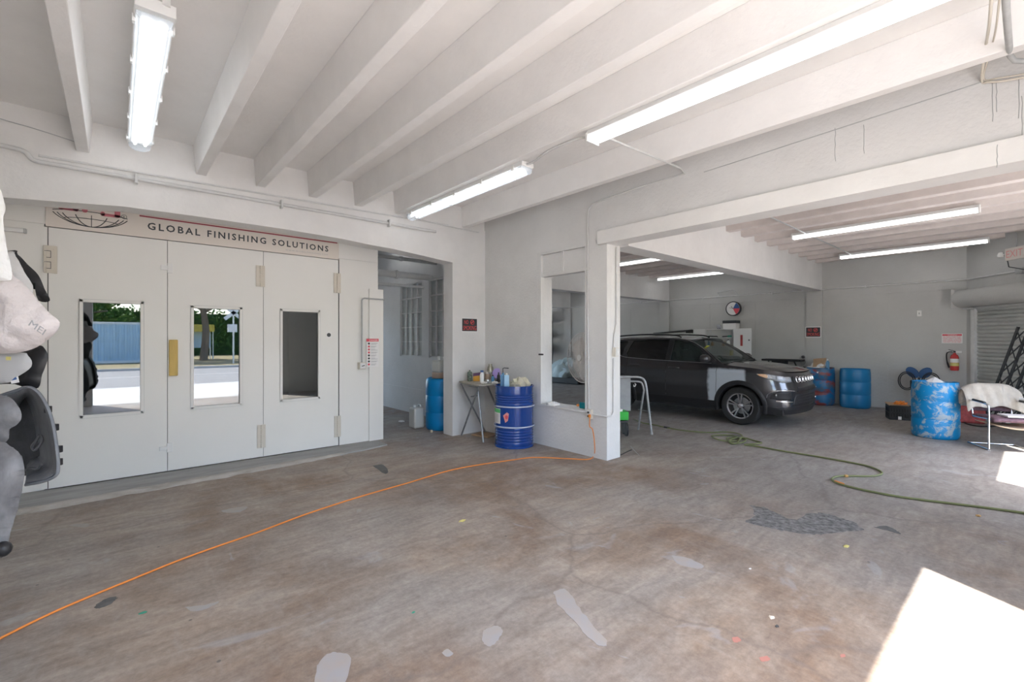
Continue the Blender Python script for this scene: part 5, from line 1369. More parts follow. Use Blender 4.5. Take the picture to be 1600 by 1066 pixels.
# ---- orange cord
xw2 = X_P0-0.055
cpts = [Vector((xw2, c_.y, c_.z)) for c_ in [on_x(922, 650, xw2)]]
cpts += [Vector((xw2-0.01, on_x(922, 655, xw2).y, 0.42)), on_x(926, 672, xw2-0.02), on_x(929, 695, xw2-0.05)]
cpts += [on_z(928, 712, 0.02), on_z(918, 718, 0.009), on_z(890, 717, 0.009), on_z(835, 715, 0.009), on_z(800, 719, 0.009), on_z(745, 727, 0.009), on_z(700, 736, 0.009), on_z(640, 754, 0.009), on_z(560, 777, 0.009), on_z(480, 803, 0.009), on_z(400, 833, 0.009), on_z(300, 868, 0.009), on_z(200, 908, 0.009), on_z(115, 943, 0.009), on_z(60, 968, 0.009), on_z(0, 998, 0.009), on_z(-80, 1040, 0.009)]
for i in range(2, 4):
    cpts[i].z = max(0.04, cpts[i].z)
o = MB().tube(smooth_path(cpts, 8), 0.0065, 8).build('extension_cord', M['orange'], smooth=60); tag(o, 'long orange extension cord running from the outlet across the floor of the nearest bay', 'cord')
t = thing('cord_plug', 'orange plug of the cord in the outlet box', 'plug', Vector((X_P0-0.07, c_.y, 0.55)))
MB().obox((X_P0-0.066, on_x(922, 650, xw2).y, on_x(922, 650, xw2).z), (0.014, 0, 0), (0, 0.014, 0), (0, 0, 0.02)).build('plug_body', M['orange'], t, bevel=0.004)
# ---- green hose
zH = 0.012
def hz(u, v): return on_z(u, v, zH)
hp = [hz(990, 655), hz(1005, 661), hz(1022, 664), hz(1040, 668), hz(1062, 672), hz(1090, 675), hz(1112, 676)]
cc_ = hz(1137, 683)
def ring_pts(c, rx, ry, a0, turns, n, rot=0.0, dz=0.0):
    o = []
    for i in range(n+1):
        a = a0+turns*2*math.pi*i/n; x, y = rx*math.cos(a), ry*math.sin(a)
        o.append(c+Vector((x*math.cos(rot)-y*math.sin(rot), x*math.sin(rot)+y*math.cos(rot), dz+0.008*(i % 5 == 0))))
    return o
loopA = [hz(1130, 675), hz(1150, 678), hz(1160, 684), hz(1150, 689), hz(1125, 689), hz(1112, 684), hz(1125, 680), hz(1145, 682), hz(1156, 688), hz(1150, 693), hz(1140, 692), hz(1136, 687), hz(1148, 684), hz(1165, 688), hz(1160, 694), hz(1143, 693.5), hz(1140, 689), hz(1158, 686), hz(1180, 689), hz(1190, 693), hz(1180, 696.5), hz(1163, 695)]
for i, p in enumerate(loopA): p.z = zH+0.012*(i % 3)
hp += loopA
hp += [hz(1185, 698), hz(1230, 706), hz(1280, 714), hz(1330, 723), hz(1358, 729), hz(1375, 736), hz(1377, 741), hz(1362, 744), hz(1335, 744), hz(1312, 744), hz(1300, 748), hz(1306, 754), hz(1325, 760), hz(1360, 768), hz(1410, 777), hz(1480, 786), hz(1560, 796), hz(1640, 808), hz(1720, 822)]
t = thing('air_hose', 'long green hose coiled by the car wheel and snaking across the floor', 'hose', (cc_.x, cc_.y, 0))
MB().tube(smooth_path(hp, 6), 0.011, 8).build('hose', M['hose_green'], t, smooth=60)
p0, p1 = hz(1305, 753), hz(1318, 757.5); MB().tube([p0, p1], 0.016, 10).build('coupling', M['orange'], t)
p0, p1 = hz(1320, 744), hz(1324, 744); MB().tube([p0, p1], 0.016, 10).build('tape_band', M['amber'], t)
p0, p1 = hz(1038, 667.6), hz(1046, 669); MB().tube([p0, p1], 0.017, 10).build('connector', M['dark_metal'], t)

# ---- milk crate with parts
ct = on_z(1408, 657, 0); cr = Vector((ct.x, ct.y, 0)).normalized()
cb = Vector((ct.x+0.17, ct.y+0.06, 0))
t = thing('milk_crate', 'black slotted crate holding orange and cardboard bits, left of the bright blue drum', 'crate', cb)
a = R(20); e1, e2 = Vector((math.cos(a), math.sin(a), 0)), Vector((-math.sin(a), math.cos(a), 0))
W_, H_ = 0.17, 0.27
mb = MB()
for s in (-1, 1):
    for ea, eb in ((e1, e2), (e2, e1)):
        o = cb+ea*s*W_
        for z0, z1 in ((0.0, 0.05), (0.12, 0.15), (0.22, H_)): mb.obox(o+Vector((0, 0, (z0+z1)/2)), eb*W_, ea*0.005, (0, 0, (z1-z0)/2))
        for k in range(-4, 5): mb.obox(o+eb*k*W_/4.2+Vector((0, 0, H_/2)), eb*0.008, ea*0.005, (0, 0, H_/2))
mb.build('slotted_walls', M['black_plastic'], t)
MB().obox(cb+Vector((0, 0, 0.008)), e1*W_, e2*W_, (0, 0, 0.008)).build('base', M['black_plastic'], t)
MB().obox(cb+Vector((0, 0, 0.12)), e1*(W_-0.01), e2*(W_-0.01), (0, 0, 0.10)).build('liner', M['dark_gap'], t)
MB().obox(cb-e1*(W_+0.007)+e2*0.02+Vector((0, 0, 0.04)), e1*0.001, e2*0.025, (0, 0, 0.03)).build('label', M['paper'], t)
o = MB().obox(cb+e2*0.03+Vector((0, 0, H_+0.02)), e1*0.15+Vector((0, 0, 0.01)), e2*0.16, (0, 0, 0.006)).build('cardboard_piece', M['cardboard'], bevel=0.002); tag(o, 'cardboard flap on top of the black crate', 'cardboard')
blob('orange_rag', cb-e2*0.02+Vector((-0.02, 0, H_+0.025)), (0.10, 0.10, 0.06), 41, M['orange'], 'orange scrap heaped on the black crate', 'rag', 0.6, smooth=15, freq=10)

# ---- blue and black hose rack by the wall
hb = on_x(1436, 578, 12.6); hb = Vector((12.72, on_x(1436, 578, 12.72).y, 0))
zc_ = on_x(1436, 590, 12.72).z
t = thing('hose_stand', 'stand with a blue two-lobed top and looped black hoses by the far wall', 'stand', hb)
MB().cyl((hb.x, hb.y, 0.02), (hb.x, hb.y, zc_), 0.02, 12).build('pole', M['dark_metal'], t)
MB().lathe([(0, 0), (0.20, 0), (0.20, 0.02), (0.03, 0.04), (0, 0.04)], hb, 24).build('base', M['dark_metal'], t)
M['navy'] = mat('navy_plastic', (0.03, 0.09, 0.22), 0.4)
for s in (-1, 1):
    q = hb+Vector((-0.03, s*0.10, zc_+0.10)); mb = MB().lathe([(0, -0.012), (0.105, -0.012), (0.115, 0), (0.105, 0.012), (0, 0.012)], (0, 0, 0), 24, 'x')
    mb.v = [q+Vector((p.x, p.y*0.95, p.z*0.95+s*p.y*0.35)) for p in mb.v]; mb.build('lobe', M['navy'], t, smooth=40)
MB().box((hb.x-0.06, hb.y-0.14, zc_-0.24), (hb.x+0.04, hb.y+0.14, zc_-0.06)).build('holder', M['dark_metal'], t, bevel=0.02)
for s in (-1, 1):
    for k in range(2):
        q = hb+Vector((-0.05-0.02*k, s*0.19, zc_-0.08)); MB().tube([q+Vector((0, math.cos(2*math.pi*i/24)*(0.14-0.03*k), math.sin(2*math.pi*i/24)*(0.19-0.03*k))) for i in range(24)], 0.010, 6, closed=True).build('hose_loop', M['black_plastic'], t, smooth=60)
mb = MB()
for s in (-1, 1): mb.bar((hb.x-0.03, hb.y+s*0.12, zc_-0.22), (hb.x-0.03, hb.y+s*0.14, zc_-0.45), 0.02, 0.02)
mb.build_each('strut', M['pipe_grey'], t)

# ---- red can with a black hose on the floor
rc_ = on_z(1517, 663, 0)+Vector((0.2, 0.1, 0))
t = thing('red_tank', 'dull red metal tank behind the cantilever chair', 'tank', rc_)
MB().obox(rc_+Vector((0, 0, 0.15)), (0.12, 0.05, 0), (-0.09, 0.24, 0), (0, 0, 0.15)).build('body', M['red_dull'], t, bevel=0.03)
MB().cyl(rc_+Vector((-0.05, 0.08, 0.30)), rc_+Vector((-0.05, 0.08, 0.34)), 0.03, 12).build('cap', M['dark_metal'], t)
MB().tube(smooth_path([rc_+Vector((-0.16, 0.08, 0.12)), rc_+Vector((-0.20, 0.06, 0.24)), rc_+Vector((-0.17, -0.06, 0.30)), rc_+Vector((-0.10, -0.12, 0.26))], 5), 0.010, 7).build('handle', M['red_dull'], t, smooth=60)
o = MB().tube(smooth_path([on_z(1503, 655, 0.012), on_z(1510, 662, 0.012), on_z(1530, 666, 0.012), on_z(1552, 666, 0.012), on_z(1575, 662, 0.012)], 6), 0.011, 8).build('black_hose', M['black_plastic'], smooth=60); tag(o, 'black hose on the floor before the red tank', 'hose')

# ---- cantilever chair with canvas over its back
chair = thing('cantilever_chair', 'chrome cantilever chair with dark seat beside the bright blue drum', 'chair', (9.7, 0.35, 0))
FL = on_z(1545, 702.5, 0.014); BL = on_z(1513, 691, 0.014)
fdir = (FL-BL); fdir.z = 0; dep = fdir.length; fdir.normalize(); wdir = Vector((-fdir.y, fdir.x, 0)); wdir = wdir if wdir.dot(rgt) > 0 else -wdir
CW = 0.52
up = Vector((0, 0, 1))
def cp(f, w, z): return BL+fdir*f+wdir*w+up*(z-0.014)
for side, w in ((0, 0.0), (1, CW)):
    path = smooth_path([cp(0.0, w, 0.014), cp(dep-0.03, w, 0.014), cp(dep, w, 0.03), cp(dep, w, 0.20), cp(dep, w, 0.58), cp(dep-0.03, w, 0.63), cp(dep-0.08, w, 0.645), cp(0.10, w, 0.655), cp(0.02, w, 0.655)], 4)
    MB().tube(path, 0.0125, 10).build('side_tube', M['chrome'], chair, smooth=60)
    MB().tube([cp(dep-0.09, w, 0.657), cp(0.12, w, 0.667)], 0.017, 8).build('armrest', M['black_plastic'], chair, smooth=60)
    MB().tube(smooth_path([cp(0.02, w, 0.655), cp(0.0, w+(0.03 if side == 0 else -0.03), 0.62), cp(0.03, w+(0.04 if side == 0 else -0.04), 0.45), cp(0.06, w+(0.04 if side == 0 else -0.04), 0.42), cp(dep-0.02, w+(0.04 if side == 0 else -0.04), 0.43)], 4), 0.010, 8).build('seat_rail', M['chrome'], chair, smooth=60)
MB().tube([cp(0, 0, 0.014), cp(0, CW, 0.014)], 0.0125, 10).build('floor_bar', M['chrome'], chair, smooth=60)
mb = MB(); rows = []
for i in range(9):
    f = 0.03+(dep+0.02)*i/8; rows.append([cp(f, 0.03+(CW-0.06)*j/8, 0.44+0.02*math.sin(math.pi*i/8)+(0.012 if 0 < j < 8 else 0)) for j in range(9)])
mb.grid(rows).build('seat', M['maroon'], chair, smooth=50, solid=0.045)
mb = MB(); rows = []
for i in range(9):
    z = 0.50+0.36*i/8; rows.append([cp(0.02-0.10*(i/8)-0.03*math.sin(math.pi*j/8), 0.02+(CW-0.04)*j/8, z) for j in range(9)])
mb.grid(rows).build('backrest', M['maroon'], chair, smooth=50, solid=0.035)
mb = MB(); rows = []
for i in range(7):
    f = 0.12+(dep+0.05)*i/6; rows.append([cp(f, 0.02+(CW+0.02)*j/8, 0.375-0.035*math.sin(math.pi*j/8)) for j in range(9)])
mb.grid(rows).build('seat_shell', M['ply'], chair, smooth=50, solid=0.01)
# canvas
mb = MB(); rows = []
prof_c = [(0.085, 0.56), (0.07, 0.64), (0.045, 0.72), (0.01, 0.80), (-0.03, 0.87), (-0.075, 0.905), (-0.12, 0.90), (-0.15, 0.86), (-0.16, 0.76), (-0.13, 0.64)]
for i, (f, z) in enumerate(prof_c):
    L = []
    for j in range(25):
        w = -0.05+(CW+0.14)*j/24
        sag = 0.10*(abs(2*j/24-1)**4)*(1 if i < 6 else 1)
        ripple = 0.014*math.sin(j*1.3+i*0.4)+0.010*mnoise.noise(Vector((j*0.4, i*0.6, 2)))
        fold = 0.03*math.sin(j*0.55)*(1-i/9) if i < 5 else 0
        L.append(cp(f+ripple, w, z-sag+fold*0.6))
    rows.append(L)
cl = mb.grid(rows).build('canvas_cloth', M['cloth'], smooth=60, solid=0.006, subsurf=1); tag(cl, 'beige canvas cloth draped over the back of the cantilever chair', 'cloth')
o = MB().tube([cp(0.12, CW+0.0, 0.70), cp(0.28, CW+0.06, 0.69), cp(dep, CW+0.10, 0.69)], 0.022, 8).build('rolled_paper', M['rag'], smooth=60); tag(o, 'rolled white paper on the right arm of the chair', 'paper')
o = MB().obox(cp(dep*0.75, CW*0.72, 0.485), fdir*0.12, wdir*0.17, up*0.012).build('white_board', M['paper'], bevel=0.003); tag(o, 'white sheet of board on the front of the chair seat', 'board')
# ---- folding scissor gate leaning on the shutter
t = thing('scissor_gate', 'dark folding scissor gate leaning against the roller shutter', 'gate', cantp(1.15, 0, 0.25))
def gp(a, z, off): return cantp(a, z, 0.10+off+(2.0-z)*0.17)
b0, b1 = 0.92, 1.25
def gx_(z, k): return b0+(1.25-b0)*0+k*(1)+(2.0-z)*(-0.10)
GA = 0.93
tb = [0.0, 0.20, 0.40, 0.60]
for k, q in enumerate(tb):
    mb = MB().bar(gp(GA+q, 0.03, 0), gp(GA+0.34+q, 1.78, 0), 0.04, 0.025, CN); mb.build('upright', M['dark_metal'], t)
n = 6
for k in range(3):
    for i in range(n):
        z0, z1 = 0.08+i*0.28, 0.08+(i+1)*0.28
        x0 = GA+tb[k]+0.34*z0/1.78; x1 = GA+tb[k]+0.34*z1/1.78
        MB().bar(gp(x0, z0, 0.015), gp(x1+0.20, z1, 0.015), 0.022, 0.006, CN).build('lattice_bar', M['dark_metal'], t)
        MB().bar(gp(x0+0.20, z0, 0.025), gp(x1, z1, 0.025), 0.022, 0.006, CN).build('lattice_bar', M['dark_metal'], t)

# ---- far end seen through the partition window: rack with boxes and a sheeted part
rk = Vector((12.6, 13.2, 0))
t = thing('steel_rack', 'steel rack with cartons in the distant bay, seen through the partition window', 'rack', rk)
for x in (12.2, 12.95):
    for y in (12.5, 14.0): MB().box((x-0.02, y-0.02, 0), (x+0.02, y+0.02, 2.3)).build('upright', M['dark_metal'], t)
for z in (0.35, 1.0, 1.6, 2.2): MB().box((12.18, 12.48, z), (12.97, 14.02, z+0.03)).build('shelf', M['dark_metal'], t)
for (y, z, w, h, m_, lb) in ((12.85, 2.23, 0.5, 0.34, 'cardboard', 'brown carton on the top shelf of the distant rack'), (13.5, 1.63, 0.6, 0.4, 'cardboard', 'brown carton on the third shelf of the distant rack'), (12.8, 1.63, 0.45, 0.25, 'dark_metal', 'dark box on the third shelf of the distant rack'), (12.9, 1.03, 0.6, 0.35, 'pipe_grey', 'grey bin on the second shelf of the distant rack')):
    o = MB().box((12.25, y-w/2, z), (12.85, y+w/2, z+h)).build('carton', M[m_], bevel=0.01); tag(o, lb, 'box')
sb = on_z(888, 598, 0)
M['sheet_blue'] = mat('sheeting_blue', (0.42, 0.50, 0.50), 0.6, noise=0.1, nscale=3)
v, f = crumple((sb.x, sb.y, 0.22), 0.45, 0.75, 0.62, 51, 0.35, n=4, freq=5); o = MB().add(v, f).build('sheeted_part', M['sheet_blue'], smooth=30); tag(o, 'car part under pale blue sheeting by the far wall, seen through the window', 'part')
MBk = MB().box((sb.x-0.4, sb.y-0.8, 0.0), (sb.x+0.5, sb.y+0.95, 0.23)); o = MBk.build('dolly', M['black_plastic'], bevel=0.03); tag(o, 'low black dolly under the sheeted car part', 'dolly')

# ---- small litter on the floor
def leaf(u, v, m, label, s=0.03, seed=1):
    p = on_z(u, v, 0.001); vs, fs = crumple(p, s, s*0.6, s*0.25, seed, 0.6, n=2); o = MB().add(vs, fs).build('litter', m, smooth=20); tag(o, label, 'litter')
leaf(722, 814, M['label_yellow'], 'larger yellow leaf on the floor between the orange cord and the column', 0.035, 3)
leaf(1322, 854, M['label_yellow'], 'small yellow leaf below the dark floor patch', 0.025, 4)
leaf(223, 958, M['green_thing'], 'green scrap on the floor near the orange cord, larger of two', 0.02, 5)
leaf(646, 957, M['green_thing'], 'tiny green scrap on the floor, smaller of two', 0.012, 6)
leaf(1529, 806, M['amber'], 'brown leaf on the floor just before the green hose', 0.03, 7)
leaf(1172, 889, M['paper'], 'white scrap on the floor below the dark patch', 0.012, 8)
leaf(1206, 965, M['hinge'], 'crumpled beige scrap on the floor near the sun patch', 0.02, 9)
leaf(1214, 979, M['dark_print'], 'small black bit on the floor near the sun patch', 0.014, 10)
# ---- torn asphalt-like patch and paint spots in the slab
M['patch_dark'] = mat('bare_aggregate', (0.10, 0.098, 0.094), 0.9, col2=(0.29, 0.283, 0.275), nscale=22, bump=0.8, bscale=40)
def floor_patch(outl, m, z=0.0015, seed=1, jag=0.03, nm='trim'):
    P = smooth_path([on_z(u, v, z) for u, v in outl+[outl[0]]], 6)[:-1]
    c = sum(P, Vector())/len(P); rnd = random.Random(seed)
    P = [(p.x+rnd.uniform(-jag, jag)*0.6, p.y+rnd.uniform(-jag, jag)*0.6) for p in P]
    o = MB().prism(P, [], 0.0003, z, lambda a, b, q: (a, b, q)).build('floor_stain', m); tag(o, None, None, None, 'structure'); return o
floor_patch([(1172, 789), (1195, 794), (1215, 803), (1240, 812), (1262, 804), (1290, 803), (1322, 812), (1347, 826), (1320, 831), (1282, 835), (1240, 832), (1200, 824), (1163, 815), (1178, 806)], M['patch_dark'], seed=3)
M['stain_dark'] = mat('dark_stain', (0.13, 0.13, 0.125), 0.7, noise=0.2, nscale=15)
floor_patch([(1366, 824), (1385, 822), (1402, 830), (1407, 835), (1390, 830)], M['stain_dark'], seed=6, jag=0.01)
floor_patch([(146, 950), (160, 938), (182, 932), (178, 940), (158, 950)], M['stain_dark'], seed=5, jag=0.01)
floor_patch([(583, 728), (598, 726), (607, 736), (600, 740)], M['stain_dark'], seed=8, jag=0.01)
M['primer_spill'] = mat('primer_spill', (0.40, 0.355, 0.32), 0.6, col2=(0.37, 0.365, 0.375), nscale=9)
floor_patch([(865, 925), (880, 920), (893, 930), (905, 950), (925, 975), (948, 1002), (940, 1010), (915, 992), (893, 965), (872, 945)], M['primer_spill'], seed=9, jag=0.008)
floor_patch([(755, 985), (775, 978), (785, 985), (778, 1000), (765, 1010), (754, 1002)], M['primer_spill'], seed=10, jag=0.006)
floor_patch([(495, 1040), (512, 1022), (535, 1020), (548, 1030), (535, 1070), (495, 1075)], M['primer_spill'], seed=11, jag=0.006)
floor_patch([(690, 1020), (700, 1014), (708, 1022), (698, 1026)], M['primer_spill'], seed=12, jag=0.004)
floor_patch([(1050, 868), (1075, 872), (1100, 885), (1085, 888), (1058, 880)], M['primer_spill'], seed=13, jag=0.008)
floor_patch([(290, 949), (320, 945), (343, 940), (320, 952), (300, 955)], M['primer_spill'], seed=14, jag=0.006)
floor_patch([(345, 798), (370, 793), (387, 792), (375, 800), (352, 801)], M['primer_spill'], seed=15, jag=0.006)
M['red_spot'] = mat('red_paint_spot', (0.46, 0.21, 0.17), 0.7)
floor_patch([(1143, 997), (1152, 995), (1158, 1001), (1148, 1004)], M['red_spot'], seed=16, jag=0.004)
floor_patch([(1186, 1028), (1198, 1025), (1203, 1031), (1192, 1034)], M['red_spot'], seed=17, jag=0.004)
floor_patch([(1313, 1023), (1319, 1022), (1321, 1026), (1314, 1027)], M['red_spot'], seed=18, jag=0.003)
# ================================================================== THE PARKED SUV (front towards -Y)
CX, CY0 = 9.43, 4.85
def car_paint(primer=False):
    m = bpy.data.materials.new('car_paint_primed' if primer else 'car_paint'); m.use_nodes = True
    nt = m.node_tree; n = nt.nodes; l = nt.links; b = n['Principled BSDF']
    b.inputs['Base Color'].default_value = (0.065, 0.064, 0.070, 1); b.inputs['Metallic'].default_value = 0.75
    b.inputs['Roughness'].default_value = 0.28; b.inputs['Coat Weight'].default_value = 1.0; b.inputs['Coat IOR'].default_value = 1.6; b.inputs['Coat Roughness'].default_value = 0.05
    if primer:
        # grey filler primer sprayed over fender and the front edge of the door
        tc = n.new('ShaderNodeTexCoord'); ns = n.new('ShaderNodeTexNoise'); ns.inputs['Scale'].default_value = 7.0; ns.inputs['Detail'].default_value = 3
        l.new(tc.outputs['Object'], ns.inputs['Vector'])
        va = n.new('ShaderNodeVectorMath'); va.operation = 'MULTIPLY_ADD'; l.new(ns.outputs['Color'], va.inputs[0])
        va.inputs[1].default_value = (0.0, 0.10, 0.05); l.new(tc.outputs['Object'], va.inputs[2])
        sp = n.new('ShaderNodeSeparateXYZ'); l.new(va.outputs[0], sp.inputs[0])
        def band(sock, lo, hi, soft):
            a = n.new('ShaderNodeMapRange'); a.inputs[1].default_value = lo-soft; a.inputs[2].default_value = lo+soft; l.new(sock, a.inputs[0])
            c = n.new('ShaderNodeMapRange'); c.inputs[1].default_value = hi-soft; c.inputs[2].default_value = hi+soft; c.inputs[3].default_value = 1; c.inputs[4].default_value = 0; l.new(sock, c.inputs[0])
            mm = n.new('ShaderNodeMath'); mm.operation = 'MULTIPLY'; l.new(a.outputs[0], mm.inputs[0]); l.new(c.outputs[0], mm.inputs[1]); return mm.outputs[0]
        m1 = n.new('ShaderNodeMath'); m1.operation = 'MULTIPLY'; l.new(band(sp.outputs[1], -1.36, -0.70, 0.025), m1.inputs[0]); l.new(band(sp.outputs[2], 0.30, 1.035, 0.02), m1.inputs[1])
        # only the side that shows the repair
        s3 = n.new('ShaderNodeSeparateXYZ'); l.new(tc.outputs['Object'], s3.inputs[0])
        lt = n.new('ShaderNodeMath'); lt.operation = 'LESS_THAN'; lt.inputs[1].default_value = 0.0; l.new(s3.outputs[0], lt.inputs[0])
        m2 = n.new('ShaderNodeMath'); m2.operation = 'MULTIPLY'; l.new(m1.outputs[0], m2.inputs[0]); l.new(lt.outputs[0], m2.inputs[1])
        mx = n.new('ShaderNodeMix'); mx.data_type = 'RGBA'; mx.inputs[6].default_value = (0.065, 0.064, 0.070, 1); mx.inputs[7].default_value = (0.44, 0.49, 0.54, 1)
        l.new(m2.outputs[0], mx.inputs[0]); l.new(mx.outputs[2], b.inputs['Base Color'])
        inv = n.new('ShaderNodeMapRange'); inv.inputs[3].default_value = 0.75; inv.inputs[4].default_value = 0.0; l.new(m2.outputs[0], inv.inputs[0]); l.new(inv.outputs[0], b.inputs['Metallic'])
        inv2 = n.new('ShaderNodeMapRange'); inv2.inputs[3].default_value = 0.9; inv2.inputs[4].default_value = 0.0; l.new(m2.outputs[0], inv2.inputs[0]); l.new(inv2.outputs[0], b.inputs['Coat Weight'])
        inv3 = n.new('ShaderNodeMapRange'); inv3.inputs[3].default_value = 0.28; inv3.inputs[4].default_value = 0.6; l.new(m2.outputs[0], inv3.inputs[0]); l.new(inv3.outputs[0], b.inputs['Roughness'])
    return m
M['car'] = car_paint(); M['car_p'] = car_paint(True)
M['clad'] = mat('car_cladding', (0.020, 0.020, 0.022), 0.45)
M['tyre'] = mat('tyre_rubber', (0.022, 0.022, 0.022), 0.75, bump=0.3, bscale=60)
M['rim'] = mat('alloy_wheel', (0.52, 0.52, 0.54), 0.25, 0.9)
M['glass_tint'] = mat('tinted_glass', (0.012, 0.014, 0.016), 0.03, alpha=0.80, spec=0.8)
M['glass_car'] = mat('car_glass', (0.05, 0.075, 0.07), 0.03, alpha=0.26, spec=0.8)
M['lamp_glass'] = mat('headlamp_glass', (0.55, 0.58, 0.62), 0.05, alpha=0.35, spec=0.8)
M['amber_lamp'] = mat('indicator_amber', (0.85, 0.42, 0.06), 0.2, emit=(1, 0.45, 0.05), estr=0.12)
M['seat'] = mat('seat_fabric', (0.03, 0.03, 0.032), 0.8)

CAR = thing('suv_car', 'dark grey SUV with pale primer on its front fender, parked beyond the column', 'car', (CX, CY0, 0))
class CMB(MB):
    """mesh in the car's own coordinates (x across, y along with the nose at -y)"""
    def build(s, name, material, parent=None, **kw):
        s.v = [Vector((p.x+CX, p.y+CY0, p.z)) for p in s.v]
        return MB.build(s, name, material, parent or CAR, **kw)
AX = 1.32; WR = 0.345
# plan outline of the widest ring, from rear centre round the -x side to the nose centre
OUT = [(0.0, 2.20), (-0.35, 2.19), (-0.60, 2.15), (-0.76, 2.06), (-0.84, 1.92), (-0.885, 1.70), (-0.905, 1.40), (-0.91, 0.9), (-0.91, 0.3), (-0.91, -0.3), (-0.91, -0.9), (-0.905, -1.35),
       (-0.895, -1.62), (-0.865, -1.82), (-0.80, -1.96), (-0.70, -2.06), (-0.54, -2.125), (-0.30, -2.165), (0.0, -2.18)]
_sp = smooth_path([(x, y, 0) for x, y in OUT], 12)
_ac = [0.0]
for i in range(1, len(_sp)): _ac.append(_ac[-1]+(_sp[i]-_sp[i-1]).length)
STOT = _ac[-1]
def plan(s):
    s = max(0, min(STOT, s)); lo, hi = 0, len(_ac)-1
    while hi-lo > 1:
        m = (lo+hi)//2
        if _ac[m] <= s: lo = m
        else: hi = m
    t = (s-_ac[lo])/max(1e-9, _ac[hi]-_ac[lo]); p = _sp[lo].lerp(_sp[hi], t); d = (_sp[hi]-_sp[lo]).normalized()
    nrm = Vector((d.y, -d.x, 0))
    if nrm.x*p.x + nrm.y*p.y*0.3 < 0: nrm = -nrm
    return p, nrm
def s_of_y(y):
    """arc length where the flank reaches y"""
    lo, hi = 0.0, STOT
    for _ in range(40):
        m = (lo+hi)/2
        if plan(m)[0].y > y: lo = m
        else: hi = m
    return lo
def lerp_t(tab, q):
    if q <= tab[0][0]: return tab[0][1]
    for (a, b), (c, d) in zip(tab, tab[1:]):
        if q <= c:
            t = (q-a)/(c-a); t = t*t*(3-2*t)*0.5+t*0.5
            return b+(d-b)*t
    return tab[-1][1]
def flank_in(z): return lerp_t([(0.18, 0.10), (0.26, 0.055), (0.36, 0.028), (0.5, 0.010), (0.68, 0.0), (0.80, 0.014), (0.90, 0.012), (0.955, 0.006), (0.985, 0.030), (1.02, 0.046), (1.10, 0.075), (1.2, 0.115)], z)
def nose_in(z): return lerp_t([(0.18, 0.16), (0.24, 0.06), (0.34, 0.015), (0.45, 0.012), (0.56, 0.02), (0.66, 0.0), (0.76, 0.035), (0.88, 0.065), (0.96, 0.10), (1.02, 0.17), (1.1, 0.25)], z)
def tail_in(z): return lerp_t([(0.2, 0.10), (0.35, 0.02), (0.6, 0.0), (0.8, 0.03), (1.1, 0.07), (1.2, 0.09)], z)
def surf(s, z, off=0.0):
    p, nrm = plan(s)
    yn = p.y
    wn_ = max(0, min(1, (-1.75-yn)/0.33)); wt_ = max(0, min(1, (yn-1.75)/0.33))
    ins = flank_in(z)*(1-wn_-wt_)+nose_in(z)*wn_+tail_in(z)*wt_
    q = p - nrm*(ins-off)
    return Vector((min(q.x, 0.0) if abs(p.x) < 1e-6 else q.x, q.y, z))
def top_z(y): return lerp_t([(-2.2, 0.955), (-2.02, 0.985), (-1.8, 1.015), (-1.5, 1.045), (-1.1, 1.075), (-0.9, 1.085), (0.2, 1.105), (1.0, 1.14), (1.6, 1.18), (2.2, 1.20)], y)
def bot_z(y):
    a = lerp_t([(-2.2, 0.25), (-1.9, 0.24), (-1.6, 0.27), (-0.9, 0.27), (0.9, 0.27), (1.7, 0.30), (2.2, 0.33)], y); return a
RA = 0.405
def arch_snap(y, z, yc):
    d = math.hypot(y-yc, z-WR)
    return d
def flank_panel(name, s0, s1, m, cols, zlo=None, zhi=None, rows=16, both=True):
    """a strip of the shell between two arc lengths, wheel arches cut round"""
    for sgn in ((-1, 1) if both else (-1,)):
        mb = CMB(); bm = bmesh.new(); grid = []
        for i in range(cols+1):
            s = s0+(s1-s0)*i/cols; y = plan(s)[0].y
            z0 = bot_z(y) if zlo is None else zlo(y); z1 = top_z(y) if zhi is None else zhi(y)
            col = []
            for j in range(rows+1):
                z = z0+(z1-z0)*j/rows
                col.append([s, z, y])
            grid.append(col)
        verts = {}
        keep = []
        inside = lambda y, z: any(math.hypot(y-yc, z-WR) < RA for yc in (-AX, AX))
        for i in range(cols):
            for j in range(rows):
                q = [(i, j), (i+1, j), (i+1, j+1), (i, j+1)]
                ins = [inside(grid[a][b][2], grid[a][b][1]) for a, b in q]
                if all(ins): continue
                keep.append((q, any(ins)))
        snap = set()
        for q, mixed in keep:
            if mixed:
                for (a, b) in q:
                    if inside(grid[a][b][2], grid[a][b][1]): snap.add((a, b))
        for (a, b) in snap:
            s, z, y = grid[a][b]
            for yc in (-AX, AX):
                d = math.hypot(y-yc, z-WR)
                if d < RA and d > 1e-4:
                    k = RA/d; ny, nz_ = yc+(y-yc)*k, WR+(z-WR)*k
                    grid[a][b][0] = s_of_y(ny); grid[a][b][1] = nz_; break
        idx = {}
        vs = []; fs = []
        for q, _ in keep:
            f = []
            for k in q:
                if k not in idx:
                    idx[k] = len(vs); p = surf(grid[k[0]][k[1]][0], grid[k[0]][k[1]][1]); vs.append((p.x*(-sgn), p.y, p.z))
                f.append(idx[k])
            fs.append(f)
        mb.add(vs, fs)
        mb.build(name, m, smooth=35)
def skirt(y): return bot_z(y)+0.13 if abs(y) < 1.9 else bot_z(y)+0.15
g = 0.0035
yA, yB_, yC = -0.90, 0.145, 1.10          # front edge of the front door, split between the doors, rear edge
sA, sB, sC = s_of_y(yA), s_of_y(yB_), s_of_y(yC)
sN = s_of_y(-1.72); sQ = s_of_y(1.9)
flank_panel('front_fender', sA+g, sN, M['car_p'], 40, zlo=skirt, rows=30)
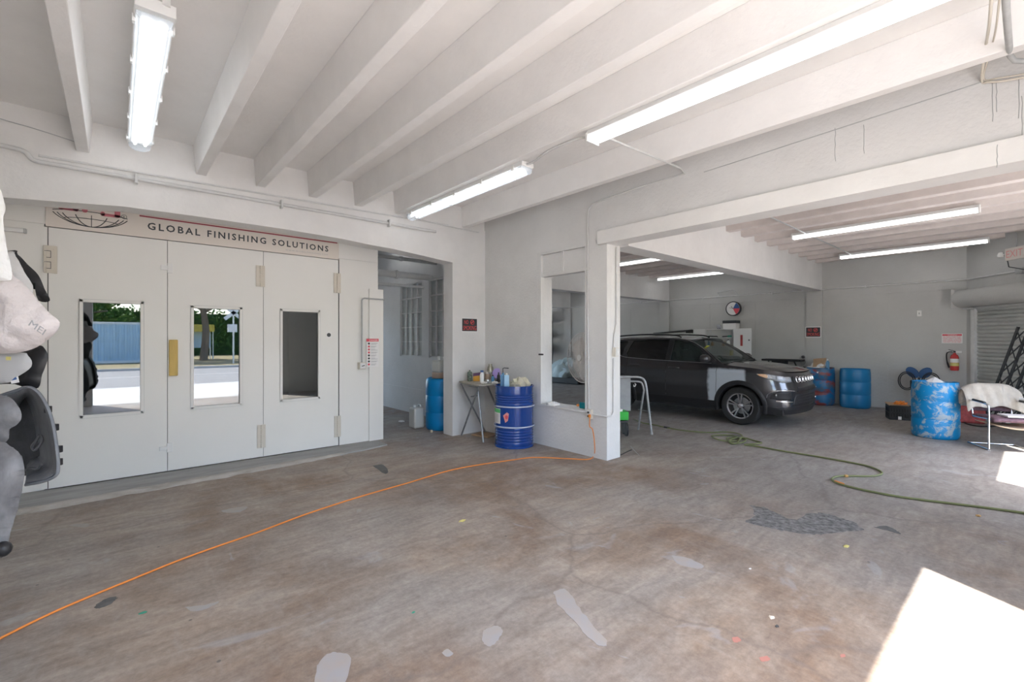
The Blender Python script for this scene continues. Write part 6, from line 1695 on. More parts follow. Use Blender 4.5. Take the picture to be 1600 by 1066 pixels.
flank_panel('front_door', sB+g, sA-g, M['car_p'], 20, zlo=skirt)
flank_panel('rear_door', sC+g, sB-g, M['car'], 20, zlo=skirt, rows=30)
flank_panel('rear_quarter', sQ, sC-g, M['car'], 36, zlo=skirt, rows=30)
# nose and tail shells (both halves in one piece)
def shell(name, s0, s1, zlo, zhi, m, cols=26, rows=12, off=0.0):
    rows_ = []
    for j in range(rows+1):
        L = []
        for i in range(cols+1):
            s = s0+(s1-s0)*i/cols; y = plan(s)[0].y; a, b = zlo(y), zhi(y)
            L.append(surf(s, a+(b-a)*j/rows, off))
        mir = [Vector((-p.x, p.y, p.z)) for p in reversed(L)]
        if abs(L[-1].x) < 1e-4: rows_.append(L+mir[1:])
        else: rows_.append(mir+L[1:])
    return CMB().grid(rows_).build(name, m, smooth=35)
shell('front_bumper', sN, STOT, lambda y: bot_z(y)+0.13, top_z, M['car'])
shell('tailgate', sQ, 0.0, lambda y: bot_z(y)+0.13, top_z, M['car'])
# lower black cladding all round
flank_panel('sill_cladding', s_of_y(1.0), s_of_y(-0.98), M['clad'], 40, zlo=bot_z, zhi=lambda y: bot_z(y)+0.128, rows=4)
shell('front_valance', s_of_y(-1.60), STOT, bot_z, lambda y: bot_z(y)+0.128, M['clad'], rows=5, off=0.006)
shell('rear_valance', s_of_y(1.62), 0.0, bot_z, lambda y: bot_z(y)+0.128, M['clad'], rows=5)
# wheel-arch flares
for sgn in (-1, 1):
    for yc in (-AX, AX):
        rows_ = []
        prof = [(RA-0.03, -0.05), (RA-0.012, 0.012), (RA+0.01, 0.020), (RA+0.055, 0.012), (RA+0.065, -0.004)]
        for i in range(37):
            a = R(-14)+R(208)*i/36
            L = []
            for r, o in prof:
                y, z = yc+r*math.cos(a), WR+r*math.sin(a)
                z = max(z, 0.24)
                p = surf(s_of_y(max(-2.15, min(2.15, y))), z, o); L.append(Vector((-sgn*p.x, p.y, p.z)) if True else p)
            rows_.append(L)
        CMB().grid(rows_).build('wheel_arch', M['clad'], smooth=50)
        mb = CMB()   # inner liner of the arch
        rows_ = []
        for i in range(25):
            a = R(-10)+R(200)*i/24
            rows_.append([Vector((sgn*x, yc+(RA-0.02)*math.cos(a), WR+(RA-0.02)*math.sin(a))) for x in (0.86, 0.60)])
        mb.grid(rows_); mb.build('arch_liner', M['black_plastic'], smooth=50)
# floor pan
mb = CMB().box((-0.80, -2.0, 0.24), (0.80, -AX-0.43, 0.34)); mb.build_each('underbody', M['black_plastic'])
mb = CMB().box((-0.82, -AX+0.43, 0.22), (0.82, AX-0.43, 0.42)); mb.box((-0.58, -AX-0.45, 0.24), (0.58, AX+0.5, 0.5)); mb.build_each('underbody', M['black_plastic'])
# hood
rows_ = []
NS, NR = 18, 24
for i in range(NS+1):
    t = i/NS; L = []
    for j in range(NR+1):
        r = -1+2*j/NR
        yb2 = -1.00-0.10*(1-r*r)                     # cowl
        # front edge follows the nose
        k = abs(r)
        s = STOT-(STOT-s_of_y(-1.86))*(k**0.95)
        pf = surf(s, top_z(plan(s)[0].y), -0.004); xf_ = pf.x*(-1 if r > 0 else 1)
        xb_ = 0.832*r
        x = xb_*(1-t)+xf_*t; y = yb2*(1-t)+pf.y*t
        # side edge
        ye = yb2*(1-t)+(-1.86)*t
        ze = top_z(y if k > 0.6 else y)
        crown = 0.055*(1-k**2.4)*(1-t**5)+0.012*math.exp(-((k-0.62)/0.09)**2)*(1-t)
        z = top_z(y)+crown-0.002
        if k > 0.995: 
            ss = s_of_y(max(-1.86, y)); pe = surf(ss, top_z(y)); x = pe.x*(-1 if r > 0 else 1)
        L.append(Vector((x, y, z)))
    rows_.append(L)
CMB().grid(rows_).build('hood', M['car'], smooth=50)
# cowl
mb = CMB(); rows_ = []
for y, z in ((-1.12, 1.10), (-0.98, 1.095), (-0.9, 1.10)): rows_.append([Vector((0.84*r/8, y+0.10*(r/8)**2, z)) for r in range(-8, 9)])
mb.grid(rows_).build('cowl', M['black_plastic'])

# greenhouse: side surface x(y,z)
def gx(y, z, off=0.0):
    p = surf(s_of_y(max(-1.6, min(2.1, y))), top_z(y)); return p.x + (z-top_z(y))*0.40 + max(0, z-1.45)**2*1.2 - off
roofz = lambda y: lerp_t([(-0.32, 1.535), (0.1, 1.585), (0.6, 1.60), (1.2, 1.585), (1.7, 1.555), (2.05, 1.52)], y)
bl = lambda y: top_z(y)+0.002
outer = [(-1.02, 1.075)]+[(y, bl(y)) for y in [-0.9+0.15*i for i in range(0, 20)]]+[(2.02, 1.19)]
rear = [(2.10, 1.30), (2.06, 1.42), (2.0, 1.50)]
top = [(y, roofz(y)) for y in (1.9, 1.7, 1.4, 1.1, 0.8, 0.5, 0.2, 0.0, -0.15, -0.30)]
front = [(-0.45, 1.46), (-0.62, 1.36), (-0.80, 1.24), (-0.93, 1.14)]
OUTER = outer+rear+top+front
def wpoly(pts, n=6):
    return [(p.y, p.z) for p in [Vector((0, a, b)) for a, b in pts]]
W1 = [(-0.74, 1.115), (-0.40, 1.12), (0.09, 1.13), (0.09, 1.545), (-0.12, 1.53), (-0.30, 1.485), (-0.50, 1.375), (-0.66, 1.25), (-0.76, 1.15)]
W2 = [(0.19, 1.13), (0.7, 1.145), (1.13, 1.165), (1.19, 1.25), (1.14, 1.40), (1.08, 1.525), (0.7, 1.55), (0.19, 1.55)]
W3 = [(1.27, 1.20), (1.62, 1.25), (1.70, 1.30), (1.62, 1.40), (1.50, 1.50), (1.24, 1.52), (1.20, 1.50), (1.27, 1.36)]
for sgn in (-1, 1):
    for hole_list, nm in (([W1, W2, W3], 'pillar_frame'),):
        mb = CMB(); mb.prism(OUTER, hole_list, 0.0, -0.03, lambda a, b, q: Vector((-sgn*(gx(a, b, q)), a, b)))
        mb.build(nm, M['car'], smooth=30)
    for k, W in enumerate((W1, W2, W3)):
        c = Vector((0, sum(p[0] for p in W)/len(W), sum(p[1] for p in W)/len(W)))
        big = [(c.y+(a-c.y)*1.03, c.z+(b-c.z)*1.05) for a, b in W]
        mb = CMB(); mb.prism(big, [], -0.018, -0.024, lambda a, b, q: Vector((-sgn*(gx(a, b, q)), a, b)))
        mb.build('side_window', M['glass_car'] if k == 0 else M['glass_tint'])
        mb = CMB(); mb.tube([Vector((-sgn*gx(a, b, 0.002), a, b)) for a, b in W], 0.007, 5, closed=True); mb.build('window_seal', M['black_plastic'])
    # black pillar covers between the doors
    mb = CMB(); mb.prism([(0.09, 1.13), (0.19, 1.13), (0.19, 1.548), (0.09, 1.545)], [], 0.004, -0.002, lambda a, b, q: Vector((-sgn*(gx(a, b, q)), a, b))); mb.build('pillar_cover', M['black_plastic'])
    # bright line over the windows, dropping behind them, as on the photo
    ln = [(-0.86, 1.155), (-0.72, 1.27), (-0.52, 1.41), (-0.30, 1.515), (-0.05, 1.565), (0.4, 1.585), (1.0, 1.575), (1.5, 1.545), (1.75, 1.50), (1.88, 1.42)]
    pts = smooth_path([Vector((-sgn*gx(a, b, 0.004), a, b)) for a, b in ln], 5)
    mb = CMB(); mb.tube(pts, 0.0075, 6); mb.build('bright_trim', M['chrome'], smooth=60)
    ln = [(-0.78, 1.10), (0.0, 1.115), (0.7, 1.135), (1.22, 1.165), (1.35, 1.20), (1.60, 1.235)]
    mb = CMB(); mb.tube(smooth_path([Vector((-sgn*gx(a, b, 0.004), a, b)) for a, b in ln], 4), 0.005, 6); mb.build('belt_moulding', M['metal'], smooth=60)
    # roof rail
    ln = [(-0.05, 1.60), (0.10, 1.645), (0.6, 1.665), (1.2, 1.65), (1.55, 1.62), (1.68, 1.575)]
    pts = smooth_path([Vector((sgn*0.615, a, b)) for a, b in ln], 5)
    mb = CMB(); mb.tube(pts, 0.016, 8); mb.build('roof_rail', M['black_plastic'], smooth=60)
    # door handles
    for y in (-0.02, 0.92):
        z = 0.985 if y < 0.5 else 1.01
        p = surf(s_of_y(y), z, 0.02)
        mb = CMB(); mb.tube(smooth_path([Vector((-sgn*surf(s_of_y(y+d), z, o).x, y+d, z)) for d, o in ((-0.12, 0.0), (-0.09, 0.028), (0.0, 0.034), (0.08, 0.028), (0.10, 0.0))], 4), 0.014, 8); mb.build('door_handle', M['car'], smooth=60)
    # mirror
    y = -0.70; z = 1.17
    mb = CMB(); x0 = -sgn*gx(y, 1.12)
    mb.lathe([(0, 0), (0.5, 0.02), (0.85, 0.25), (1.0, 0.65), (0.96, 1.0), (0, 1.0)], (0, 0, 0), 24)
    mb.v = [Vector((x0+sgn*(0.13+p.x*0.115), y-0.10+p.z*0.14, z+0.02+p.y*0.075)) for p in mb.v]
    mi = mb.build('door_mirror', M['car'], smooth=40)
    CMB().obox((x0+sgn*0.04, y-0.01, z-0.02), (0.07, 0, 0), (0, 0.03, 0), (0, 0, 0.02)).build('mirror_stalk', M['black_plastic'])
# roof
rows_ = []
for i in range(21):
    y = -0.34+2.36*i/20; L = []
    for j in range(-10, 11):
        k = j/10; e = abs(gx(y, roofz(y)))-0.002
        L.append(Vector((e*k, y-(0.06*(1-k*k) if i == 0 else 0), roofz(y)+0.045*(1-abs(k)**2.6))))
    rows_.append(L)
CMB().grid(rows_).build('roof', M['car'], smooth=50, solid=0.02)
# windscreen
def screen(yb0, zb0, hb, yt0, zt0, ht, bb, bt, crb, crt):
    rows_ = []
    for i in range(9):
        t = i/8; L = []
        for j in range(-10, 11):
            k = j/10
            pb = Vector((hb*k, yb0-bb*(1-k*k), zb0+crb*(1-k*k))); pt = Vector((ht*k, yt0-bt*(1-k*k), zt0+crt*(1-k*k)))
            p = pb.lerp(pt, t); p.z += 0.02*math.sin(math.pi*t); L.append(p)
        rows_.append(L)
    return rows_
CMB().grid(screen(-0.99, 1.085, 0.80, -0.32, 1.535, 0.66, 0.13, 0.06, 0.02, 0.045)).build('windscreen', M['glass_car'], smooth=60, solid=0.004)
CMB().grid(screen(2.10, 1.2, 0.74, 1.98, 1.53, 0.64, -0.06, -0.02, 0.0, 0.03)).build('rear_window', M['glass_tint'], smooth=60, solid=0.004)
# yellow chalk note on the glass
MN = mat('yellow_marker', (0.75, 0.72, 0.10), 0.6)
mb = CMB(); mb.obox((-0.56, -0.55, 1.405), (0.045, 0.0, 0.0), (0.0, 0.04, -0.027), (0.0, 0.004, 0.005)); mb.build('windscreen_note', MN, smooth=30, bevel=0.004)
# wipers
mb = CMB()
for x0, x1 in ((-0.62, -0.05), (0.0, 0.55)): mb.tube([(x0, -1.07, 1.12), ((x0+x1)/2, -1.045, 1.145), (x1, -1.03, 1.155)], 0.009, 6)
mb.build_each('wiper', M['black_plastic'])
# interior
CMB().box((-0.78, -0.95, 0.45), (0.78, 1.9, 0.5)).build('cabin_floor', M['seat'])
mb = CMB(); mb.prism([(-0.98, 1.05), (-0.60, 1.10), (-0.50, 1.02), (-0.50, 0.7), (-0.95, 0.7)], [], -0.78, 0.78, lambda a, b, q: Vector((q, a, b))); mb.build('dashboard', M['seat'], smooth=30)
for x in (-0.38, 0.38):
    mb = CMB(); mb.obox((x, 0.0, 0.72), (0.25, 0, 0), (0, 0.25, 0.02), (0, -0.005, 0.08)); mb.obox((x, 0.30, 1.02), (0.24, 0, 0), (0, 0.05, -0.01), (0, 0.09, 0.30)); mb.build('seat', M['seat'], bevel=0.05)
    mb = CMB(); mb.obox((x, 0.41, 1.41), (0.13, 0, 0), (0, 0.045, 0), (0, 0.01, 0.085)); mb.build('headrest', M['seat'], bevel=0.04)
    mb = CMB(); mb.cyl((x-0.05, 0.39, 1.25), (x-0.05, 0.40, 1.38), 0.008, 8); mb.cyl((x+0.05, 0.39, 1.25), (x+0.05, 0.40, 1.38), 0.008, 8); mb.build_each('headrest_post', M['metal'])
mb = CMB(); mb.obox((0, 1.05, 0.72), (0.66, 0, 0), (0, 0.25, 0), (0, 0, 0.08)); mb.obox((0, 1.36, 1.0), (0.64, 0, 0), (0, 0.05, 0), (0, 0.05, 0.28)); mb.build('rear_seat', M['seat'], bevel=0.05)
mb = CMB(); mb.tube(arc((0.38, -0.42, 1.03), 0.18, 0, 2*math.pi, 24, Vector((1, 0, 0)), Vector((0, 0.35, 0.94)))[:-1], 0.014, 7, closed=True); mb.build('steering_wheel', M['black_plastic'], smooth=60)

# ---- patches on the nose: map (s, z) outlines onto the skin
def patch(outl, off, m, name, thick=0.006, n=3, parent=None, mirror=True, densify=0.03, smooth=40):
    """outl: list of (d, z), d = distance along the skin from the nose centre"""
    def dens(L):
        o = []
        for i in range(len(L)):
            a, b = Vector(L[i]), Vector(L[(i+1) % len(L)]); k = max(1, int((b-a).length/densify))
            for j in range(k): o.append(a.lerp(b, j/k))
        return o
    Ls = [Vector((p[0], p[1])) for p in outl]
    Ls = dens(Ls)
    bm = bmesh.new(); vs = [bm.verts.new((p.x, p.y, 0)) for p in Ls]
    bm.faces.new(vs)
    # slice by vertical lines so that the patch can bend round the corner
    lo = min(p.x for p in Ls); hi = max(p.x for p in Ls)
    k = int((hi-lo)/0.03)+1
    for i in range(1, k):
        x = lo+(hi-lo)*i/k
        bmesh.ops.bisect_plane(bm, geom=bm.verts[:]+bm.edges[:]+bm.faces[:], plane_co=(x, 0, 0), plane_no=(1, 0, 0))
    zs0, zs1 = min(p.y for p in Ls), max(p.y for p in Ls)
    kz = int((zs1-zs0)/0.04)+1
    for i in range(1, kz):
        bmesh.ops.bisect_plane(bm, geom=bm.verts[:]+bm.edges[:]+bm.faces[:], plane_co=(0, zs0+(zs1-zs0)*i/kz, 0), plane_no=(0, 1, 0))
    bm.verts.index_update()
    res = []
    for sgn in ((1, -1) if mirror else (1,)):
        mb = CMB(); vs = []
        for v in bm.verts:
            d = v.co.x; p = surf(STOT-abs(d), v.co.y, off)
            x = p.x if d >= 0 else -p.x
            vs.append(Vector((x*sgn, p.y, p.z)))
        mb.add(vs, [[v.index for v in f.verts] for f in bm.faces])
        res.append(mb.build(name, m, parent, smooth=smooth, solid=thick))
    bm.free()
    return res
# black band with the seven slots
patch([(-0.53, 0.79), (0.53, 0.79), (0.56, 0.86), (0.53, 0.905), (-0.53, 0.905), (-0.56, 0.86)], 0.006, M['black_plastic'], 'grille_panel', mirror=False)
for i in range(-3, 4):
    d = i*0.138; pts = []
    for k in range(16):
        a = 2*math.pi*k/16; c, s_ = math.cos(a), math.sin(a)
        dd = d+0.048*(abs(c)**0.6)*(1 if c > 0 else -1); z = 0.848+0.047*(abs(s_)**0.7)*(1 if s_ > 0 else -1)
        p = surf(STOT-abs(dd), z, 0.014); pts.append(Vector((p.x if dd >= 0 else -p.x, p.y, p.z)))
    mb = CMB(); mb.tube(pts, 0.010, 6, closed=True); mb.build('grille_ring', M['chrome'], smooth=60)
# lower intake
patch([(-0.50, 0.64), (0.50, 0.64), (0.47, 0.72), (-0.47, 0.72)], 0.003, M['clad'], 'bumper_strip', mirror=False)
patch([(-0.62, 0.40), (0.62, 0.40), (0.50, 0.60), (-0.50, 0.60)], 0.003, M['black_plastic'], 'lower_intake', mirror=False)
mb = CMB()
for z in (0.45, 0.50, 0.55):
    pts = []
    for i in range(-10, 11):
        d = i*0.048; p = surf(STOT-abs(d), z, 0.012); pts.append(Vector((p.x if d >= 0 else -p.x, p.y, p.z)))
    mb.tube(pts, 0.006, 5)
mb.build_each('intake_mesh', M['dark_metal'])
# head lamps: dark bezel, clear cover, amber marker, projectors
hl = patch([(0.60, 0.815), (0.80, 0.80), (1.02, 0.855), (1.22, 0.925), (1.235, 0.955), (1.05, 0.955), (0.78, 0.915), (0.60, 0.905)], 0.004, M['black_plastic'], 'headlamp')
ab = patch([(1.06, 0.876), (1.18, 0.915), (1.21, 0.945), (1.08, 0.945), (1.04, 0.92)], 0.012, M['amber_lamp'], 'indicator')
for q, wdt in ((0.70, 0.055), (0.84, 0.055), (0.97, 0.045)):
    patch([(q-wdt, 0.835+(q-0.7)*0.16), (q+wdt, 0.835+(q-0.7)*0.16), (q+wdt, 0.895+(q-0.7)*0.10), (q-wdt, 0.895+(q-0.7)*0.10)], 0.010, M['chrome'], 'lamp_reflector', thick=0.004)
patch([(0.61, 0.82), (0.80, 0.805), (1.02, 0.86), (1.215, 0.93), (1.22, 0.95), (1.05, 0.95), (0.78, 0.91), (0.61, 0.90)], 0.020, M['lamp_glass'], 'lamp_cover', thick=0.003)
# fog lamp pocket with a bright blade
patch([(0.62, 0.50), (0.80, 0.50), (1.02, 0.52), (0.98, 0.62), (0.86, 0.655), (0.66, 0.655)], 0.003, M['clad'], 'fog_pocket')
for sgn in (1, -1):
    for pth, rr in (([(0.58, 0.66), (0.80, 0.672), (0.95, 0.655), (1.04, 0.60), (1.06, 0.54)], 0.007), ([(0.62, 0.47), (0.80, 0.475), (0.92, 0.485)], 0.012)):
        pts = []
        for d, z in pth:
            p = surf(STOT-d, z, 0.008); pts.append(Vector((p.x*sgn, p.y, p.z)))
        mb = CMB(); mb.tube(smooth_path(pts, 5), rr, 6); mb.build('bumper_blade', M['chrome'], smooth=60)
    p = surf(STOT-0.92, 0.585, 0.0); mb = CMB(); mb.lathe([(0, -0.01), (0.03, -0.01), (0.035, 0.0), (0.03, 0.012), (0, 0.016)], (p.x*sgn, p.y-0.012, 0.585), 16, 'y'); mb.build('fog_lamp', M['chrome'], smooth=50)
# badge text on the hood edge
mb = CMB()
text_mb(mb, 'Jeep', (-0.065, -2.135, 0.93), (1, 0, 0), (0, 0.25, 0.97), 0.13, 0.036, depth=0.008); mb.build('badge', M['chrome'])

# ---- wheels
def wheel(cx, cy, sgn):
    """sgn: outward x direction"""
    c = Vector((cx, cy, WR)); w = 0.112
    prof = [(0.232, -w*0.86), (0.262, -w), (0.318, -w*0.98), (0.338, -w*0.80), (WR, -w*0.55), (WR, w*0.55), (0.338, w*0.80), (0.318, w*0.98), (0.262, w), (0.232, w*0.86)]
    ty = CMB(); ty.lathe(prof, c, 48, 'x', cap=False); tyre = ty.build('wheel', M['tyre'], smooth=40)
    mb = CMB(); mb.lathe([(0.238, sgn*w*0.9), (0.232, sgn*w*0.80), (0.212, sgn*w*0.75), (0.205, sgn*0.0), (0.205, -sgn*w*0.8)], c, 40, 'x', cap=False); mb.build('rim_barrel', M['rim'], tyre, smooth=40)
    mb = CMB()
    for k in range(5):
        a = R(90)+2*math.pi*k/5
        for dlt in (-0.17, 0.17):
            e = Vector((0, math.cos(a+dlt), math.sin(a+dlt))); i_ = Vector((0, math.cos(a+dlt*0.35), math.sin(a+dlt*0.35)))
            p0 = c+i_*0.045+Vector((sgn*w*0.56, 0, 0)); p1 = c+e*0.218+Vector((sgn*w*0.74, 0, 0))
            d = (p1-p0); t_ = d.normalized(); side = t_.cross(Vector((1, 0, 0))).normalized(); dep = Vector((sgn*0.018, 0, 0))
            vs = []
            for q, hw in ((p0, 0.019), (p1, 0.023)):
                vs += [q-side*hw-dep, q+side*hw-dep, q+side*hw*0.6+dep, q-side*hw*0.6+dep]
            mb.add(vs, [(0, 1, 2, 3), (7, 6, 5, 4), (0, 4, 5, 1), (1, 5, 6, 2), (2, 6, 7, 3), (3, 7, 4, 0)])
    mb.lathe([(0, sgn*w*0.80), (0.030, sgn*w*0.78), (0.052, sgn*w*0.66), (0.062, sgn*w*0.5), (0.06, sgn*w*0.2)], c, 24, 'x')
    mb.build('spokes', M['rim'], tyre, smooth=35)
    mb = CMB(); mb.lathe([(0, sgn*0.0), (0.15, sgn*0.0), (0.15, sgn*0.02), (0, sgn*0.02)], c, 32, 'x'); mb.build('brake_disc', M['metal'], tyre)
    mb = CMB(); mb.lathe([(0, -sgn*0.03), (0.20, -sgn*0.03), (0.20, -sgn*0.02), (0, -sgn*0.02)], c, 32, 'x'); mb.build('backing_plate', M['black_plastic'], tyre)
    mb = CMB()
    for k in range(5):
        a = R(54)+2*math.pi*k/5; mb.cyl(c+Vector((sgn*w*0.5, 0.042*math.cos(a), 0.042*math.sin(a))), c+Vector((sgn*w*0.70, 0.042*math.cos(a), 0.042*math.sin(a))), 0.008, 6)
    mb.build_each('wheel_nut', M['dark_metal'], tyre)
for sgn in (-1, 1):
    for yc in (-AX, AX): wheel(sgn*0.775, yc, sgn)
# ================================================================== CAR PARTS HUNG ON THE LEFT WALL
M['film'] = mat('plastic_film', (0.78, 0.77, 0.76), 0.3, alpha=0.62, spec=0.6, noise=0.05, nscale=6, bump=1.0, bscale=14)
M['film_pink'] = mat('plastic_film_pink', (0.76, 0.70, 0.69), 0.35, alpha=0.85, noise=0.10, nscale=3, bump=1.0, bscale=15)
M['sheet_white'] = mat('foam_sheet', (0.80, 0.80, 0.79), 0.6, bump=0.9, bscale=11)
M['part_grey'] = mat('dusty_grey_plastic', (0.07, 0.07, 0.075), 0.45, col2=(0.27, 0.27, 0.28), nscale=5, stretch=(1, 1, 0.5), bump=0.5, bscale=9)
M['part_mid'] = mat('liner_plastic', (0.115, 0.125, 0.14), 0.45, col2=(0.24, 0.25, 0.27), nscale=4, bump=0.5, bscale=12)
M['pale_panel'] = mat('pale_panel', (0.50, 0.50, 0.50), 0.5)
M['liner_dark'] = mat('liner_dark', (0.045, 0.047, 0.052), 0.45, noise=0.3, nscale=6, bump=0.5, bscale=12)
M['part_black'] = mat('bumper_black', (0.02, 0.02, 0.022), 0.4)
RT = Vector((CY, -SY, 0)); FW = Vector((SY, CY, 0))
def pillow(name, outl, d, thick, m, label, cat, seed=1, wr=0.01, freq=6.0, lean=0.0, parent=None, back=0.3, res=0.035, smooth=50, sharp_fold=0.0):
    """an outlined soft or pressed part with real thickness; d = distance of its middle from the camera plane"""
    pts = smooth_path([Vector((u, v, 0)) for u, v in outl+[outl[0]]], 4)[:-1]
    W = [at_depth(p.x, p.y, d) for p in pts]
    o = W[0]; pl = [((w-o).dot(RT), w.z) for w in W]
    bm = bmesh.new(); vs = [bm.verts.new((a, b, 0)) for a, b in pl]; bm.faces.new(vs)
    lo = min(a for a, b in pl); hi = max(a for a, b in pl); z0 = min(b for a, b in pl); z1 = max(b for a, b in pl)
    for i in range(1, int((hi-lo)/res)+1): bmesh.ops.bisect_plane(bm, geom=bm.verts[:]+bm.edges[:]+bm.faces[:], plane_co=(lo+res*i, 0, 0), plane_no=(1, 0, 0))
    for i in range(1, int((z1-z0)/res)+1): bmesh.ops.bisect_plane(bm, geom=bm.verts[:]+bm.edges[:]+bm.faces[:], plane_co=(0, z0+res*i, 0), plane_no=(0, 1, 0))
    bm.verts.index_update()
    segs = [(Vector(pl[i]), Vector(pl[(i+1) % len(pl)])) for i in range(len(pl))]
    def dist(p):
        best = 9
        for a, b in segs:
            ab = b-a; t = max(0, min(1, (p-a).dot(ab)/max(1e-9, ab.length_squared))); best = min(best, (p-(a+ab*t)).length)
        return best
    n = len(bm.verts); F = []; B = []
    for v in bm.verts:
        p = Vector((v.co.x, v.co.y)); k = min(1, dist(p)/(thick*1.2)); e = math.sqrt(max(0, 1-(1-k)**2))
        w = wr*mnoise.noise(Vector((p.x*freq, p.y*freq, seed)))*2+wr*0.8*mnoise.noise(Vector((p.x*freq*3, p.y*freq*2.2, seed+5)))
        w += sharp_fold*abs(mnoise.noise(Vector((p.x*freq*0.8+p.y*3, p.y*freq*0.5, seed+9))))
        base = o+RT*p.x; base.z = p.y
        base += FW*lean*(p.y-z0)
        F.append(base-FW*(thick*e*0.7+w*e)); B.append(base+FW*(thick*back*e))
    fs = [[v.index for v in f.verts] for f in bm.faces]
    mb = MB().add(F+B, fs+[[i+n for i in reversed(f)] for f in fs])
    bm.free()
    o_ = mb.build(name, m, parent, smooth=smooth)
    if parent is None: tag(o_, label, cat)
    return o_
# wall arms the parts hang from
def arm(y, z, length, label):
    t = thing('hanging_rack', label, 'rack', (X_L, y, z-0.05))
    MB().tube([(X_L+0.005, y, z), (X_L+length, y, z), (X_L+length+0.03, y, z+0.05)], 0.013, 8).build('arm_tube', M['metal'], t, smooth=60)
    MB().box((X_L, y-0.03, z-0.06), (X_L+0.01, y+0.03, z+0.06)).build('wall_plate', M['metal'], t)
# depths: where the left frame edge looks, the wall is about two metres away
pillow('foam_wrap', [(-70, 290), (-10, 285), (2, 300), (8, 325), (5, 345), (10, 385), (19, 430), (5, 440), (-70, 440)], 2.25, 0.06, M['sheet_white'], 'white foam-wrapped bumper hanging topmost on the left wall', 'wrapped part', 3, 0.010, sharp_fold=0.04, res=0.02, freq=9)
pillow('bumper_cover', [(-140, 420), (10, 392), (28, 398), (44, 414), (60, 430), (70, 452), (78, 470), (60, 470), (40, 450), (-140, 470)], 2.55, 0.06, M['part_black'], 'black bumper end sticking out behind the film-wrapped one', 'bumper', 4, 0.004)
FB = pillow('film_wrapped_bumper', [(-140, 420), (0, 420), (22, 432), (40, 446), (60, 470), (78, 490), (93, 503), (86, 520), (62, 540), (35, 550), (0, 553), (-140, 556)], 2.30, 0.11, M['film_pink'], 'large bumper in cloudy plastic film with dark printed letters on the left wall', 'wrapped part', 7, 0.016, sharp_fold=0.06, res=0.018, freq=9)
pillow('film_sleeve', [(-140, 398), (6, 392), (24, 400), (38, 425), (52, 450), (40, 470), (10, 462), (-140, 470)], 2.36, 0.05, M['film'], 'cloudy film sleeve bunched above the large wrapped bumper', 'film', 9, 0.014, sharp_fold=0.05, res=0.018, freq=12)
pillow('bumper_corner', [(-140, 545), (30, 548), (60, 540), (70, 545), (75, 560), (66, 585), (60, 606), (40, 606), (10, 600), (-140, 606)], 2.52, 0.07, M['part_black'], 'black bumper corner showing below the film-wrapped bumper', 'bumper', 12, 0.006)
pillow('fender_panel', [(-140, 548), (20, 550), (44, 556), (49, 573), (25, 590), (0, 600), (-140, 606)], 2.34, 0.02, M['pale_panel'], 'pale pointed fender piece hung under the wrapped bumper', 'fender', 13, 0.003)
lb_ = at_depth(41, 587, 2.40)
t = thing('part_tag', 'white sticker with a blue square on the black bumper corner', 'sticker', lb_-FW*0.05)
q = lb_-FW*0.06
MB().obox(q, RT*0.020+Vector((0, 0, 0.004)), FW*0.001, Vector((0, 0, 0.034))-RT*0.008).build('paper', M['paper'], t)
MB().obox(q-FW*0.0015, RT*0.012+Vector((0, 0, 0.003)), FW*0.001, Vector((0, 0, 0.018))-RT*0.005).build('print', M['blue_face'], t)
q = at_depth(46, 559, 2.40)-FW*0.1; t = thing('yellow_tag', 'small yellow label above the white sticker on the hung parts', 'sticker', q); MB().obox(q, RT*0.012, FW*0.001, Vector((0, 0, 0.009))).build('paper', M['label_yellow'], t)
# printing on the film
mb = MB(); q = at_depth(44, 508, 2.18); ex = (RT*0.82+Vector((0, 0, -0.57))).normalized(); ey = Vector((0, 0, 1))-ex*ex.z; ey.normalize()
text_mb(mb, 'MEI', q, ex, ey, 0.085, 0.030, depth=0.0); mb.v = [p+FW*0.0 for p in mb.v]; o = mb.build('film_printing', M['grey_print'], FB, solid=0.001)
# wheel-arch liner: a pressed shell with a rolled rim
t = thing('wheel_liner', 'grey moulded wheel-arch liner hanging on the wall before the booth door', 'car part', at_depth(60, 757, 2.5))
ctr = [(-70, 640), (20, 612), (42, 605), (58, 612), (72, 632), (82, 660), (88, 695), (91, 725), (88, 742), (70, 752), (40, 758)]
inn = [(-70, 660), (15, 640), (34, 622), (46, 618), (56, 632), (64, 655), (70, 690), (74, 715), (70, 725), (58, 730), (42, 738)]
P = smooth_path([Vector((u, v, 0)) for u, v in ctr], 6); Q = smooth_path([Vector((u, v, 0)) for u, v in inn], 6)
rows = []
for off, k, dd in ((0.0, 0.0, 2.50), (0.0, 0.0, 2.42), (0.15, 0.15, 2.40), (0.35, 0.35, 2.43), (0.7, 0.7, 2.52), (1.0, 1.0, 2.60), (1.25, 1.25, 2.68), (1.6, 1.6, 2.72)):
    L = []
    for i, (a, b) in enumerate(zip(P, Q)):
        p = a.lerp(b, k); d = dd+0.012*mnoise.noise(Vector((i*0.25, k*4, 1)))
        L.append(at_depth(p.x, p.y, d))
    rows.append(L)
MB().grid(rows).build('shell', M['part_mid'], t, smooth=50, solid=0.004)
MB().tube([at_depth(p.x, p.y, 2.405) for p in P], 0.008, 6).build('rolled_rim', M['part_mid'], t, smooth=60)
for u, v in ((86, 668), (92, 702), (92, 722), (75, 640)):
    q = at_depth(u, v, 2.43); MB().obox(q, RT*0.012, FW*0.012, (0, 0, 0.018)).build('mounting_tab', M['part_black'], t, bevel=0.003)
q1 = [at_depth(u, v, 2.55) for u, v in ((56, 690), (62, 680), (66, 688), (60, 698), (54, 704), (50, 698))]
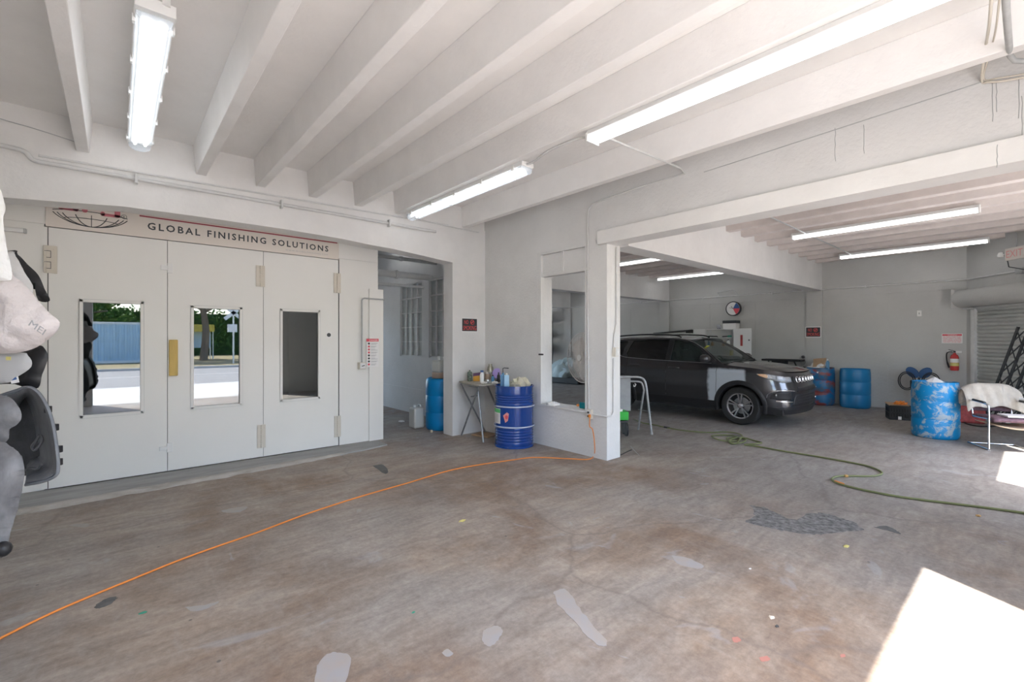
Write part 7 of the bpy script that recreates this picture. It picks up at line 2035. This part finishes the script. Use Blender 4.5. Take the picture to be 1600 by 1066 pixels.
MB().tube(smooth_path(q1+[q1[0]], 4)[:-1], 0.007, 6, closed=True).build('moulded_rib', M['part_grey'], t, smooth=60)
q1 = [at_depth(u, v, 2.5) for u, v in ((40, 735), (48, 732), (58, 733), (64, 726))]
MB().tube(smooth_path(q1, 4), 0.008, 6).build('moulded_rib', M['part_grey'], t, smooth=60)
pillow('inner_wall', [(-30, 630), (12, 626), (38, 614), (56, 626), (68, 656), (76, 695), (74, 728), (54, 742), (30, 745), (-30, 760)], 2.74, 0.03, M['liner_dark'], None, None, 17, 0.02, parent=t)
# smaller bits between
pillow('splash_guard', [(-40, 618), (8, 618), (28, 634), (34, 652), (26, 664), (14, 672), (10, 690), (-40, 710)], 2.24, 0.06, M['part_grey'], 'crumpled grey splash guard hanging in front of the wheel liner', 'car part', 19, 0.02, freq=12, sharp_fold=0.05)
pillow('bumper_skin', [(-70, 690), (0, 690), (14, 696), (30, 708), (37, 725), (38, 745), (33, 770), (26, 800), (17, 830), (12, 850), (12, 862), (2, 872), (-10, 868), (-70, 850)], 2.15, 0.09, M['part_grey'], 'long scuffed grey bumper skin hanging lowest of the wall-hung parts', 'bumper', 23, 0.012, sharp_fold=0.03, res=0.02, freq=5)
q = at_depth(5, 858, 2.10); v, f = crumple(q, 0.03, 0.03, 0.035, 2, 0.1, flat=False); o = MB().add(v, f).build('end_clip', M['part_black'], smooth=60); tag(o, 'black clip at the tip of the grey bumper skin', 'clip')
# hooks
for (u, v, d, lb) in ((-20, 330, 2.28, 'upper steel wall arm carrying the foam-wrapped bumper'), (-20, 480, 2.42, 'middle steel wall arm carrying the film-wrapped bumper'), (-20, 640, 2.40, 'lower steel wall arm carrying the liner and the bumper skin')):
    p = at_depth(u, v, d); arm(p.y, p.z, p.x-X_L, lb)
bpy.context.view_layer.update()
# shared groups of things of one kind
GROUPS = {'strip_light': 'bare strip lamps under the ceiling', 'sealed_strip_light': 'sealed strip lamps in the nearest bay', 'plastic_drum': 'blue plastic drums',
          'no_smoking_sign': 'black and red no smoking signs', 'overhead_pipe': 'pipes crossing the corridor', 'conduit': 'painted conduits', 'hanging_rack': 'steel arms on the left wall',
          'tree': 'trees beyond the road', 'shipping_container': 'pale blue containers', 'pump_bottle': 'bottles on the steel drum', 'crumpled_wipe': 'crumpled wipes on the folding table',
          'carton': 'boxes on the distant rack', 'litter': 'litter on the floor', 'hanging_cable': 'cables hanging at the header'}
for o in COL.objects:
    if o.parent is None and o.get('category'):
        b = o.name.split('.')[0]
        if b in GROUPS: o['group'] = GROUPS[b]
